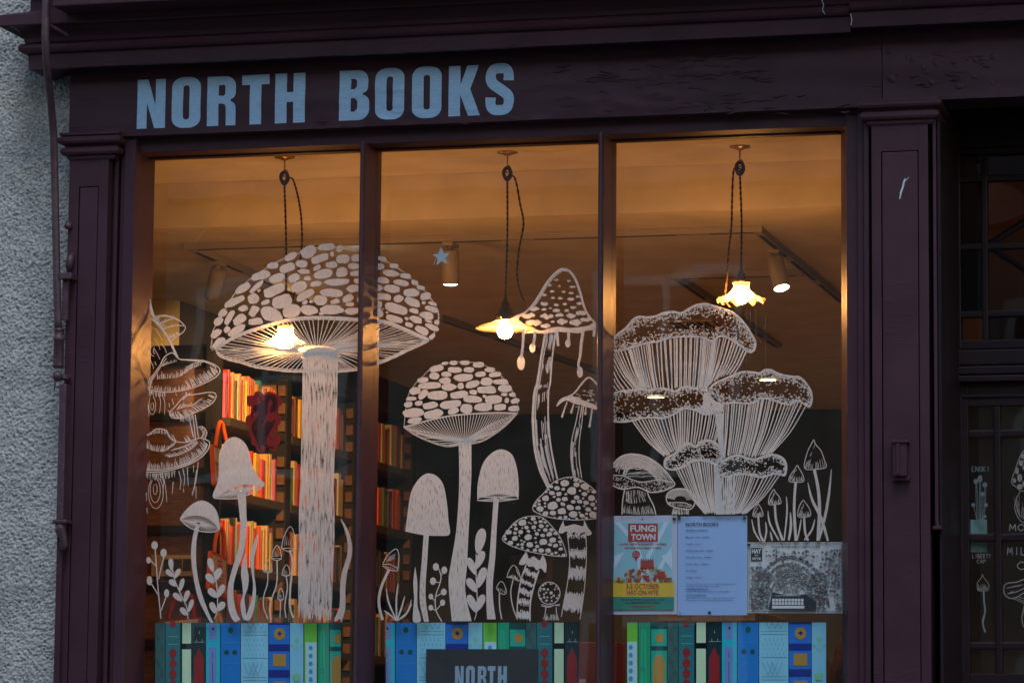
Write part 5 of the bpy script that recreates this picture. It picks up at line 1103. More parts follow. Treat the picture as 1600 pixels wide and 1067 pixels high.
A.stroke(g5([(62, 615), (68, 530), (80, 440), (100, 350), (150, 270), (210, 210), (280, 140), (360, 105), (470, 85), (570, 82), (690, 95), (790, 140), (870, 200), (930, 270), (970, 340), (1005, 420), (1010, 490), (1000, 512)]), 0.9)
rim = smooth(g5([(55, 626), (150, 600), (300, 560), (450, 530), (600, 516), (750, 508), (880, 506), (1005, 511)])); und = smooth(g5([(58, 626), (150, 690), (270, 745), (380, 780), (450, 786), (520, 776), (620, 766), (720, 740), (820, 680), (910, 610), (970, 550), (1005, 511)]))
A.stroke(rim, 2.2, n=2); A.stroke(und, 1.5, n=2); A.stroke([(x, y - 2) for x, y in und], 0.9, n=2)
c = (725, 689)
for i in range(40):
    t = (i + 0.5) / 40; e = at(rim, t); s0 = (c[0] + (t - 0.5) * 26, c[1] + 1); A.stroke([s0, (s0[0] + (e[0] - s0[0]) * 0.55, s0[1] + (e[1] - s0[1]) * 0.40 + 1.5), e], 0.9, 1.1, n=6)
for i in range(20):
    t = (i + 0.5) / 20; e = at(und, t); A.stroke([c, (c[0] + (e[0] - c[0]) * 0.5, c[1] + (e[1] - c[1]) * 0.62), e], 1.2, 1.0, n=5)
sl = smooth([(716.6, 686), (717.5, 740), (716.5, 779), (712.5, 831), (704.7, 878.5), (700.8, 910), (706, 970)]); sr = smooth([(736.5, 686), (736.5, 740), (734.8, 779), (732.2, 831), (729.6, 884), (727, 923), (737, 970)])
A.fill_slits(sl + sr[::-1], 46, (5, 20), 0.8)
A.obj('toadstool_drawing', M_white, PANES[1], 'medium toadstool with patched cap and plain stem in the middle pane')
A = Art(clip=C2, seed=21)
A.fill_slits(smooth(h5([(203, 495), (215, 400), (235, 270), (270, 200), (310, 160), (350, 150), (395, 170), (430, 220), (450, 320), (460, 430), (467, 512), (400, 521), (300, 515)]), 4, True), 60, (5, 16), 0.8, 0.35); A.fill_slits(smooth(h5([(312, 515), (300, 680), (290, 800), (290, 920), (315, 1032)]), 4) + smooth(h5([(343, 515), (335, 650), (325, 800), (325, 900), (343, 1032)]), 4)[::-1], 14, (5, 14), 0.7)
A.obj('mushroom_drawing', M_white, PANES[1], 'solid white tall domed mushroom left of the medium toadstool')
A = Art(clip=C2, seed=22); m5 = lambda p: T(500, 667, 2.6667, p); j5 = lambda p: T(740, 730, 4.27, p)
bell(A, m5([(655, 303), (658, 230), (680, 150), (720, 105), (760, 93), (800, 115), (820, 170), (828, 240), (827, 297)]), m5([(668, 293), (740, 278), (816, 288)]), m5([(655, 305), (740, 309), (827, 298)]), m5([(742, 296)])[0], j5([(133, 212), (120, 400), (105, 600), (85, 750), (85, 900), (90, 1012)]), j5([(168, 212), (155, 400), (145, 600), (130, 750), (130, 880), (148, 1012)]), 14, slits=34)
A.obj('mushroom_drawing', M_white, PANES[1], 'solid bell mushroom right of the medium toadstool stem')
A = Art(clip=C2, seed=23)
A.stroke(h5([(68, 693), (95, 640), (148, 598), (165, 640), (162, 690), (158, 728)]), 1.2); A.stroke(h5([(68, 693), (110, 690), (158, 715)]), 1.1); A.stroke(h5([(70, 700), (105, 722), (156, 730)]), 1.3)
for k in range(5): A.stroke(h5([(95 + 9 * k, 675 - 3 * k), (112 + 8 * k, 638 - 3 * k)]), 0.9, 0.5); A.stroke(h5([(85 + 14 * k, 700 + 4 * k), (98 + 9 * k, 712 + 2 * k)]), 0.8)
A.stroke(h5([(108, 718), (62, 820), (45, 920), (68, 1022)]), 4.0, 4.6)
for e, m_ in (((90, 835), (105, 920)), ((160, 805), (150, 900)), ((200, 880), (180, 950)), ((240, 900), (215, 975)), ((75, 965), (105, 985)), ((242, 925), (205, 990))): A.stroke(h5([(152, 1026), m_, e]), 1.6, 0.8, wm=2.8)
A.obj('mushroom_drawing', M_white, PANES[1], 'small striped mushroom with a grass tuft at the lower left of the middle pane')
A = Art(clip=C2, seed=24); A.fill(smooth(h5([(262, 703), (250, 800), (255, 900), (248, 1026), (292, 1030), (291, 990), (275, 930), (275, 800)]), 4, True)); A.obj('grass_drawing', M_white, PANES[1], 'narrow upright grass spike beside the tall domed mushroom')
A = Art(clip=C2, seed=25); A.stroke(h5([(420, 1030), (385, 960), (384, 880), (410, 800), (415, 760), (402, 715)]), 1.8, 1.5)
for x, y, a, b, sx, sy in ((385, 705, 36, 45, 402, 715), (435, 725, 34, 44, 414, 762), (368, 790, 36, 44, 408, 800), (432, 855, 34, 40, 388, 880), (355, 882, 28, 34, 383, 912), (425, 918, 30, 38, 387, 962), (355, 948, 28, 34, 388, 968)): A.stroke(h5([(sx, sy), (x, y)]), 1.4); A.blob(580 + x / H, 700 + y / H, a / H, b / H, rag=0.03, sq=2.1, n=18)
A.obj('sprig_drawing', M_white, PANES[1], 'berry sprig painted left of the medium toadstool foot')
A = Art(clip=C2, seed=26); A.stroke(h5([(625, 630), (624, 740), (630, 860), (632, 950), (615, 1022)]), 1.7, 1.4)
for l_ in ((648, 552, 154, 60, 78), (600, 702, 112, 42, 115), (645, 665, 118, 46, 66), (655, 770, 130, 50, 70), (600, 815, 98, 46, 125), (603, 925, 118, 46, 115), (648, 920, 108, 46, 66)): A.leaf(580 + l_[0] / H, 700 + l_[1] / H, l_[2] / H, l_[3] / H, l_[4])
A.obj('sprig_drawing', M_white, PANES[1], 'broad leaf sprig painted right of the medium toadstool foot')
# inkcap dripping
i5 = lambda p: T(740, 400, S5, p); J = 4.85; k5 = lambda p: T(780, 580, J, p)
A = Art(clip=C2, seed=27)
ol = smooth(i5([(225, 615), (280, 555), (345, 508), (430, 470), (490, 410), (540, 340), (600, 240), (660, 165), (710, 122), (745, 110), (790, 122), (830, 162), (860, 220), (890, 310), (920, 420), (960, 500), (1015, 560)])); A.stroke(ol, 2.0, 3.2, n=2, wm=3.6); A.stroke([(x + 2, y + 2.5) for x, y in ol[18:60]], 1.2, n=2)
A.fill(smooth(i5([(280, 562), (340, 518), (400, 488), (375, 530), (415, 565), (440, 600), (430, 650), (405, 600), (350, 575)]), 4, True))
for x, y, w in ((690, 200, 40), (795, 208, 30), (715, 252, 25), (825, 258, 50), (630, 245, 40), (655, 295, 40), (750, 298, 35), (812, 310, 40), (590, 325, 38), (663, 350, 34), (723, 353, 42), (810, 358, 58), (870, 340, 40), (520, 382, 36), (590, 398, 64), (690, 408, 42), (760, 402, 42), (880, 395, 46), (505, 440, 84), (585, 445, 44), (640, 435, 28), (690, 455, 62), (775, 455, 44), (830, 428, 52), (455, 495, 114), (610, 503, 114), (715, 492, 68), (812, 497, 80), (895, 475, 86), (500, 555, 134), (600, 580, 84), (660, 548, 38), (740, 548, 90), (848, 553, 100), (930, 530, 86)):
    A.ragged(740 + x / S5, 400 + y / S5, w / S5, min(w * 0.55, 14 + (y - 190) * 0.115) / S5 * (1.0))
A.fill(smooth(i5([(430, 645), (500, 608), (560, 622), (640, 600), (720, 590), (800, 600), (880, 592), (960, 580), (1010, 548), (1015, 610), (940, 622), (890, 642), (800, 637), (720, 632), (600, 645), (500, 642)]), 4, True))
for st, bl in (([(415, 610), (412, 720), (396, 860)], (395, 890, 66, 120)), ([(512, 630), (505, 700), (490, 760)], (490, 768, 52, 78)), ([(692, 630), (700, 690), (705, 750)], None), ([(792, 630), (792, 690), (786, 725)], (786, 728, 46, 66)), ([(912, 630), (896, 740), (890, 820), (874, 900), (882, 960)], (886, 968, 50, 92)), ([(1002, 590), (1006, 630), (1000, 672)], None)):
    A.stroke(i5(st), 4.6 if bl else 5.0, 3.6)
    if bl: A.blob(740 + bl[0] / S5, 400 + bl[1] / S5, bl[2] / S5, bl[3] / S5, rag=0.04, sq=2.1)
eL = smooth(i5([(598, 640), (562, 850), (530, 1060)]) + k5([(270, 150), (256, 330), (262, 500), (280, 640), (315, 760), (372, 880)])); eR = smooth(i5([(685, 640), (655, 850), (638, 1060)]) + k5([(374, 150), (371, 330), (382, 500), (405, 650), (440, 815)]))
A.stroke(eL, 3.2, 4.5, n=2, wob=0.12); A.stroke([(x + 3.6, y) for x, y in eL], 1.6, 2.0, n=2); A.stroke(eR, 2.4, 2.6, n=2)
for t0, t1, n_ in ((0.0, 0.10, 16), (0.13, 0.22, 12), (0.27, 0.37, 12), (0.40, 0.50, 9), (0.53, 0.72, 10), (0.66, 1.0, 22)):
    for q in range(n_):
        u = A.r.uniform(0.12, 0.92); a0 = t0 + A.r.uniform(0, (t1 - t0) * 0.4); a1 = t1 - A.r.uniform(0, (t1 - t0) * 0.4); pts = []
        for kk in range(4):
            t = a0 + (a1 - a0) * kk / 3; a, b = at(eL, t), at(eR, t); pts.append((a[0] + (b[0] - a[0]) * u, a[1] + (b[1] - a[1]) * u))
        A.stroke(pts, 1.3, 0.9, n=3)
A.obj('mushroom_drawing', M_white, PANES[1], 'tall dripping inkcap painted beside the middle lamp')
A = Art(clip=C2, seed=28)
A.stroke(k5([(435, 265), (470, 212), (560, 172), (620, 100), (660, 57), (690, 50), (725, 80), (760, 130)]), 1.6, 2.2, wm=2.6); A.fill(smooth(k5([(440, 265), (475, 210), (540, 185), (620, 215), (730, 255), (770, 280), (770, 300), (640, 262), (560, 240), (500, 222)]), 4, True))
for r_ in range(46): x = A.r.uniform(0, 1); y = A.r.uniform(0, 1); A.ragged(780 + (575 + x * 150 + y * 10) / J, 580 + (130 + y * 110 - (0 if x > 0.4 else -30) + x * 10) / J, A.r.uniform(2, 5), A.r.uniform(1, 2.2))
for st in ([(515, 230), (490, 300), (475, 350)], [(568, 240), (555, 280), (544, 318)], [(658, 270), (652, 330)], [(705, 280), (695, 350), (683, 425)]): A.stroke(k5(st), 1.6, 3.4)
l2 = smooth(k5([(607, 262), (580, 390), (550, 520), (542, 640), (562, 800)])); r2 = smooth(k5([(640, 270), (625, 400), (607, 540), (607, 680), (626, 808)])); A.stroke(l2, 1.4, n=2); A.stroke(r2, 1.4, n=2); scrub(A, l2, r2, 26, 0.12, 0.35, 0.9, 1.6)
A.obj('mushroom_drawing', M_white, PANES[1], 'small dripping inkcap painted against the second mullion')
# spotted toadstools
def spotted(A, outline, rmin, rmax, sc, n, sqz=0.75):
    poly = smooth(outline, 4, True); A.stroke(poly, 1.3, n=1); xs = [p[0] for p in poly]; ys = [p[1] for p in poly]; pl_ = []; tries = 0
    while len(pl_) < n and tries < 6000:
        tries += 1; p = (A.r.uniform(min(xs), max(xs)), A.r.uniform(min(ys), max(ys)))
        if not inside(p, poly): continue
        d = edge_dist(p, poly); r_ = A.r.uniform(rmin, rmax) * (0.55 + 0.45 * min(1, d / 9)) * (1.0 if tries < 2500 else 0.5)
        if d < r_ * 0.55: continue
        if any(math.hypot((p[0] - q[0]) , (p[1] - q[1]) / sqz) < (r_ + q[2]) * 1.12 + 0.6 for q in pl_): continue
        pl_.append((p[0], p[1], r_)); A.blob(p[0], p[1], 2 * r_, 2 * r_ * sqz, A.r.uniform(-15, 15), rag=0.16, n=12, sq=2.4)
def ragband(A, l, r_, t0, t1, n=22):
    for i in range(n):
        u = (i + 0.5) / n; a0 = t0 + A.r.uniform(-0.02, 0.035); a1 = t1 + A.r.uniform(-0.035, 0.02); p = []
        for t in (a0, (a0 + a1) / 2, a1): a, b = at(l, t), at(r_, t); p.append((a[0] + (b[0] - a[0]) * u, a[1] + (b[1] - a[1]) * u))
        wd = abs(at(r_, t0)[0] - at(l, t0)[0]) / n; A.stroke(p, wd * 1.25, wd * 1.0, n=2)
A = Art(clip=C2, seed=30)
spotted(A, j5([(405, 292), (394, 270), (420, 220), (470, 170), (520, 110), (570, 80), (640, 64), (700, 75), (750, 105), (800, 145), (850, 200), (900, 290), (890, 325), (800, 342), (700, 350), (600, 346), (520, 335), (450, 315)]), 3.6, 8.5, 1, 74)
A.fill(smooth(j5([(600, 352), (578, 395), (567, 432), (590, 440), (620, 425), (640, 450), (670, 430), (700, 446), (740, 430), (758, 455), (790, 440), (762, 400), (738, 352), (730, 392), (670, 378), (610, 392)]), 3, True))
l3 = smooth(j5([(625, 435), (637, 550), (640, 650), (625, 780), (605, 880), (585, 995)])); r3 = smooth(j5([(748, 440), (753, 550), (750, 660), (742, 780), (728, 900), (710, 1012)])); A.stroke(l3, 1.3, n=2); A.stroke(r3, 1.3, n=2)
for a, b in ((0.01, 0.07), (0.19, 0.30), (0.41, 0.54), (0.70, 0.90)): ragband(A, l3, r3, a, b)
A.obj('toadstool_drawing', M_white, PANES[1], 'spotted toadstool with striped stem against the second mullion')
A = Art(clip=C2, seed=31)
spotted(A, j5([(200, 492), (193, 470), (220, 430), (270, 370), (330, 335), (400, 324), (460, 335), (520, 390), (580, 470), (616, 570), (610, 592), (540, 590), (450, 576), (350, 555), (250, 522)]), 2.8, 7.5, 1, 66)
A.fill(smooth(j5([(355, 565), (312, 620), (304, 645), (330, 650), (350, 640), (370, 662), (400, 660), (420, 685), (450, 672), (480, 702), (486, 640), (462, 585), (440, 620), (400, 592), (370, 610)]), 3, True)); A.stroke(j5([(352, 560), (310, 625)]), 1.2); A.stroke(j5([(460, 580), (486, 650)]), 1.2)
l4 = smooth(j5([(352, 645), (325, 720), (308, 790), (293, 900), (290, 1012)])); r4 = smooth(j5([(436, 685), (412, 760), (395, 820), (378, 910), (376, 1024)])); A.stroke(l4, 2.0, n=2); A.stroke(r4, 2.4, n=2)
for a, b in ((0.10, 0.20), (0.33, 0.43), (0.52, 0.62), (0.69, 0.77), (0.85, 0.97)): ragband(A, l4, r4, a, b, 16)
A.obj('toadstool_drawing', M_white, PANES[1], 'leaning spotted toadstool with striped stem and skirt')
A = Art(clip=C2, seed=32)
ci = [(505 + 72 * math.cos(a), 838 + 74 * math.sin(a)) for a in [i * math.pi / 10 for i in range(20)]]; spotted(A, j5(ci), 1.6, 2.9, 1, 26, 0.9)
for k_ in range(2): A.stroke(j5([(452, 912 + 10 * k_), (500, 925 + 6 * k_), (540, 918), (576, 922 - 10 * k_)]), 1.2)
A.stroke(j5([(482, 930), (478, 970), (468, 1012)]), 1.4); A.stroke(j5([(552, 930), (553, 970), (568, 1018)]), 1.4); A.hatch(j5([(478, 1018), (565, 1018)]), 18, 8, (70, 110), 1.1)
A.obj('toadstool_drawing', M_white, PANES[1], 'tiny round spotted toadstool button between the striped stems')
A = Art(clip=C2, seed=33); A.stroke(j5([(222, 735), (235, 690), (265, 652), (295, 680), (312, 742), (295, 755), (270, 740), (235, 730), (222, 735)]), 1.1); A.hatch(j5([(235, 735), (300, 750)]), 12, 5, (60, 120), 1.0); A.hatch(j5([(285, 690), (305, 730)]), 5, 6, 100, 0.8); A.stroke(j5([(265, 742), (248, 830), (262, 930), (292, 1012)]), 1.5, 1.8)
A.stroke(j5([(152, 806), (165, 775), (186, 760), (205, 780), (218, 830), (205, 845), (180, 838), (155, 808)]), 1.1); A.hatch(j5([(165, 815), (212, 838)]), 7, 4, 95, 0.8); A.stroke(j5([(172, 838), (174, 930), (188, 1012)]), 1.7, 1.9)
A.obj('mushroom_drawing', M_white, PANES[1], 'two tiny thin outlined mushrooms left of the leaning toadstool')
A = Art(clip=C2, seed=34); st = []
for i in range(10):
    a = -math.pi / 2 + i * math.pi / 5 - 0.08; r_ = (15.5, 6.2)[i % 2]; st.append((689.5 + r_ * math.cos(a) * 0.95, 401.5 + r_ * math.sin(a)))
A.fill(st); A.stroke([(677, 414), (682, 404), (689, 388)], 0.8); A.stroke([(690, 388), (694, 398), (702, 413)], 0.8)
A.obj('star_drawing', M_bluepaint, PANES[1], 'small pale blue star painted at the top of the middle pane')

# ---- right pane: chanterelles --------------------------------------------
K5 = lambda p: T(950, 460, S5, p); L5 = lambda p: T(1090, 460, S5, p); M5 = lambda p: T(950, 640, S5, p); N5 = lambda p: T(1120, 640, 4.85, p)
def chant(seed, up, lo, dots, edge, gl, label, lobe=None, wline=3.4, size=2.4, keep=0.05):
    A = Art(clip=C3, seed=seed, levels=24); U, Lw = smooth(up, 6), smooth(lo, 6)
    A.stroke(U, wline, wline * 1.1, n=2, wob=0.08); A.stroke(Lw, wline * 0.8, n=2, wob=0.1); stipple(A, U + Lw[::-1], int(dots * 1.25), edge * 1.15, size, keep)
    if lobe: A.fill(smooth(lobe, 4, True))
    for top, bot, n, w in gl: gills(A, smooth(top, 6), smooth(bot, 6), int(n * 0.56), w * 1.25, cut0=0.03, cut1=0.12)
    A.obj('chanterelle_drawing', M_white, PANES[2], label); return A
upA = K5([(30, 385), (80, 335), (150, 280), (210, 212), (260, 187), (330, 192), (400, 182), (460, 157), (540, 146), (610, 157), (680, 117), (750, 87), (820, 82)]) + L5([(130, 97), (200, 117), (280, 147), (350, 200), (410, 270), (450, 340), (480, 400), (474, 452), (452, 476), (410, 474)])
loA = K5([(30, 472), (100, 468), (180, 450), (260, 422), (340, 402), (420, 390), (500, 366), (600, 352), (720, 352), (800, 362), (860, 386)]) + L5([(150, 368), (190, 350), (240, 356), (300, 390), (360, 430), (410, 474)])
chant(40, upA, loA, 950, 7.5, [(K5([(180, 455), (260, 428), (340, 405), (500, 372), (600, 356), (720, 356), (800, 366)]), K5([(300, 790), (340, 792), (400, 795), (520, 800), (600, 785), (700, 785), (760, 790)]), 62, 1.5), (K5([(800, 366), (860, 388)]) + L5([(150, 372), (240, 362), (330, 412), (415, 478)]), K5([(760, 792), (800, 795), (820, 795)]) + L5([(110, 745), (200, 690), (300, 672)]), 34, 1.6), (K5([(40, 485), (90, 470), (180, 455)]), K5([(240, 795), (270, 792), (300, 790)]), 12, 1.5), (K5([(36, 500), (36, 620), (36, 760)]), K5([(235, 795), (140, 795), (70, 800)]), 9, 1.6)], 'topmost wide chanterelle with stippled wavy cap', keep=0.035)
upB = K5([(30, 850), (80, 812), (160, 802), (260, 790), (340, 797), (430, 785), (500, 792), (560, 807), (620, 777), (700, 777), (780, 797), (850, 800)])
loB = K5([(30, 1055), (120, 1062), (210, 1050), (290, 1030), (380, 1026), (450, 1032), (510, 1015), (570, 985), (640, 948), (720, 962), (820, 1000), (955, 970)])
chant(41, upB, loB, 620, 6.5, [(K5([(200, 1055), (290, 1036), (400, 1034), (510, 1020), (600, 970)]), M5([(480, 400), (500, 385), (540, 365), (580, 345), (610, 320)]), 30, 1.5), (K5([(600, 970), (680, 955), (780, 990), (880, 990), (950, 975)]), M5([(610, 320), (660, 280), (740, 290), (830, 250), (900, 280)]), 30, 1.5)], 'left middle chanterelle below the topmost one', lobe=K5([(790, 835), (850, 800), (862, 850), (900, 890), (952, 905), (960, 970), (900, 988), (820, 1000), (740, 965), (790, 920)]))
upD = L5([(90, 800), (140, 745), (200, 715), (280, 682), (340, 656), (400, 646), (470, 651), (520, 656), (560, 632), (610, 631), (660, 656), (720, 676), (800, 687), (850, 692), (900, 737), (940, 802), (950, 862), (942, 918), (925, 938)])
loD = L5([(190, 900), (250, 908), (300, 900), (400, 908), (470, 900), (520, 871), (560, 866), (620, 876), (700, 906), (770, 915), (820, 890), (860, 896), (925, 938)])
chant(42, upD, loD, 620, 6.5, [(L5([(210, 905), (300, 905), (400, 912), (470, 905), (540, 872), (620, 880)]), N5([(30, 380), (90, 355), (150, 345), (200, 350), (240, 362), (280, 368)]), 38, 1.5), (L5([(620, 880), (700, 910), (770, 918), (840, 896), (915, 938)]), N5([(280, 368), (320, 360), (350, 352), (385, 342), (412, 335)]), 18, 1.6)], 'right middle chanterelle with broad stippled cap')
upC = M5([(500, 492), (476, 470), (475, 430), (492, 400), (550, 370), (598, 330), (640, 287), (690, 285), (730, 306), (780, 267), (840, 256), (900, 282), (935, 330), (942, 400), (930, 440), (908, 460)]); loC = M5([(500, 492), (555, 498), (640, 470), (700, 432), (760, 421), (830, 432), (908, 460)])
chant(43, upC, loC, 430, 6, [(M5([(565, 502), (640, 475), (700, 438), (760, 426), (830, 436), (905, 462)]), M5([(812, 872), (825, 872), (840, 872), (860, 872), (880, 872), (900, 872)]), 34, 1.4)], 'small lower chanterelle with two humped cap', wline=3.8)
upE = N5([(15, 480), (8, 450), (22, 410), (60, 380), (110, 356), (170, 346), (230, 366), (290, 376), (350, 356), (410, 341), (470, 351), (510, 381), (526, 430), (516, 490), (492, 491)]); loE = N5([(15, 480), (50, 504), (120, 500), (200, 486), (280, 501), (350, 511), (430, 486), (492, 491)])
chant(44, upE, loE, 420, 5, [(N5([(10, 505), (120, 504), (200, 492), (280, 505)]), N5([(5, 790), (60, 792), (110, 792), (150, 792)]), 26, 1.4), (N5([(280, 505), (350, 514), (430, 490), (488, 492)]), N5([(150, 792), (175, 792), (195, 792), (216, 790)]), 14, 1.5)], 'lowest chanterelle with flat stippled cap above the white notice')
A = Art(clip=C3, seed=45)   # shared stem between the two lower caps
gills(A, M5([(905, 465), (925, 520), (930, 560), (1010, 560), (1060, 560)]), M5([(900, 872), (930, 872), (960, 872), (1000, 872), (1060, 872)]), 18, 1.8); A.fill(M5([(905, 540), (935, 540), (945, 700), (930, 872), (905, 872), (915, 700)]))
gills(A, M5([(890, 30), (930, 30), (960, 30)]), M5([(945, 420), (955, 410), (965, 400)]), 9, 1.4)
A.obj('stem_drawing', M_white, PANES[2], 'hatched stem between the two lowest chanterelles')
A = Art(clip=C3, seed=46)
po = smooth(M5([(28, 515), (40, 460), (90, 402), (160, 372), (240, 372), (330, 396), (420, 452), (490, 522), (540, 592), (556, 622), (520, 652), (440, 680), (350, 686), (250, 645), (140, 660), (80, 650), (30, 612)]), 4, True); A.stroke(po, 2.0, n=1)
for k_ in range(17):
    f = 0.97 - k_ * 0.028; c_ = M5([(270, 600)])[0]; t0 = A.r.uniform(0.0, 0.10); t1 = A.r.uniform(0.40, 0.62); arc = [at(po, t0 + (t1 - t0) * i / 8) for i in range(9)]; A.stroke([(c_[0] + (x - c_[0]) * f, c_[1] + (y - c_[1]) * f) for x, y in arc], 1.2, 0.6)
for k_ in range(14): y = A.r.uniform(470, 560); x = A.r.uniform(110, 300); A.stroke(M5([(x, y), (x + 70, y - 6), (x + A.r.uniform(90, 170), y + 4)]), 0.9, 0.5)
lowb = M5([(32, 548), (120, 548), (200, 582), (280, 602), (360, 592), (440, 582), (530, 605)]); A.stroke(lowb, 1.6); stipple(A, smooth(lowb, 4) + smooth(M5([(520, 650), (440, 678), (350, 684), (250, 645), (140, 658), (35, 615)]), 4), 260, 9, 1.6, 0.4)
A.stroke(M5([(140, 655), (122, 760), (116, 872)]), 1.7); A.stroke(M5([(320, 655), (340, 720), (380, 800), (400, 876)]), 1.7); A.hatch(M5([(130, 860), (250, 872), (390, 868)]), 24, (9, 12), (80, 110), 1.1); A.hatch(M5([(150, 760), (200, 780), (330, 760)]), 12, 12, (75, 115), 1.0); A.hatch(M5([(150, 680), (240, 670), (315, 690)]), 12, 9, (-80, -100), 1.0)
A.obj('mushroom_drawing', M_white, PANES[2], 'stout porcini mushroom above the colourful festival poster')
A = Art(clip=C3, seed=47); gp = smooth(M5([(485, 740), (495, 700), (540, 666), (610, 657), (680, 676), (727, 732), (715, 800), (672, 830), (560, 812), (500, 782)]), 4, True); A.stroke(gp, 1.8, n=1)
c_ = M5([(605, 760)])[0]
for k_ in range(8): f = 0.93 - 0.07 * k_; arc = [at(gp, 0.02 + 0.5 * i / 8) for i in range(9)]; A.stroke([(c_[0] + (x - c_[0]) * f, c_[1] + (y - c_[1]) * f) for x, y in arc], 1.1, 0.7)
A.stroke(M5([(495, 775), (560, 772), (640, 775), (700, 800)]), 1.4); A.hatch(M5([(510, 790), (600, 805), (690, 815)]), 18, 4, 85, 1.0); A.hatch(M5([(540, 868), (600, 872), (665, 868)]), 16, 10, (75, 105), 1.2); A.stroke(M5([(560, 812), (545, 830), (535, 872)]), 1.4); A.stroke(M5([(665, 828), (670, 850), (668, 872)]), 1.4)
A.obj('mushroom_drawing', M_white, PANES[2], 'small round button mushroom beside the porcini')
for sd, cap_, st, w, lb in ((50, [(735, 225), (712, 268), (685, 325), (664, 440), (740, 451), (828, 436), (815, 380), (790, 310), (752, 266), (735, 225)], [(738, 450), (768, 600), (778, 750), (768, 992)], 5.5, 'tallest pointed liberty cap at the right of the right pane'), (51, [(610, 418), (590, 450), (556, 500), (548, 541), (600, 549), (658, 541), (650, 490), (626, 446), (610, 418)], [(598, 550), (586, 750), (600, 992)], 4.6, 'second tallest liberty cap in the grass above the map'), (52, [(433, 600), (402, 650), (393, 714), (440, 716), (487, 706), (470, 655), (446, 626), (433, 600)], [(440, 716), (452, 850), (500, 990)], 4.0, 'middle sized liberty cap leaning right above the map'), (53, [(315, 710), (282, 760), (275, 804), (315, 809), (350, 801), (340, 755), (315, 710)], [(315, 810), (325, 930), (355, 1000)], 3.4, 'liberty cap nearest the white notice'), (54, [(655, 682), (626, 730), (614, 804), (660, 813), (710, 800), (700, 745), (655, 682)], [(662, 815), (670, 930), (692, 990)], 3.8, 'short liberty cap with crossing blades above the map')):
    A = Art(clip=C3, seed=sd); cp = smooth(N5(cap_), 4); A.stroke(cp, 1.2, n=1); b0 = N5([cap_[3 if sd > 50 else 3]])[0]; xs = [p[0] for p in cp]; ys = [p[1] for p in cp]
    A.hatch([(min(xs) + 1.5, max(ys) - 2.5), ((min(xs) + max(xs)) / 2, max(ys) - 1), (max(xs) - 1.5, max(ys) - 2.5)], 13, (max(ys) - min(ys)) * 0.24, (75, 100), 0.9); A.hatch([(min(xs) + 2.5, max(ys) - 4), ((min(xs) + max(xs)) / 2 - 1, min(ys) + 9)], 7, 5, 70, 0.8)
    A.stroke(N5(st), w * 0.8, w); A.stroke([(x - w * 0.35, y) for x, y in N5(st)], 0.9); A.obj('liberty_cap_drawing', M_white, PANES[2], lb)
A = Art(clip=C3, seed=56)
for p, w in (([(265, 830), (285, 920), (330, 995)], 2.6), ([(370, 850), (376, 920), (360, 1000)], 2.8), ([(388, 765), (402, 860), (470, 988)], 2.8), ([(527, 657), (532, 780), (510, 992)], 2.6), ([(557, 775), (562, 880), (545, 988)], 4.0), ([(405, 920), (420, 992)], 2.8), ([(640, 825), (628, 900), (608, 992)], 2.4), ([(743, 828), (720, 910), (663, 988)], 3.0), ([(690, 550), (722, 680), (790, 820), (842, 992)], 4.6), ([(868, 450), (852, 620), (822, 800), (772, 992)], 4.2)): A.stroke(N5(p), 0.9, w * 0.7, wm=w)
A.obj('grass_drawing', M_white, PANES[2], 'white grass blades growing among the liberty caps')

# dust and a long scratch on the panes
M_dust = film('pale_dust', (0.55, 0.52, 0.48), 0.3)
rg = random.Random(44)
for pane, lamp, (xa_, xb_) in ((0, (440, 545), (236, 560)), (1, (790, 525), (594, 928)), (2, (1160, 500), (962, 1312))):
    A = Art(Y=0.0094, step=0.0, seed=90 + pane)
    for i in range(110):
        if i < 60: x, y = rg.gauss(lamp[0], 60), rg.gauss(lamp[1] + 25, 55)
        else: x, y = rg.uniform(xa_, xb_), rg.uniform(260, 960)
        if not (xa_ < x < xb_): continue
        r_ = abs(rg.gauss(0.32, 0.16)) + 0.12; A.fill([(x - r_, y), (x, y - r_ * rg.uniform(0.6, 1.6)), (x + r_, y), (x, y + r_)])
    if pane == 0: A.stroke([(300, 385), (360, 310), (420, 246)], 0.35, 0.2)
    if pane == 2:
        for x in (1100, 1112, 1150, 1166, 1172, 1181, 1196): A.stroke([(x, 478 + rg.uniform(-20, 20)), (x + 0.6, 520), (x, 540 + rg.uniform(0, 60))], 0.22, 0.12)
    o = A.obj('dust', M_dust, PANES[pane]); o['kind'] = 'stuff'
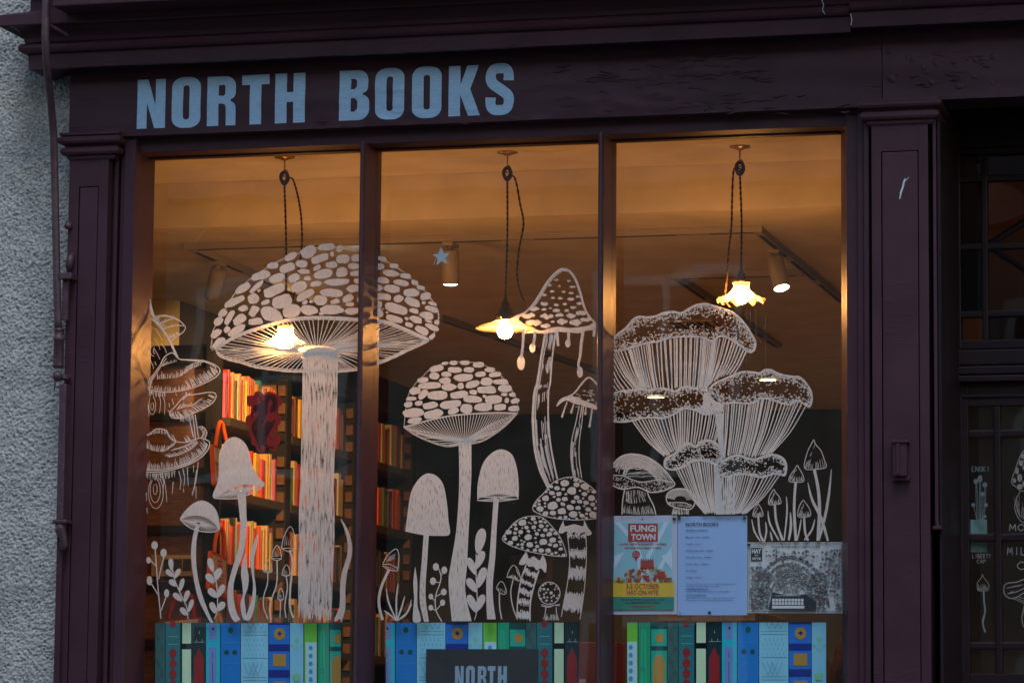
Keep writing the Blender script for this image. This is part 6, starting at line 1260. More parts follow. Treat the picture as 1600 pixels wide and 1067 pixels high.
# ================================================================== LETTERING, PRINT, NOTICES
def arc_pts(cx, cy, rx, ry, a0, a1, n=7): return [(cx + rx * math.cos(math.radians(a0 + (a1 - a0) * i / (n - 1))), cy + ry * math.sin(math.radians(a0 + (a1 - a0) * i / (n - 1)))) for i in range(n)]
def rrect(x0, y0, x1, y1, rx, ry): return arc_pts(x1 - rx, y1 - ry, rx, ry, 0, 90) + arc_pts(x0 + rx, y1 - ry, rx, ry, 90, 180) + arc_pts(x0 + rx, y0 + ry, rx, ry, 180, 270) + arc_pts(x1 - rx, y0 + ry, rx, ry, 270, 360)
def s_glyph():
    c = [(.47, .67), (.47, .80), (.42, .895), (.295, .915), (.17, .895), (.115, .80), (.115, .70), (.17, .60), (.40, .43), (.475, .34), (.475, .20), (.42, .105), (.295, .085), (.17, .105), (.115, .20), (.115, .34)]
    p = catmull([Vector((a, b, 0)) for a, b in c], 3); L_, R_ = [], []
    for i, q in enumerate(p):
        d = (p[min(i + 1, len(p) - 1)] - p[max(i - 1, 0)]).normalized(); n_ = Vector((-d.y, d.x, 0)); w = 0.105 if 0.25 < q.y < 0.75 else 0.1; L_.append((q + n_ * w)[:2]); R_.append((q - n_ * w)[:2])
    return L_ + R_[::-1]
GL = {
 'N': ([(0, 0), (0, 1), (.225, 1), (.38, .46), (.38, 1), (.585, 1), (.585, 0), (.365, 0), (.205, .52), (.205, 0)], [], .585),
 'O': (rrect(0, -.015, .60, 1.015, .24, .20), [rrect(.235, .155, .365, .845, .06, .055)], .60),
 'R': ([(0, 0), (0, 1), (.34, 1)] + arc_pts(.36, .80, .225, .20, 80, 0, 6) + [(.585, .68)] + arc_pts(.42, .66, .165, .15, 0, -70, 5) + arc_pts(.44, .36, .145, .13, 70, 0, 5) + [(.585, 0), (.385, 0), (.385, .34), (.37, .42), (.31, .445), (.235, .445), (.235, 0)], [[(.235, .61), (.235, .82), (.30, .82)] + arc_pts(.32, .78, .05, .05, 80, 0, 4) + arc_pts(.32, .65, .05, .05, 0, -80, 4)], .59),
 'T': ([(.165, 0), (.165, .80), (0, .80), (0, 1), (.57, 1), (.57, .80), (.405, .80), (.405, 0)], [], .57),
 'H': ([(0, 0), (0, 1), (.235, 1), (.235, .62), (.365, .62), (.365, 1), (.60, 1), (.60, 0), (.365, 0), (.365, .42), (.235, .42), (.235, 0)], [], .60),
 'B': ([(0, 0), (0, 1), (.34, 1)] + arc_pts(.38, .80, .205, .20, 90, 0, 6) + [(.585, .68)] + arc_pts(.44, .66, .145, .13, 0, -70, 5) + arc_pts(.42, .36, .185, .15, 75, 0, 5) + [(.605, .20)] + arc_pts(.40, .20, .205, .20, 0, -90, 6), [[(.235, .62), (.235, .83), (.31, .83), (.355, .79), (.355, .67), (.31, .62)], [(.235, .17), (.235, .44), (.31, .44), (.365, .38), (.365, .23), (.31, .17)]], .60),
 'K': ([(0, 0), (0, 1), (.235, 1), (.235, .62), (.375, 1), (.605, 1), (.435, .53), (.635, 0), (.395, 0), (.235, .42), (.235, 0)], [], .63),
 'S': (s_glyph(), [], .58)}
M_letter = simple('pale_blue_vinyl', (0.36, 0.56, 0.80), 0.55, 0, 0.10, 60, 0.35, 30, stretch=(1, 1, 4))
def wave_y(x, z):                              # same undulation as the fascia board
    h = noise.noise(Vector((x * 3.0, z * 14, 1.7))) * 0.5; w = max(0.0, noise.noise(Vector((x * 1.6 + 4, z * 2.0, 8.2))) + 0.18)
    return YF - 0.0062 * (h + w * 2.6 * max(0, noise.noise(Vector((x * 9.0, z * 46 + x * 4, 5.5))) - 0.1))
def glyph_tris(ch):
    outer, holes, w = GL[ch]; al = [outer] + holes; flat = [p for q in al for p in q]; tri = geometry.tessellate_polygon([[Vector((a, b, 0)) for a, b in q] for q in al]); return flat, [tuple(t) for t in tri], al
def put_letter(ch, x0, x1, z0, z1, y, parent, mat, name='letter', wavy=False):
    flat, tri, al = glyph_tris(ch); w = GL[ch][2]; bm = bmesh.new()
    vs = [bm.verts.new((x0 + p[0] / w * (x1 - x0), 0, z0 + p[1] * (z1 - z0))) for p in flat]
    for t in tri:
        try: bm.faces.new([vs[i] for i in t])
        except ValueError: pass
    if wavy:
        for _ in range(3):
            bmesh.ops.triangulate(bm, faces=bm.faces[:]); es = [e for e in bm.edges if e.calc_length() > 0.012]
            if es: bmesh.ops.subdivide_edges(bm, edges=es, cuts=1)
        bmesh.ops.triangulate(bm, faces=bm.faces[:])
    bmesh.ops.recalc_face_normals(bm, faces=bm.faces[:])
    for v in bm.verts: v.co.y = (wave_y(v.co.x, v.co.z) - 0.0017) if wavy else y
    mb = MB().bm(bm); return mb.obj(name, mat, parent)
z0, z1 = 3.399, 3.556
word = []
for ch, a, b in (('N', 215, 259), ('O', 269, 314), ('R', 324, 369), ('T', 378, 421), ('H', 430, 477), ('B', 530.5, 577), ('O', 586.5, 632), ('O', 644, 690), ('K', 701, 750), ('S', 758, 803)):
    lt = put_letter(ch, P(a, 160, YF).x, P(b, 155, YF).x, z0, z1, YF, fascia, M_letter, wavy=True)

# ---- text helper (built in font, turned into flat mesh)
def text_geo(s, bold=0.0):
    cu = bpy.data.curves.new('t', 'FONT'); cu.body = s; cu.size = 1.0; cu.offset = bold; cu.resolution_u = 2; cu.fill_mode = 'FRONT'
    o = bpy.data.objects.new('t', cu); COL.objects.link(o); dg = bpy.context.evaluated_depsgraph_get(); me = bpy.data.meshes.new_from_object(o.evaluated_get(dg))
    vs = [(v.co.x, v.co.y) for v in me.vertices]; fs = [tuple(p.vertices) for p in me.polygons]; bpy.data.objects.remove(o); bpy.data.curves.remove(cu); bpy.data.meshes.remove(me); return vs, fs
def text_px(mb, s, x0, yb, x1, h, Y, k=0, bold=0.0):
    """text in photo pixels: left x0, baseline yb, right x1 (None keeps its own width), capital height h"""
    vs, fs = text_geo(s, bold); mx_ = max(v[0] for v in vs); mn = min(v[0] for v in vs); sy = h / 0.70; sx = ((x1 - x0) / (mx_ - mn)) if x1 else sy
    mb.add([P(x0 + (v[0] - mn) * sx, yb - v[1] * sy, Y) for v in vs], fs, k)

# ---- three sheets stuck inside the right pane
YN = 0.020
M_paper = film('lilac_white_paper', (0.55, 0.64, 0.84), 0.10, 0.03, 8); M_paperb = film('notice_paper', (0.36, 0.57, 0.97), 0.06, 0.03, 8); M_pskyb = film('poster_sky_blue', (0.36, 0.68, 0.82), 0.12, 0.04, 8)
ink = lambda n, c: simple('ink_' + n, c, 0.75)
I_red, I_yel, I_grn, I_blk, I_wht, I_dgrn, I_navy, I_ray = ink('brick_red', (0.42, 0.035, 0.035)), ink('mustard', (0.75, 0.52, 0.04)), ink('sea_green', (0.03, 0.27, 0.20)), ink('black', (0.02, 0.02, 0.03)), ink('white', (0.75, 0.75, 0.78)), ink('dark_text', (0.015, 0.04, 0.06)), ink('navy_text', (0.03, 0.06, 0.22)), ink('pale_ray', (0.6, 0.78, 0.95))
M_tack = simple('teal_putty', (0.01, 0.07, 0.08), 0.9)
W5 = lambda x, y: (950 + x / 4.2105, 790 + y / 4.2105)
def quad(mb, x0, y0, x1, y1, Y, k=0, cr=W5):
    q = [cr(x0, y0), cr(x1, y0), cr(x1, y1), cr(x0, y1)]; mb.add([P(a, b, Y) for a, b in q], [(0, 1, 2, 3)], k)
def poly(mb, pts, Y, k=0, cr=W5):
    q = [cr(*p) for p in pts]; tri = geometry.tessellate_polygon([[Vector((a, b, 0)) for a, b in q]]); mb.add([P(a, b, Y) for a, b in q], [tuple(t) for t in tri], k)
def wtext(mb, s, x0, yb, x1, h, Y, k=0, bold=0.0): a, b = W5(x0, yb); text_px(mb, s, a, b, W5(x1, yb)[0] if x1 else None, h / 4.2105, Y, k, bold)
def sheet(name, label, cat, corners, mat, curl=0.003):
    cs = [W5(*p) for p in corners]; c = P(sum(p[0] for p in cs) / 4, max(p[1] for p in cs), YN); t = thing(name, label, cat, tuple(c), 'notices stuck inside the right pane'); nx, ny = 10, 14; vs, fs = [], []
    for j in range(ny + 1):
        for i in range(nx + 1):
            u, v = i / nx, j / ny; x = (cs[0][0] * (1 - u) + cs[1][0] * u) * (1 - v) + (cs[3][0] * (1 - u) + cs[2][0] * u) * v; y = (cs[0][1] * (1 - u) + cs[1][1] * u) * (1 - v) + (cs[3][1] * (1 - u) + cs[2][1] * u) * v
            vs.append(P(x, y, YN + curl * (0.35 * noise.noise(Vector((u * 2.2, v * 2.6, corners[0][0] * 0.01))) + 0.6 * abs(u - 0.5) ** 3)))
    for j in range(ny):
        for i in range(nx): a = j * (nx + 1) + i; fs.append((a, a + 1, a + nx + 2, a + nx + 1))
    mesh_obj('paper', vs, fs, mat, t, smooth=True); return t
def tack(t, x, y, r=11):
    a, b = W5(x, y); c = P(a, b, YN - 0.006); MB().lathe(c, [(0, -0.002), (r / 4.21 / 500, -0.001), (r * 0.8 / 4.21 / 500, 0.003), (0, 0.004)], 9, axis=(0.2, 1, 0.1)).obj('putty', M_tack, t)
Y1, Y2, Y3 = YN - 0.0030, YN - 0.0036, YN - 0.0042
# festival poster
t = sheet('event_poster', 'colourful festival poster with red title box and yellow date band', 'poster', [(28, 66), (455, 62), (454, 712), (24, 714)], M_paper)
mb = MB(); poly(mb, [(44, 108), (420, 104), (426, 480), (432, 500), (34, 502), (40, 300)], Y1, 0)
for pts in (([(200, 500), (190, 300), (160, 240), (60, 130), (44, 108), (80, 106), (190, 240), (225, 330), (230, 500)]), ([(240, 500), (250, 330), (300, 240), (370, 106), (400, 105), (330, 250), (275, 340), (265, 500)]), ([(40, 420), (110, 300), (42, 330)]), ([(420, 300), (350, 330), (424, 430)]), ([(300, 500), (340, 380), (424, 260), (424, 280), (370, 380), (330, 500)])): poly(mb, pts, Y2 - 0.00012 * pts[0][0] / 100, 1)
mb.obj('sky_print', [M_pskyb, I_ray], t)
mb = MB(); quad(mb, 132, 116, 328, 236, Y3, 0); wtext(mb, 'FUNGi', 147, 168, 316, 40, Y3 - 0.0008, 1, 0.035); wtext(mb, 'TOWN', 152, 223, 312, 38, Y3 - 0.0008, 1, 0.035); mb.obj('title_box', [I_red, I_wht], t)
mb = MB(); wtext(mb, 'A JOYFUL WEEKEND CELEBRATING THE WEIRD', 74, 258, 384, 13, Y3, 0, 0.02); wtext(mb, 'AND WONDERFUL WORLD OF FUNGI', 107, 283, 350, 13, Y3, 0, 0.02); mb.obj('tagline', [I_red], t)
mb = MB(); bl = [(185 + 26 * math.cos(a), 320 + 26 * math.sin(a)) for a in [i * math.pi / 8 for i in range(16)]]; poly(mb, bl, Y3, 0); poly(mb, [(176, 342), (196, 342), (190, 358), (182, 358)], Y3 - 0.0003, 0)
for x, y in ((176, 308), (194, 312), (184, 328), (200, 326), (170, 324)): poly(mb, [(x + 4 * math.cos(a), y + 4 * math.sin(a)) for a in [i * 1.05 for i in range(6)]], Y3 - 0.0008, 1)
rg = random.Random(3); lv = 0
for i in range(120):
    x = rg.uniform(50, 415); top = 500 - 130 * math.exp(-((x - 245) / 120) ** 2) - 20; y = rg.uniform(top, 500); lv += 1; yy = Y3 - 0.0002 - 0.00002 * lv; kd = rg.choice((0, 0, 2, 2, 3)); w, h = rg.uniform(7, 17), rg.uniform(10, 30)
    if kd == 0: poly(mb, [(x - w, y), (x + w, y - 3), (x + w - 2, min(500, y + h)), (x - w + 2, min(500, y + h))], yy, 0)
    elif kd == 2: poly(mb, [(x + w * 0.55 * math.cos(a), y + w * 0.4 * math.sin(a)) for a in [q * math.pi / 4 for q in range(8)]], yy, 2); quad(mb, x - 2, y, x + 2, min(500, y + 16), yy - 0.00001, 2)
    else: poly(mb, [(x - w, min(500, y + h)), (x, y), (x + w, min(500, y + h))], yy, 3)
quad(mb, 215, 362, 300, 410, Y3 - 0.0032, 0)
for i in range(6): quad(mb, 215 + i * 15, 348, 224 + i * 15, 363, Y3 - 0.0032, 0)
for i in range(4): quad(mb, 226 + i * 19, 375, 231 + i * 19, 386, Y3 - 0.0034, 3)
mb.obj('town_print', [I_red, I_wht, I_yel, I_grn], t)
mb = MB(); quad(mb, 30, 501, 434, 598, Y3, 0); wtext(mb, '3-5 OCTOBER', 119, 546, 338, 33, Y3 - 0.0008, 1, 0.02); wtext(mb, 'HAY-ON-WYE', 124, 586, 332, 33, Y3 - 0.0008, 1, 0.02); mb.obj('date_band', [I_yel, I_red], t)
mb = MB(); quad(mb, 30, 599, 434, 682, Y3, 0); wtext(mb, 'TALKS | ACTIVITIES | FILMS | MUSIC | FOOD', 84, 622, 376, 11, Y3 - 0.0008, 1, 0.02); wtext(mb, 'ART | DEMONSTRATIONS | FORAYS', 110, 642, 346, 11, Y3 - 0.0008, 1, 0.02); wtext(mb, 'FUNGITOWN.ORG.UK', 148, 668, 310, 13, Y3 - 0.0008, 2, 0.02); mb.obj('footer_band', [I_grn, I_dgrn, I_red], t)
tack(t, 436, 86); tack(t, 225, 86, 4)
# opening hours
t = sheet('opening_hours_notice', 'plain pale blue typed opening hours notice in the middle of three sheets', 'notice', [(458, 70), (916, 64), (916, 718), (457, 718)], M_paperb)
mb = MB(); wtext(mb, 'NORTH BOOKS', 512, 132, 726, 22, Y1, 0, 0.012); wtext(mb, 'Opening hours until Sep 25', 512, 165, 654, 9, Y1, 0, 0.02); mb.obj('heading', [I_blk], t)
mb = MB(); RD = 1
for y, a, b in ((210, 'Monday 10am - 4.30pm', None), (254, 'Tuesday', 'closed'), (298, 'Wednesday 10am - 4.30pm', None), (342, 'Thursday 10am - 4.30pm', None), (386, 'Friday 10am - 4.30pm', None), (430, 'Sat 10-5pm', None), (474, 'Sunday', 'closed')):
    xe = {210: 671, 254: 562, 298: 694, 342: 681, 386: 661, 430: 588, 474: 558}[y]; wtext(mb, a, 512, y, xe, 9.5, Y1, 0, 0.008)
    if b: wtext(mb, b, xe + 8, y, xe + 52, 9.5, Y1, 1, 0.008)
for y, s, xe, k in ((516, 'Outside of these hours you can order books either via', 838, 0), (531, 'bookshop.org (any title) or via email', 731, 0), (548, 'orders@northbooks.co.uk', 658, 2), (567, 'THANK YOU FOR SUPPORTING THE HIGH STREET', 803, 0), (588, 'www.northbooks.co.uk', 648, 2), (608, 'Sometimes these hours are subject to change at short', 838, 0), (623, 'notice due to circumstances affecting a small team', 822, 0)):
    wtext(mb, s, 512, y, xe, 8, Y1, k, 0.005 if k != 2 else 0.02)
    if k == 2: quad(mb, 512, y + 1.5, xe, y + 3.5, Y1, 2)
mb.obj('typed_lines', [I_navy, ink('closed_red', (0.45, 0.06, 0.15)), ink('link_blue', (0.02, 0.12, 0.45))], t)
tack(t, 470, 80); tack(t, 898, 80); tack(t, 668, 702); tack(t, 474, 704, 4)
# town map
M_mapp = film('map_paper', (0.70, 0.74, 0.77), 0.05, 0.05, 14)
t = sheet('town_map', 'black and white illustrated town map with red dots and dashed border', 'map', [(919, 240), (1543, 238), (1543, 706), (919, 704)], M_mapp)
mb = MB(); I_gry, I_mred = ink('map_grey', (0.10, 0.105, 0.115)), ink('map_red', (0.28, 0.06, 0.05))
for i in range(48):
    x = 926 + i * 12.8; quad(mb, x, 245, x + 7, 251, Y1, 0); quad(mb, x, 691, x + 7, 697, Y1, 0)
for j in range(33):
    y = 258 + j * 13; quad(mb, 925, y, 931, y + 7, Y1, 0); quad(mb, 1533, y, 1539, y + 7, Y1, 0)
quad(mb, 940, 275, 1014, 362, Y1, 0); wtext(mb, 'HAY', 946, 312, 1008, 30, Y2, 3, 0.03); wtext(mb, 'ON', 965, 330, 988, 10, Y2, 3, 0.02); wtext(mb, 'WYE', 946, 355, 1006, 16, Y2, 3, 0.03); wtext(mb, 'Discover the Fungi shops and collect the letters!', 1078, 272, 1390, 10, Y1, 0, 0.02)
wtext(mb, 'A BIT OF', 942, 268, 1000, 6, Y1, 0, 0.01)
rg = random.Random(8); lv = 0
def house(cx, cy, s, ang, k):
    global lv; lv += 1; Y = Y1 - 0.000006 * lv; ca, sa = math.cos(ang), math.sin(ang); g = lambda x, y: (cx + x * ca - y * sa, cy + x * sa + y * ca)
    poly(mb, [g(-s, s), g(-s, -s * 0.3), g(0, -s), g(s, -s * 0.3), g(s, s)], Y, k)
    for i in (-1, 1): poly(mb, [g(i * s * 0.45 - s * 0.2, s * 0.6), g(i * s * 0.45 - s * 0.2, 0), g(i * s * 0.45 + s * 0.2, 0), g(i * s * 0.45 + s * 0.2, s * 0.6)], Y - 0.00025, 4 if k != 4 else 1)
for (rx, ry, n) in ((215, 300, 44), (245, 345, 56), (190, 262, 40), (130, 190, 30), (155, 225, 34)):
    for i in range(n):
        a = math.pi * (0.98 - 0.96 * i / (n - 1)); cx, cy = 1200 + rx * math.cos(a) * 1.02, 680 - ry * math.sin(a)
        if cx > 1490 or cx < 945 or cy > 660 and 1060 < cx < 1380: continue
        house(cx + rg.uniform(-4, 4), cy + rg.uniform(-4, 4), rg.uniform(7, 12), math.pi / 2 - a + rg.uniform(-0.3, 0.3), rg.choice((1, 1, 0, 1, 4)))
for i in range(320):
    x, y = rg.uniform(1090, 1300), rg.uniform(385, 570)
    if rg.random() < 0.8 and ((x - 1195) / 105) ** 2 + ((y - 480) / 95) ** 2 < 1: house(x, y, rg.uniform(3, 7), rg.uniform(-0.4, 0.4), rg.choice((1, 1, 4)))
for i in range(70): house(rg.uniform(1490, 1530), rg.uniform(290, 680), rg.uniform(4, 8), rg.uniform(-0.2, 0.2), rg.choice((0, 1, 4)))
for i in range(110): house(rg.uniform(940, 1050), rg.uniform(545, 680), rg.uniform(5, 9), rg.uniform(-0.3, 0.3), rg.choice((0, 1, 1, 4)))
for i in range(130): house(rg.uniform(1310, 1430), rg.uniform(440, 680), rg.uniform(5, 9), rg.uniform(-0.3, 0.3), rg.choice((0, 1, 1, 4)))
for i in range(90): house(rg.uniform(940, 1075), rg.uniform(400, 560), rg.uniform(5, 9), rg.uniform(-0.4, 0.4), rg.choice((0, 1, 1, 4)))
for i in range(80): house(rg.uniform(1395, 1500), rg.uniform(290, 560), rg.uniform(5, 10), rg.uniform(-0.4, 0.4), rg.choice((0, 1, 1, 4)))
for i in range(40): house(rg.uniform(1040, 1380), rg.uniform(292, 345), rg.uniform(4, 8), rg.uniform(-0.5, 0.5), rg.choice((0, 1, 4)))
poly(mb, [(1055, 682), (1080, 565), (1180, 590), (1300, 580), (1340, 610), (1370, 630), (1370, 682)], Y1 - 0.006, 0)
for j in range(2):
    for i in range(10 - j * 0): quad(mb, 1080 + i * 21, 610 + j * 22, 1097 + i * 21, 628 + j * 22, Y1 - 0.0066, 3)
quad(mb, 1080, 656, 1292, 674, Y1 - 0.0066, 3); wtext(mb, 'Complete the mushroom code and win a prize!', 1100, 592, 1265, 6, Y1 - 0.0066, 3, 0.02)
for x, y in ((1108, 330), (1160, 316), (1228, 308), (1282, 312), (1353, 336), (1150, 368), (1115, 400), (990, 460), (972, 494), (1340, 460), (1445, 432), (1478, 440), (1524, 318), (1476, 506), (1482, 560), (1430, 610), (1394, 624), (952, 650), (1516, 655), (1395, 530)): poly(mb, [(x + 9 * math.cos(a), y + 9 * math.sin(a)) for a in [i * math.pi / 4 for i in range(8)]], Y1 - 0.0062, 2)
for x, y in ((1105, 285), (980, 410), (1000, 380), (1310, 360), (1320, 395), (1265, 345), (1440, 300)): poly(mb, [(x - 9, y - 3), (x, y), (x + 9, y - 6), (x + 4, y + 3), (x + 7, y + 9), (x - 1, y + 4), (x - 8, y + 7)], Y1 - 0.005, 0)
mb.obj('map_print', [I_blk, I_gry, I_mred, I_wht, ink('map_light', (0.45, 0.46, 0.46))], t); tack(t, 928, 256)

# ---- banners printed with book spines, standing inside the glass
YBN = 0.040
CB = {'slate': (0.035, 0.10, 0.10), 'teal': (0.02, 0.13, 0.15), 'pgreen': (0.40, 0.55, 0.36), 'ink': (0.012, 0.030, 0.036), 'red': (0.20, 0.02, 0.025), 'cyan': (0.02, 0.34, 0.44), 'lilac': (0.13, 0.19, 0.40), 'blue': (0.01, 0.14, 0.42), 'dgreen': (0.005, 0.06, 0.06), 'pblue': (0.17, 0.42, 0.60), 'royal': (0.012, 0.13, 0.45), 'dnavy': (0.006, 0.022, 0.18), 'gold': (0.32, 0.18, 0.04), 'lime': (0.12, 0.42, 0.05), 'silver': (0.33, 0.50, 0.66), 'green': (0.01, 0.24, 0.13), 'green2': (0.015, 0.32, 0.17), 'sea': (0.01, 0.30, 0.22), 'sage': (0.16, 0.40, 0.24), 'mid': (0.02, 0.26, 0.45), 'pale': (0.28, 0.42, 0.36)}
BM = {k: film('banner_' + k, tuple(min(0.95, 1.75 * v) for v in c), 0.04, 0.05, 500) for k, c in CB.items()}; BK = list(CB); BML = [BM[k] for k in BK]
def disc(cx, cy, rx, ry=None, n=16): ry = ry or rx; return [(cx + rx * math.cos(2 * math.pi * i / n), cy + ry * math.sin(2 * math.pi * i / n)) for i in range(n)]
def spine(kind, x0, x1, top, parent, clipx=None):
    """one printed book spine: x0..x1 in photo pixels, v measured in pixels down from the top edge"""
    mb = MB(); w = x1 - x0; lv = [0]; cx = (x0 + x1) / 2; S = 1 / 4.706
    def pl(pts, c):
        lv[0] += 1; pts = [p for p in pts]
        if clipx:
            a_ = Art(clip=clipx); pts = a_._clip(pts)
            if len(pts) < 3: return
        tri = geometry.tessellate_polygon([[Vector((a, b, 0)) for a, b in pts]]); y = YBN - 0.0008 - 0.00025 * lv[0]; mb.add([P(a, top + b, y) for a, b in pts], [tuple(q) for q in tri], BK.index(c))
    def rc(u0, v0, u1, v1, c): pl([(x0 + u0 * w, v0), (x0 + u1 * w, v0), (x0 + u1 * w, v1), (x0 + u0 * w, v1)], c)
    def line(pts, c, wd=0.45):
        for (a, b) in zip(pts[:-1], pts[1:]):
            d = Vector((b[0] - a[0], b[1] - a[1])); L_ = d.length or 1; n_ = (-d.y / L_ * wd / 2, d.x / L_ * wd / 2); pl([(a[0] + n_[0], a[1] + n_[1]), (b[0] + n_[0], b[1] + n_[1]), (b[0] - n_[0], b[1] - n_[1]), (a[0] - n_[0], a[1] - n_[1])], c)
    X = lambda u: x0 + u * w
    HB = 190
    if kind == 'a':
        rc(0, 0, 1, HB, 'slate'); z = [(X(0.75 if i % 2 == 0 else 0.1), 20 + 19 * i - 19) for i in range(9)]; line(z, 'ink')
        for i in range(7):
            c0 = (X(0.35 if i % 2 else 0.7), 4 + 19 * i); line([(c0[0] + r_ * math.cos(a), c0[1] + r_ * math.sin(a)) for r_, a in [(0.6 + 0.42 * q, q * 0.9) for q in range(10)]], 'ink')
    elif kind == 'b':
        rc(0, 0, 1, HB, 'teal'); pl(disc(cx, 2, 0.22 * w, 6), 'red'); rc(.16, 20.8, .86, 21.5, 'sage'); rc(.16, 32.8, .86, 33.5, 'sage')
        for i in range(9): v = 47 + 16.2 * i; pl(disc(cx, v, 0.26 * w, 6.6), 'red'); pl([(cx, v - 9.5), (cx + 2.6, v - 5), (cx + 2.6, v + 5), (cx, v + 9.5), (cx - 2.6, v + 5), (cx - 2.6, v - 5)], 'red')
    elif kind == 'c': rc(.02, 0, .98, 32, 'pgreen'); rc(0, 41, .98, HB, 'pgreen')
    elif kind == 'd':
        rc(0, 0, 1, HB, 'ink'); pl([(X(.12), 56), (X(.12), HB), (X(.86), HB), (X(.86), 56), (cx, 38)], 'red'); rc(.1, 29.5, .95, 30.1, 'pale'); rc(.30, 25, .33, 30, 'pale'); rc(.72, 25, .75, 30, 'pale'); rc(.5, 13, .54, 17, 'pale')
    elif kind == 'e':
        rc(0, 0, 1, HB, 'cyan'); rc(.22, 0, .74, 26, 'lilac'); rc(.2, 38, .72, HB, 'lilac'); pl(disc(X(.5), 9, 1.8, 2.1, 10), 'ink'); rc(.45, 46, .48, 55, 'ink'); rc(.45, 61, .48, 120, 'ink')
    elif kind == 'f':
        rc(0, 0, 1, HB, 'blue'); pl(disc(cx, 11.5, 4.2, 5), 'dgreen'); pl(disc(X(.29), 45.8, 3.8, 4), 'dgreen'); pl(disc(X(.71), 45.8, 3.8, 4), 'dgreen')
        for v, a, b in ((30, .1, .9), (63, .1, .9), (71, .4, .65), (79, .25, .75), (87, .4, .65), (98, .1, .9)): rc(a, v, b, v + .5, 'mid')
    elif kind == 'g':
        rc(0, 0, 1, HB, 'pblue')
        for v in (13.5, 18.5, 54.5, 84.5, 89.5): rc(.08, v, .95, v + .5, 'ink')
        for j in range(4):
            for i in range(5 + j % 2): u = .2 + .14 * i - .07 * (j % 2); rc(u, 25 + 7.5 * j, u + .012, 28.5 + 7.5 * j, 'teal')
        line([(X(.24), 0), (X(.34), 10), (X(.45), 0), (X(.55), 10), (X(.64), 0), (X(.74), 10), (X(.84), 0)], 'ink'); 
        for s_ in (0, .16, .32): line([(X(.10 + s_), 61), (X(.30 + s_), 82), (X(.48 + s_), 61)], 'ink')
        line([(X(.10), 96), (X(.30), 118), (X(.5), 96), (X(.7), 118), (X(.9), 96)], 'ink')
    elif kind == 'h':
        rc(0, 0, 1, HB, 'royal'); rc(0, 0, 1, 3, 'dnavy'); rc(0, 33, 1, 44, 'dnavy'); rc(0, 73, 1, 85, 'dnavy'); pl(disc(X(.52), 17, 9, 9.5), 'gold'); pl([(X(.52), 13), (X(.63), 16.5), (X(.52), 20.5), (X(.41), 16.5)], 'dnavy'); rc(.21, 48.5, .82, 67.5, 'gold'); rc(.21, 91, .82, 110, 'gold')
    elif kind == 'i':
        rc(0, 0, 1, HB, 'pblue'); rc(.15, 13, .85, 13.6, 'sage'); line([(X(.48), 47), (X(.5), 29)], 'sage', .6); line([(X(.48), 45), (X(.15), 36)], 'sage', .6); line([(X(.48), 45), (X(.85), 38)], 'sage', .6); pl([(X(.32), 21), (X(.41), 24), (X(.5), 20.5), (X(.6), 24), (X(.7), 21), (X(.66), 28), (X(.5), 31), (X(.37), 28)], 'sage')
        for u in (.14, .86): pl([(X(u - .1), 32), (X(u), 35), (X(u + .1), 32), (X(u + .05), 37), (X(u - .05), 37)], 'sage')
        for i in range(5): a = i * 1.2566 - 1.57; pl(disc(X(.48) + 4 * math.cos(a), 84 + 4.4 * math.sin(a), 3.0, 3.2, 9), 'sage')
        pl(disc(X(.48), 84, 2.2), 'sage')
    elif kind == 'j':
        rc(0, 0, 1, HB, 'lime'); rc(.1, 30, .97, HB, 'silver')
        for i in range(9): pl(disc(X(.5), 39 + 12.2 * i, 3.2, 3.8, 12), 'mid')
    elif kind == 'k':
        rc(0, 0, 1, HB, 'green'); pl([(X(.22), 11), (X(.6), 11), (X(.66), 60), (X(.72), HB), (X(.12), HB), (X(.18), 60)], 'green2'); line([(X(.42), 17), (X(.40), 45), (X(.42), 70), (X(.50), 82), (X(.42), 95), (X(.44), 120)], 'ink'); line([(X(.38) + 3.3 * math.cos(a), 74.5 + 3.3 * math.sin(a)) for a in [q * .7 for q in range(10)]], 'ink')
    elif kind == 'l':
        rc(0, 0, 1, HB, 'sea'); rc(0, 0, 1, 10.5, 'dgreen'); rc(0, 37, 1, 44, 'dgreen'); pl(disc(X(.55), 24, .28 * w, 7.6), 'gold'); pl([(X(.12), HB), (X(.12), 62), (X(.25), 54), (X(.5), 49), (X(.75), 54), (X(.88), 62), (X(.88), HB)], 'gold')
    return mb.obj('printed_spine', BML, parent) if mb.v else None
SEQ = [('a', 58, 130), ('b', 135, 242), ('c', 256, 323), ('d', 331, 427), ('e', 430, 533), ('f', 539, 682), ('g', 686, 886), ('h', 891, 1044), ('i', 1047, 1145), ('j', 1151, 1244), ('k', 1250, 1332), ('l', 1337, 1444)]
WD = {k: (b - a) / 4.706 for k, a, b in SEQ}; GAP = {'a': 1, 'b': 3, 'c': 2, 'd': .8, 'e': 1.2, 'f': 1, 'g': 1, 'h': .8, 'i': 1.4, 'j': 1.4, 'k': 1.2, 'l': 1}
M_bboard = film('banner_board', (0.008, 0.016, 0.020), 0.02)
def banner(x0, x1, top, start, label, first_cut=0.0, sc=1.0):
    a, b = P(x0, top, YBN), P(x1, top, YBN); t = thing('printed_banner', label, 'banner', ((a.x + b.x) / 2, YBN, SILL), 'book spine banners standing in the window')
    MB().box(a.x, b.x, YBN, YBN + 0.006, SILL + 0.001, a.z).obj('board', M_bboard, t)
    order = [s[0] for s in SEQ]; i = order.index(start); x = x0 - first_cut
    while x < x1:
        k = order[i % 12]; spine(k, x, x + WD[k] * sc, top + 0.3, t, (x0, x1)); x += (WD[k] + GAP[k]) * sc; i += 1
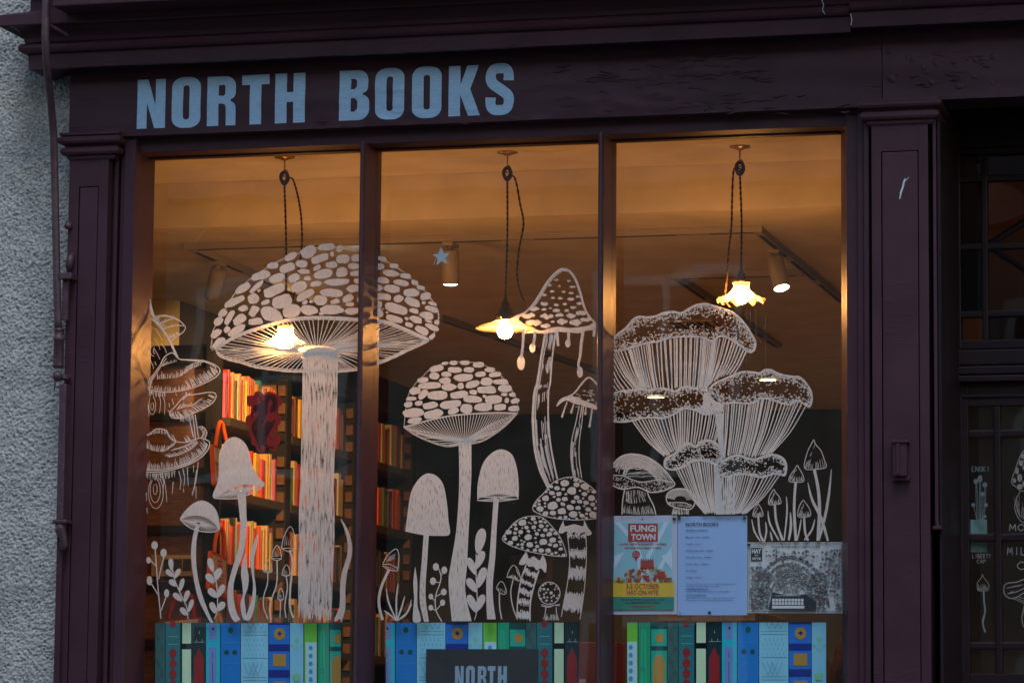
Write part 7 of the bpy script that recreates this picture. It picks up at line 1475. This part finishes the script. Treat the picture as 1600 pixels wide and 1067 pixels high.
banner(242.5, 532.5, 972.5, 'a', 'left banner of printed blue and green book spines beginning with a dark scroll spine')
banner(603, 904, 972, 'e', 'middle banner of printed book spines behind the dark sign', first_cut=9, sc=1.05)
banner(980, 1291, 971.5, 'j', 'right banner of printed book spines beginning with a lime green spine', first_cut=5, sc=1.07)

# dark shop sign standing in front of the middle banner
M_sign = simple('charcoal_board', (0.018, 0.021, 0.028), 0.6, 0, 0.15, 30)
a, b = P(666, 1013.5, 0.022), P(840, 1013.5, 0.022)
t = thing('shop_sign', 'charcoal board sign lettered in pale blue in front of the middle banner', 'sign', ((a.x + b.x) / 2, 0.024, SILL))
MB().box(a.x, b.x, 0.022, 0.028, SILL + 0.001, a.z).obj('board', M_sign, t)
for ch, x0, x1 in (('N', 711, 724.5), ('O', 728, 742), ('R', 746.5, 760), ('T', 762, 774), ('H', 778, 792)):
    put_letter(ch, P(x0, 1050, 0.021).x, P(x1, 1050, 0.021).x, P(750, 1076, 0.021).z, P(750, 1040, 0.021).z, 0.0212, t, simple('sign_blue', (0.30, 0.45, 0.58), 0.6))

# red cut-out figure stuck on the left pane
V8 = lambda p: [(370 + a / 8.2, 590 + b / 8.2) for a, b in p]
M_redc = film('red_card', (0.42, 0.022, 0.022), 0.14, 0.06); M_redd = film('dark_red_print', (0.085, 0.010, 0.010), 0.05, 0.6, 120)
t = thing('card_cutout', 'deep red lobed card cut-out with a dark furry figure on the left pane', 'cutout', tuple(P(412, 705, 0.014)))
ol = smooth(V8([(125, 250), (140, 232), (210, 228), (235, 185), (280, 172), (320, 190), (345, 220), (380, 185), (440, 180), (500, 210), (545, 235), (578, 310), (565, 355), (540, 360), (530, 420), (500, 465), (545, 472), (558, 520), (550, 590), (520, 620), (490, 690), (460, 735), (530, 725), (552, 745), (550, 840), (520, 868), (512, 920), (480, 942), (420, 920), (375, 890), (360, 945), (300, 955), (260, 930), (240, 880), (190, 850), (180, 800), (190, 775), (155, 700), (158, 635), (125, 610), (110, 550), (125, 490), (170, 470), (190, 370), (135, 360)]), 3, True)
mb = MB(); mb.prism([P(a, b, 0.014) for a, b in ol], (0, 0.002, 0)); mb.obj('card', M_redc, t)
A = Art(Y=0.0132, step=-0.00002, levels=20, seed=70)
A.fill(smooth(V8([(260, 205), (290, 225), (320, 270), (350, 300), (360, 240), (420, 210), (480, 225), (515, 280), (520, 350), (500, 420), (460, 450), (430, 440), (430, 380), (460, 330), (440, 280), (400, 320), (395, 430), (350, 560), (330, 620), (380, 560), (440, 560), (490, 535), (480, 600), (420, 700), (380, 790), (380, 860), (480, 890), (460, 905), (370, 890), (340, 860), (300, 870), (320, 930), (280, 910), (250, 800), (200, 700), (190, 610), (240, 530), (280, 450), (230, 440), (205, 400), (220, 350), (260, 345), (310, 310)]), 3, True))
A.stroke(V8([(230, 400), (195, 470), (190, 540)]), 3.0, 1.0); A.stroke(V8([(400, 740), (440, 780), (480, 820)]), 0.8)
A.obj('figure_print', M_redd, t)

# ---- painted names and mushrooms on the door panes
YDP = YD + 0.0255
SG = {'E': [[(1, 0), (0, 0), (0, 1), (1, 1)], [(0, .5), (.8, .5)]], 'N': [[(0, 0), (0, 1), (1, 0), (1, 1)]], 'O': [[(.5, 1), (0, .7), (0, .3), (.5, 0), (1, .3), (1, .7), (.5, 1)]], 'K': [[(0, 0), (0, 1)], [(.9, 1), (0, .45), (1, 0)]], 'I': [[(.5, 0), (.5, 1)]], 'M': [[(0, 0), (.1, 1), (.5, .3), (.9, 1), (1, 0)]], 'L': [[(0, 1), (0, 0), (.9, 0)]], 'B': [[(0, 0), (0, 1), (.7, .95), (.7, .6), (0, .52), (.85, .4), (.85, .08), (0, 0)]], 'R': [[(0, 0), (0, 1), (.8, .9), (.7, .55), (0, .48), (.9, 0)]], 'T': [[(0, 1), (1, 1)], [(.5, 1), (.5, 0)]], 'Y': [[(0, 1), (.5, .5), (1, 1)], [(.5, .5), (.45, 0)]], 'C': [[(1, .85), (.5, 1), (0, .6), (.05, .25), (.5, 0), (1, .15)]], 'A': [[(0, 0), (.5, 1), (1, 0)], [(.2, .4), (.8, .4)]], 'P': [[(0, 0), (0, 1), (.8, .9), (.8, .6), (0, .45)]]}
def hand(A, s, x0, x1, y0, y1, w):
    n = len(s); cw = (x1 - x0) / n
    for i, ch in enumerate(s):
        for pl_ in SG[ch]:
            pts = [(x0 + i * cw + p[0] * cw * 0.72 + cw * 0.1, y1 - p[1] * (y1 - y0)) for p in pl_]
            for a, b in zip(pts[:-1], pts[1:]): A.stroke([a, b], w)
M_dw = film('door_paint_marker', (0.72, 0.78, 0.88), 0.2); E5 = lambda p: T(1400, 600, 4.445, p); F5 = lambda p: T(1400, 830, 4.5, p)
A = Art(Y=YDP, seed=80); hand(A, 'ENOKI', 1518, 1547, 728.5, 736.5, 1.1); A.obj('name_lettering', M_bluepaint, DPANES[1][0], 'ENOKI painted on the door pane')
A = Art(Y=YDP, seed=81)
for x, y, a, b in ((583, 655, 34, 46), (555, 675, 32, 36), (617, 698, 34, 34), (599, 762, 34, 30), (537, 838, 26, 28), (625, 838, 26, 28), (618, 918, 22, 22)): A.blob(1400 + x / 4.445, 600 + y / 4.445, a / 4.445, b / 4.445, rag=0.05, sq=2.1)
for p in ([(555, 690), (556, 800), (562, 940)], [(560, 690), (568, 830), (570, 940)], [(580, 675), (578, 820), (580, 960)], [(588, 675), (586, 820), (585, 960)], [(615, 712), (612, 850), (596, 960)], [(624, 712), (620, 850), (606, 950)], [(597, 775), (592, 880), (588, 960)], [(605, 775), (602, 880), (594, 960)], [(540, 850), (552, 900), (562, 950)], [(622, 850), (614, 900), (600, 960)], [(616, 928), (605, 970), (590, 1020)], [(545, 955), (560, 1000), (572, 1025)]): A.stroke(E5(p), 0.8)
A.obj('mushroom_drawing', M_bluepaint, DPANES[1][0], 'enoki bunch painted on the narrow door pane')
A = Art(Y=YDP, seed=82); mo_ = smooth(E5([(862, 740), (830, 710), (805, 690), (808, 650), (830, 590), (850, 530), (875, 480), (900, 455), (950, 450), (990, 500), (1010, 600), (1000, 700), (950, 745)]), 4, True); A.stroke(mo_, 1.4, n=1)
for x, y, a, b in ((880, 500, 24, 34), (868, 548, 30, 40), (893, 580, 30, 34), (840, 600, 28, 44), (860, 650, 36, 50), (822, 668, 22, 34), (860, 712, 40, 34), (890, 690, 24, 40), (895, 530, 20, 30), (930, 560, 40, 44), (930, 620, 40, 44), (930, 680, 44, 44), (970, 600, 36, 50), (965, 660, 36, 44), (930, 500, 36, 40)): A.blob(1400 + x / 4.445, 600 + y / 4.445, a / 4.445, b / 4.445, rag=0.14)
A.stroke(E5([(862, 745), (835, 800), (825, 860), (845, 920), (880, 958), (930, 965), (980, 920), (980, 800), (950, 745)]), 1.3); A.hatch(E5([(840, 880), (870, 930), (930, 940)]), 12, 22, (100, 80), 0.9)
A.obj('mushroom_drawing', M_dw, DPANES[1][1], 'morel painted at the right edge of the door')
A = Art(Y=YDP, seed=83); hand(A, 'MO', 1576, 1603, 818.5, 829, 1.5); A.obj('name_lettering', M_dw, DPANES[1][1])
A = Art(Y=YDP, seed=84); hand(A, 'LIBERTY', 1519, 1548.5, 865, 871.5, 0.8); hand(A, 'CAP', 1526, 1541, 874, 879.5, 0.8); A.obj('name_lettering', M_dw, DPANES[2][0], 'LIBERTY CAP painted on the door pane')
A = Art(Y=YDP, seed=85); A.stroke(smooth(F5([(607, 300), (600, 325), (572, 360), (572, 400), (580, 415), (615, 418), (648, 410), (652, 370), (625, 335), (612, 312), (607, 300)]), 3), 1.0, n=1); A.hatch(F5([(578, 410), (610, 412), (645, 405)]), 14, 8, (85, 100), 0.8)
for d in (-3, 3): A.stroke(F5([(616 + d, 418), (620 + d, 500), (628 + d, 560), (610 + d, 620), (616 + d, 670), (630 + d, 705)]), 0.9)
A.stroke(F5([(616, 418), (622, 520), (622, 600), (612, 640), (624, 710)]), 1.6, k=1); A.obj('liberty_cap_drawing', [M_dw, M_bluepaint], DPANES[2][0], 'thin liberty cap painted on the narrow door pane')
A = Art(Y=YDP, seed=86); hand(A, 'MIL', 1573, 1605, 854.5, 866.5, 1.5); hand(A, 'C', 1588, 1604, 877, 889.5, 1.5); A.obj('name_lettering', M_dw, DPANES[2][1])
A = Art(Y=YDP, seed=87); A.stroke(smooth(F5([(960, 330), (900, 335), (850, 355), (790, 362), (762, 380), (758, 420), (775, 455), (810, 470), (850, 460), (900, 430), (960, 400)]), 4), 1.6, n=1); A.hatch(F5([(780, 440), (830, 430), (900, 400)]), 14, 10, 25, 0.8); A.hatch(F5([(775, 400), (820, 390), (860, 385)]), 8, 9, 15, 0.8); A.stroke(F5([(810, 470), (860, 485), (900, 505), (930, 520)]), 1.0); A.stroke(F5([(835, 466), (880, 480), (920, 500)]), 0.9); A.stroke(F5([(860, 458), (900, 470), (940, 480)]), 0.9); A.stroke(F5([(905, 505), (895, 560), (885, 610), (895, 660), (920, 690)]), 1.4)
A.obj('mushroom_drawing', M_dw, DPANES[2][1], 'milk cap painted at the right edge of the door')
M_lab = film('pale_blue_label', (0.40, 0.82, 0.95), 0.1); a, b = P(1516, 862, YD + 0.035), P(1541.5, 811, YD + 0.035)
t = thing('label_card', 'pale blue card stuck behind the narrow door panes', 'card', ((a.x + b.x) / 2, YD + 0.04, a.z)); MB().box(a.x, b.x, YD + 0.0445, YD + 0.046, a.z, b.z).obj('card', M_lab, t)
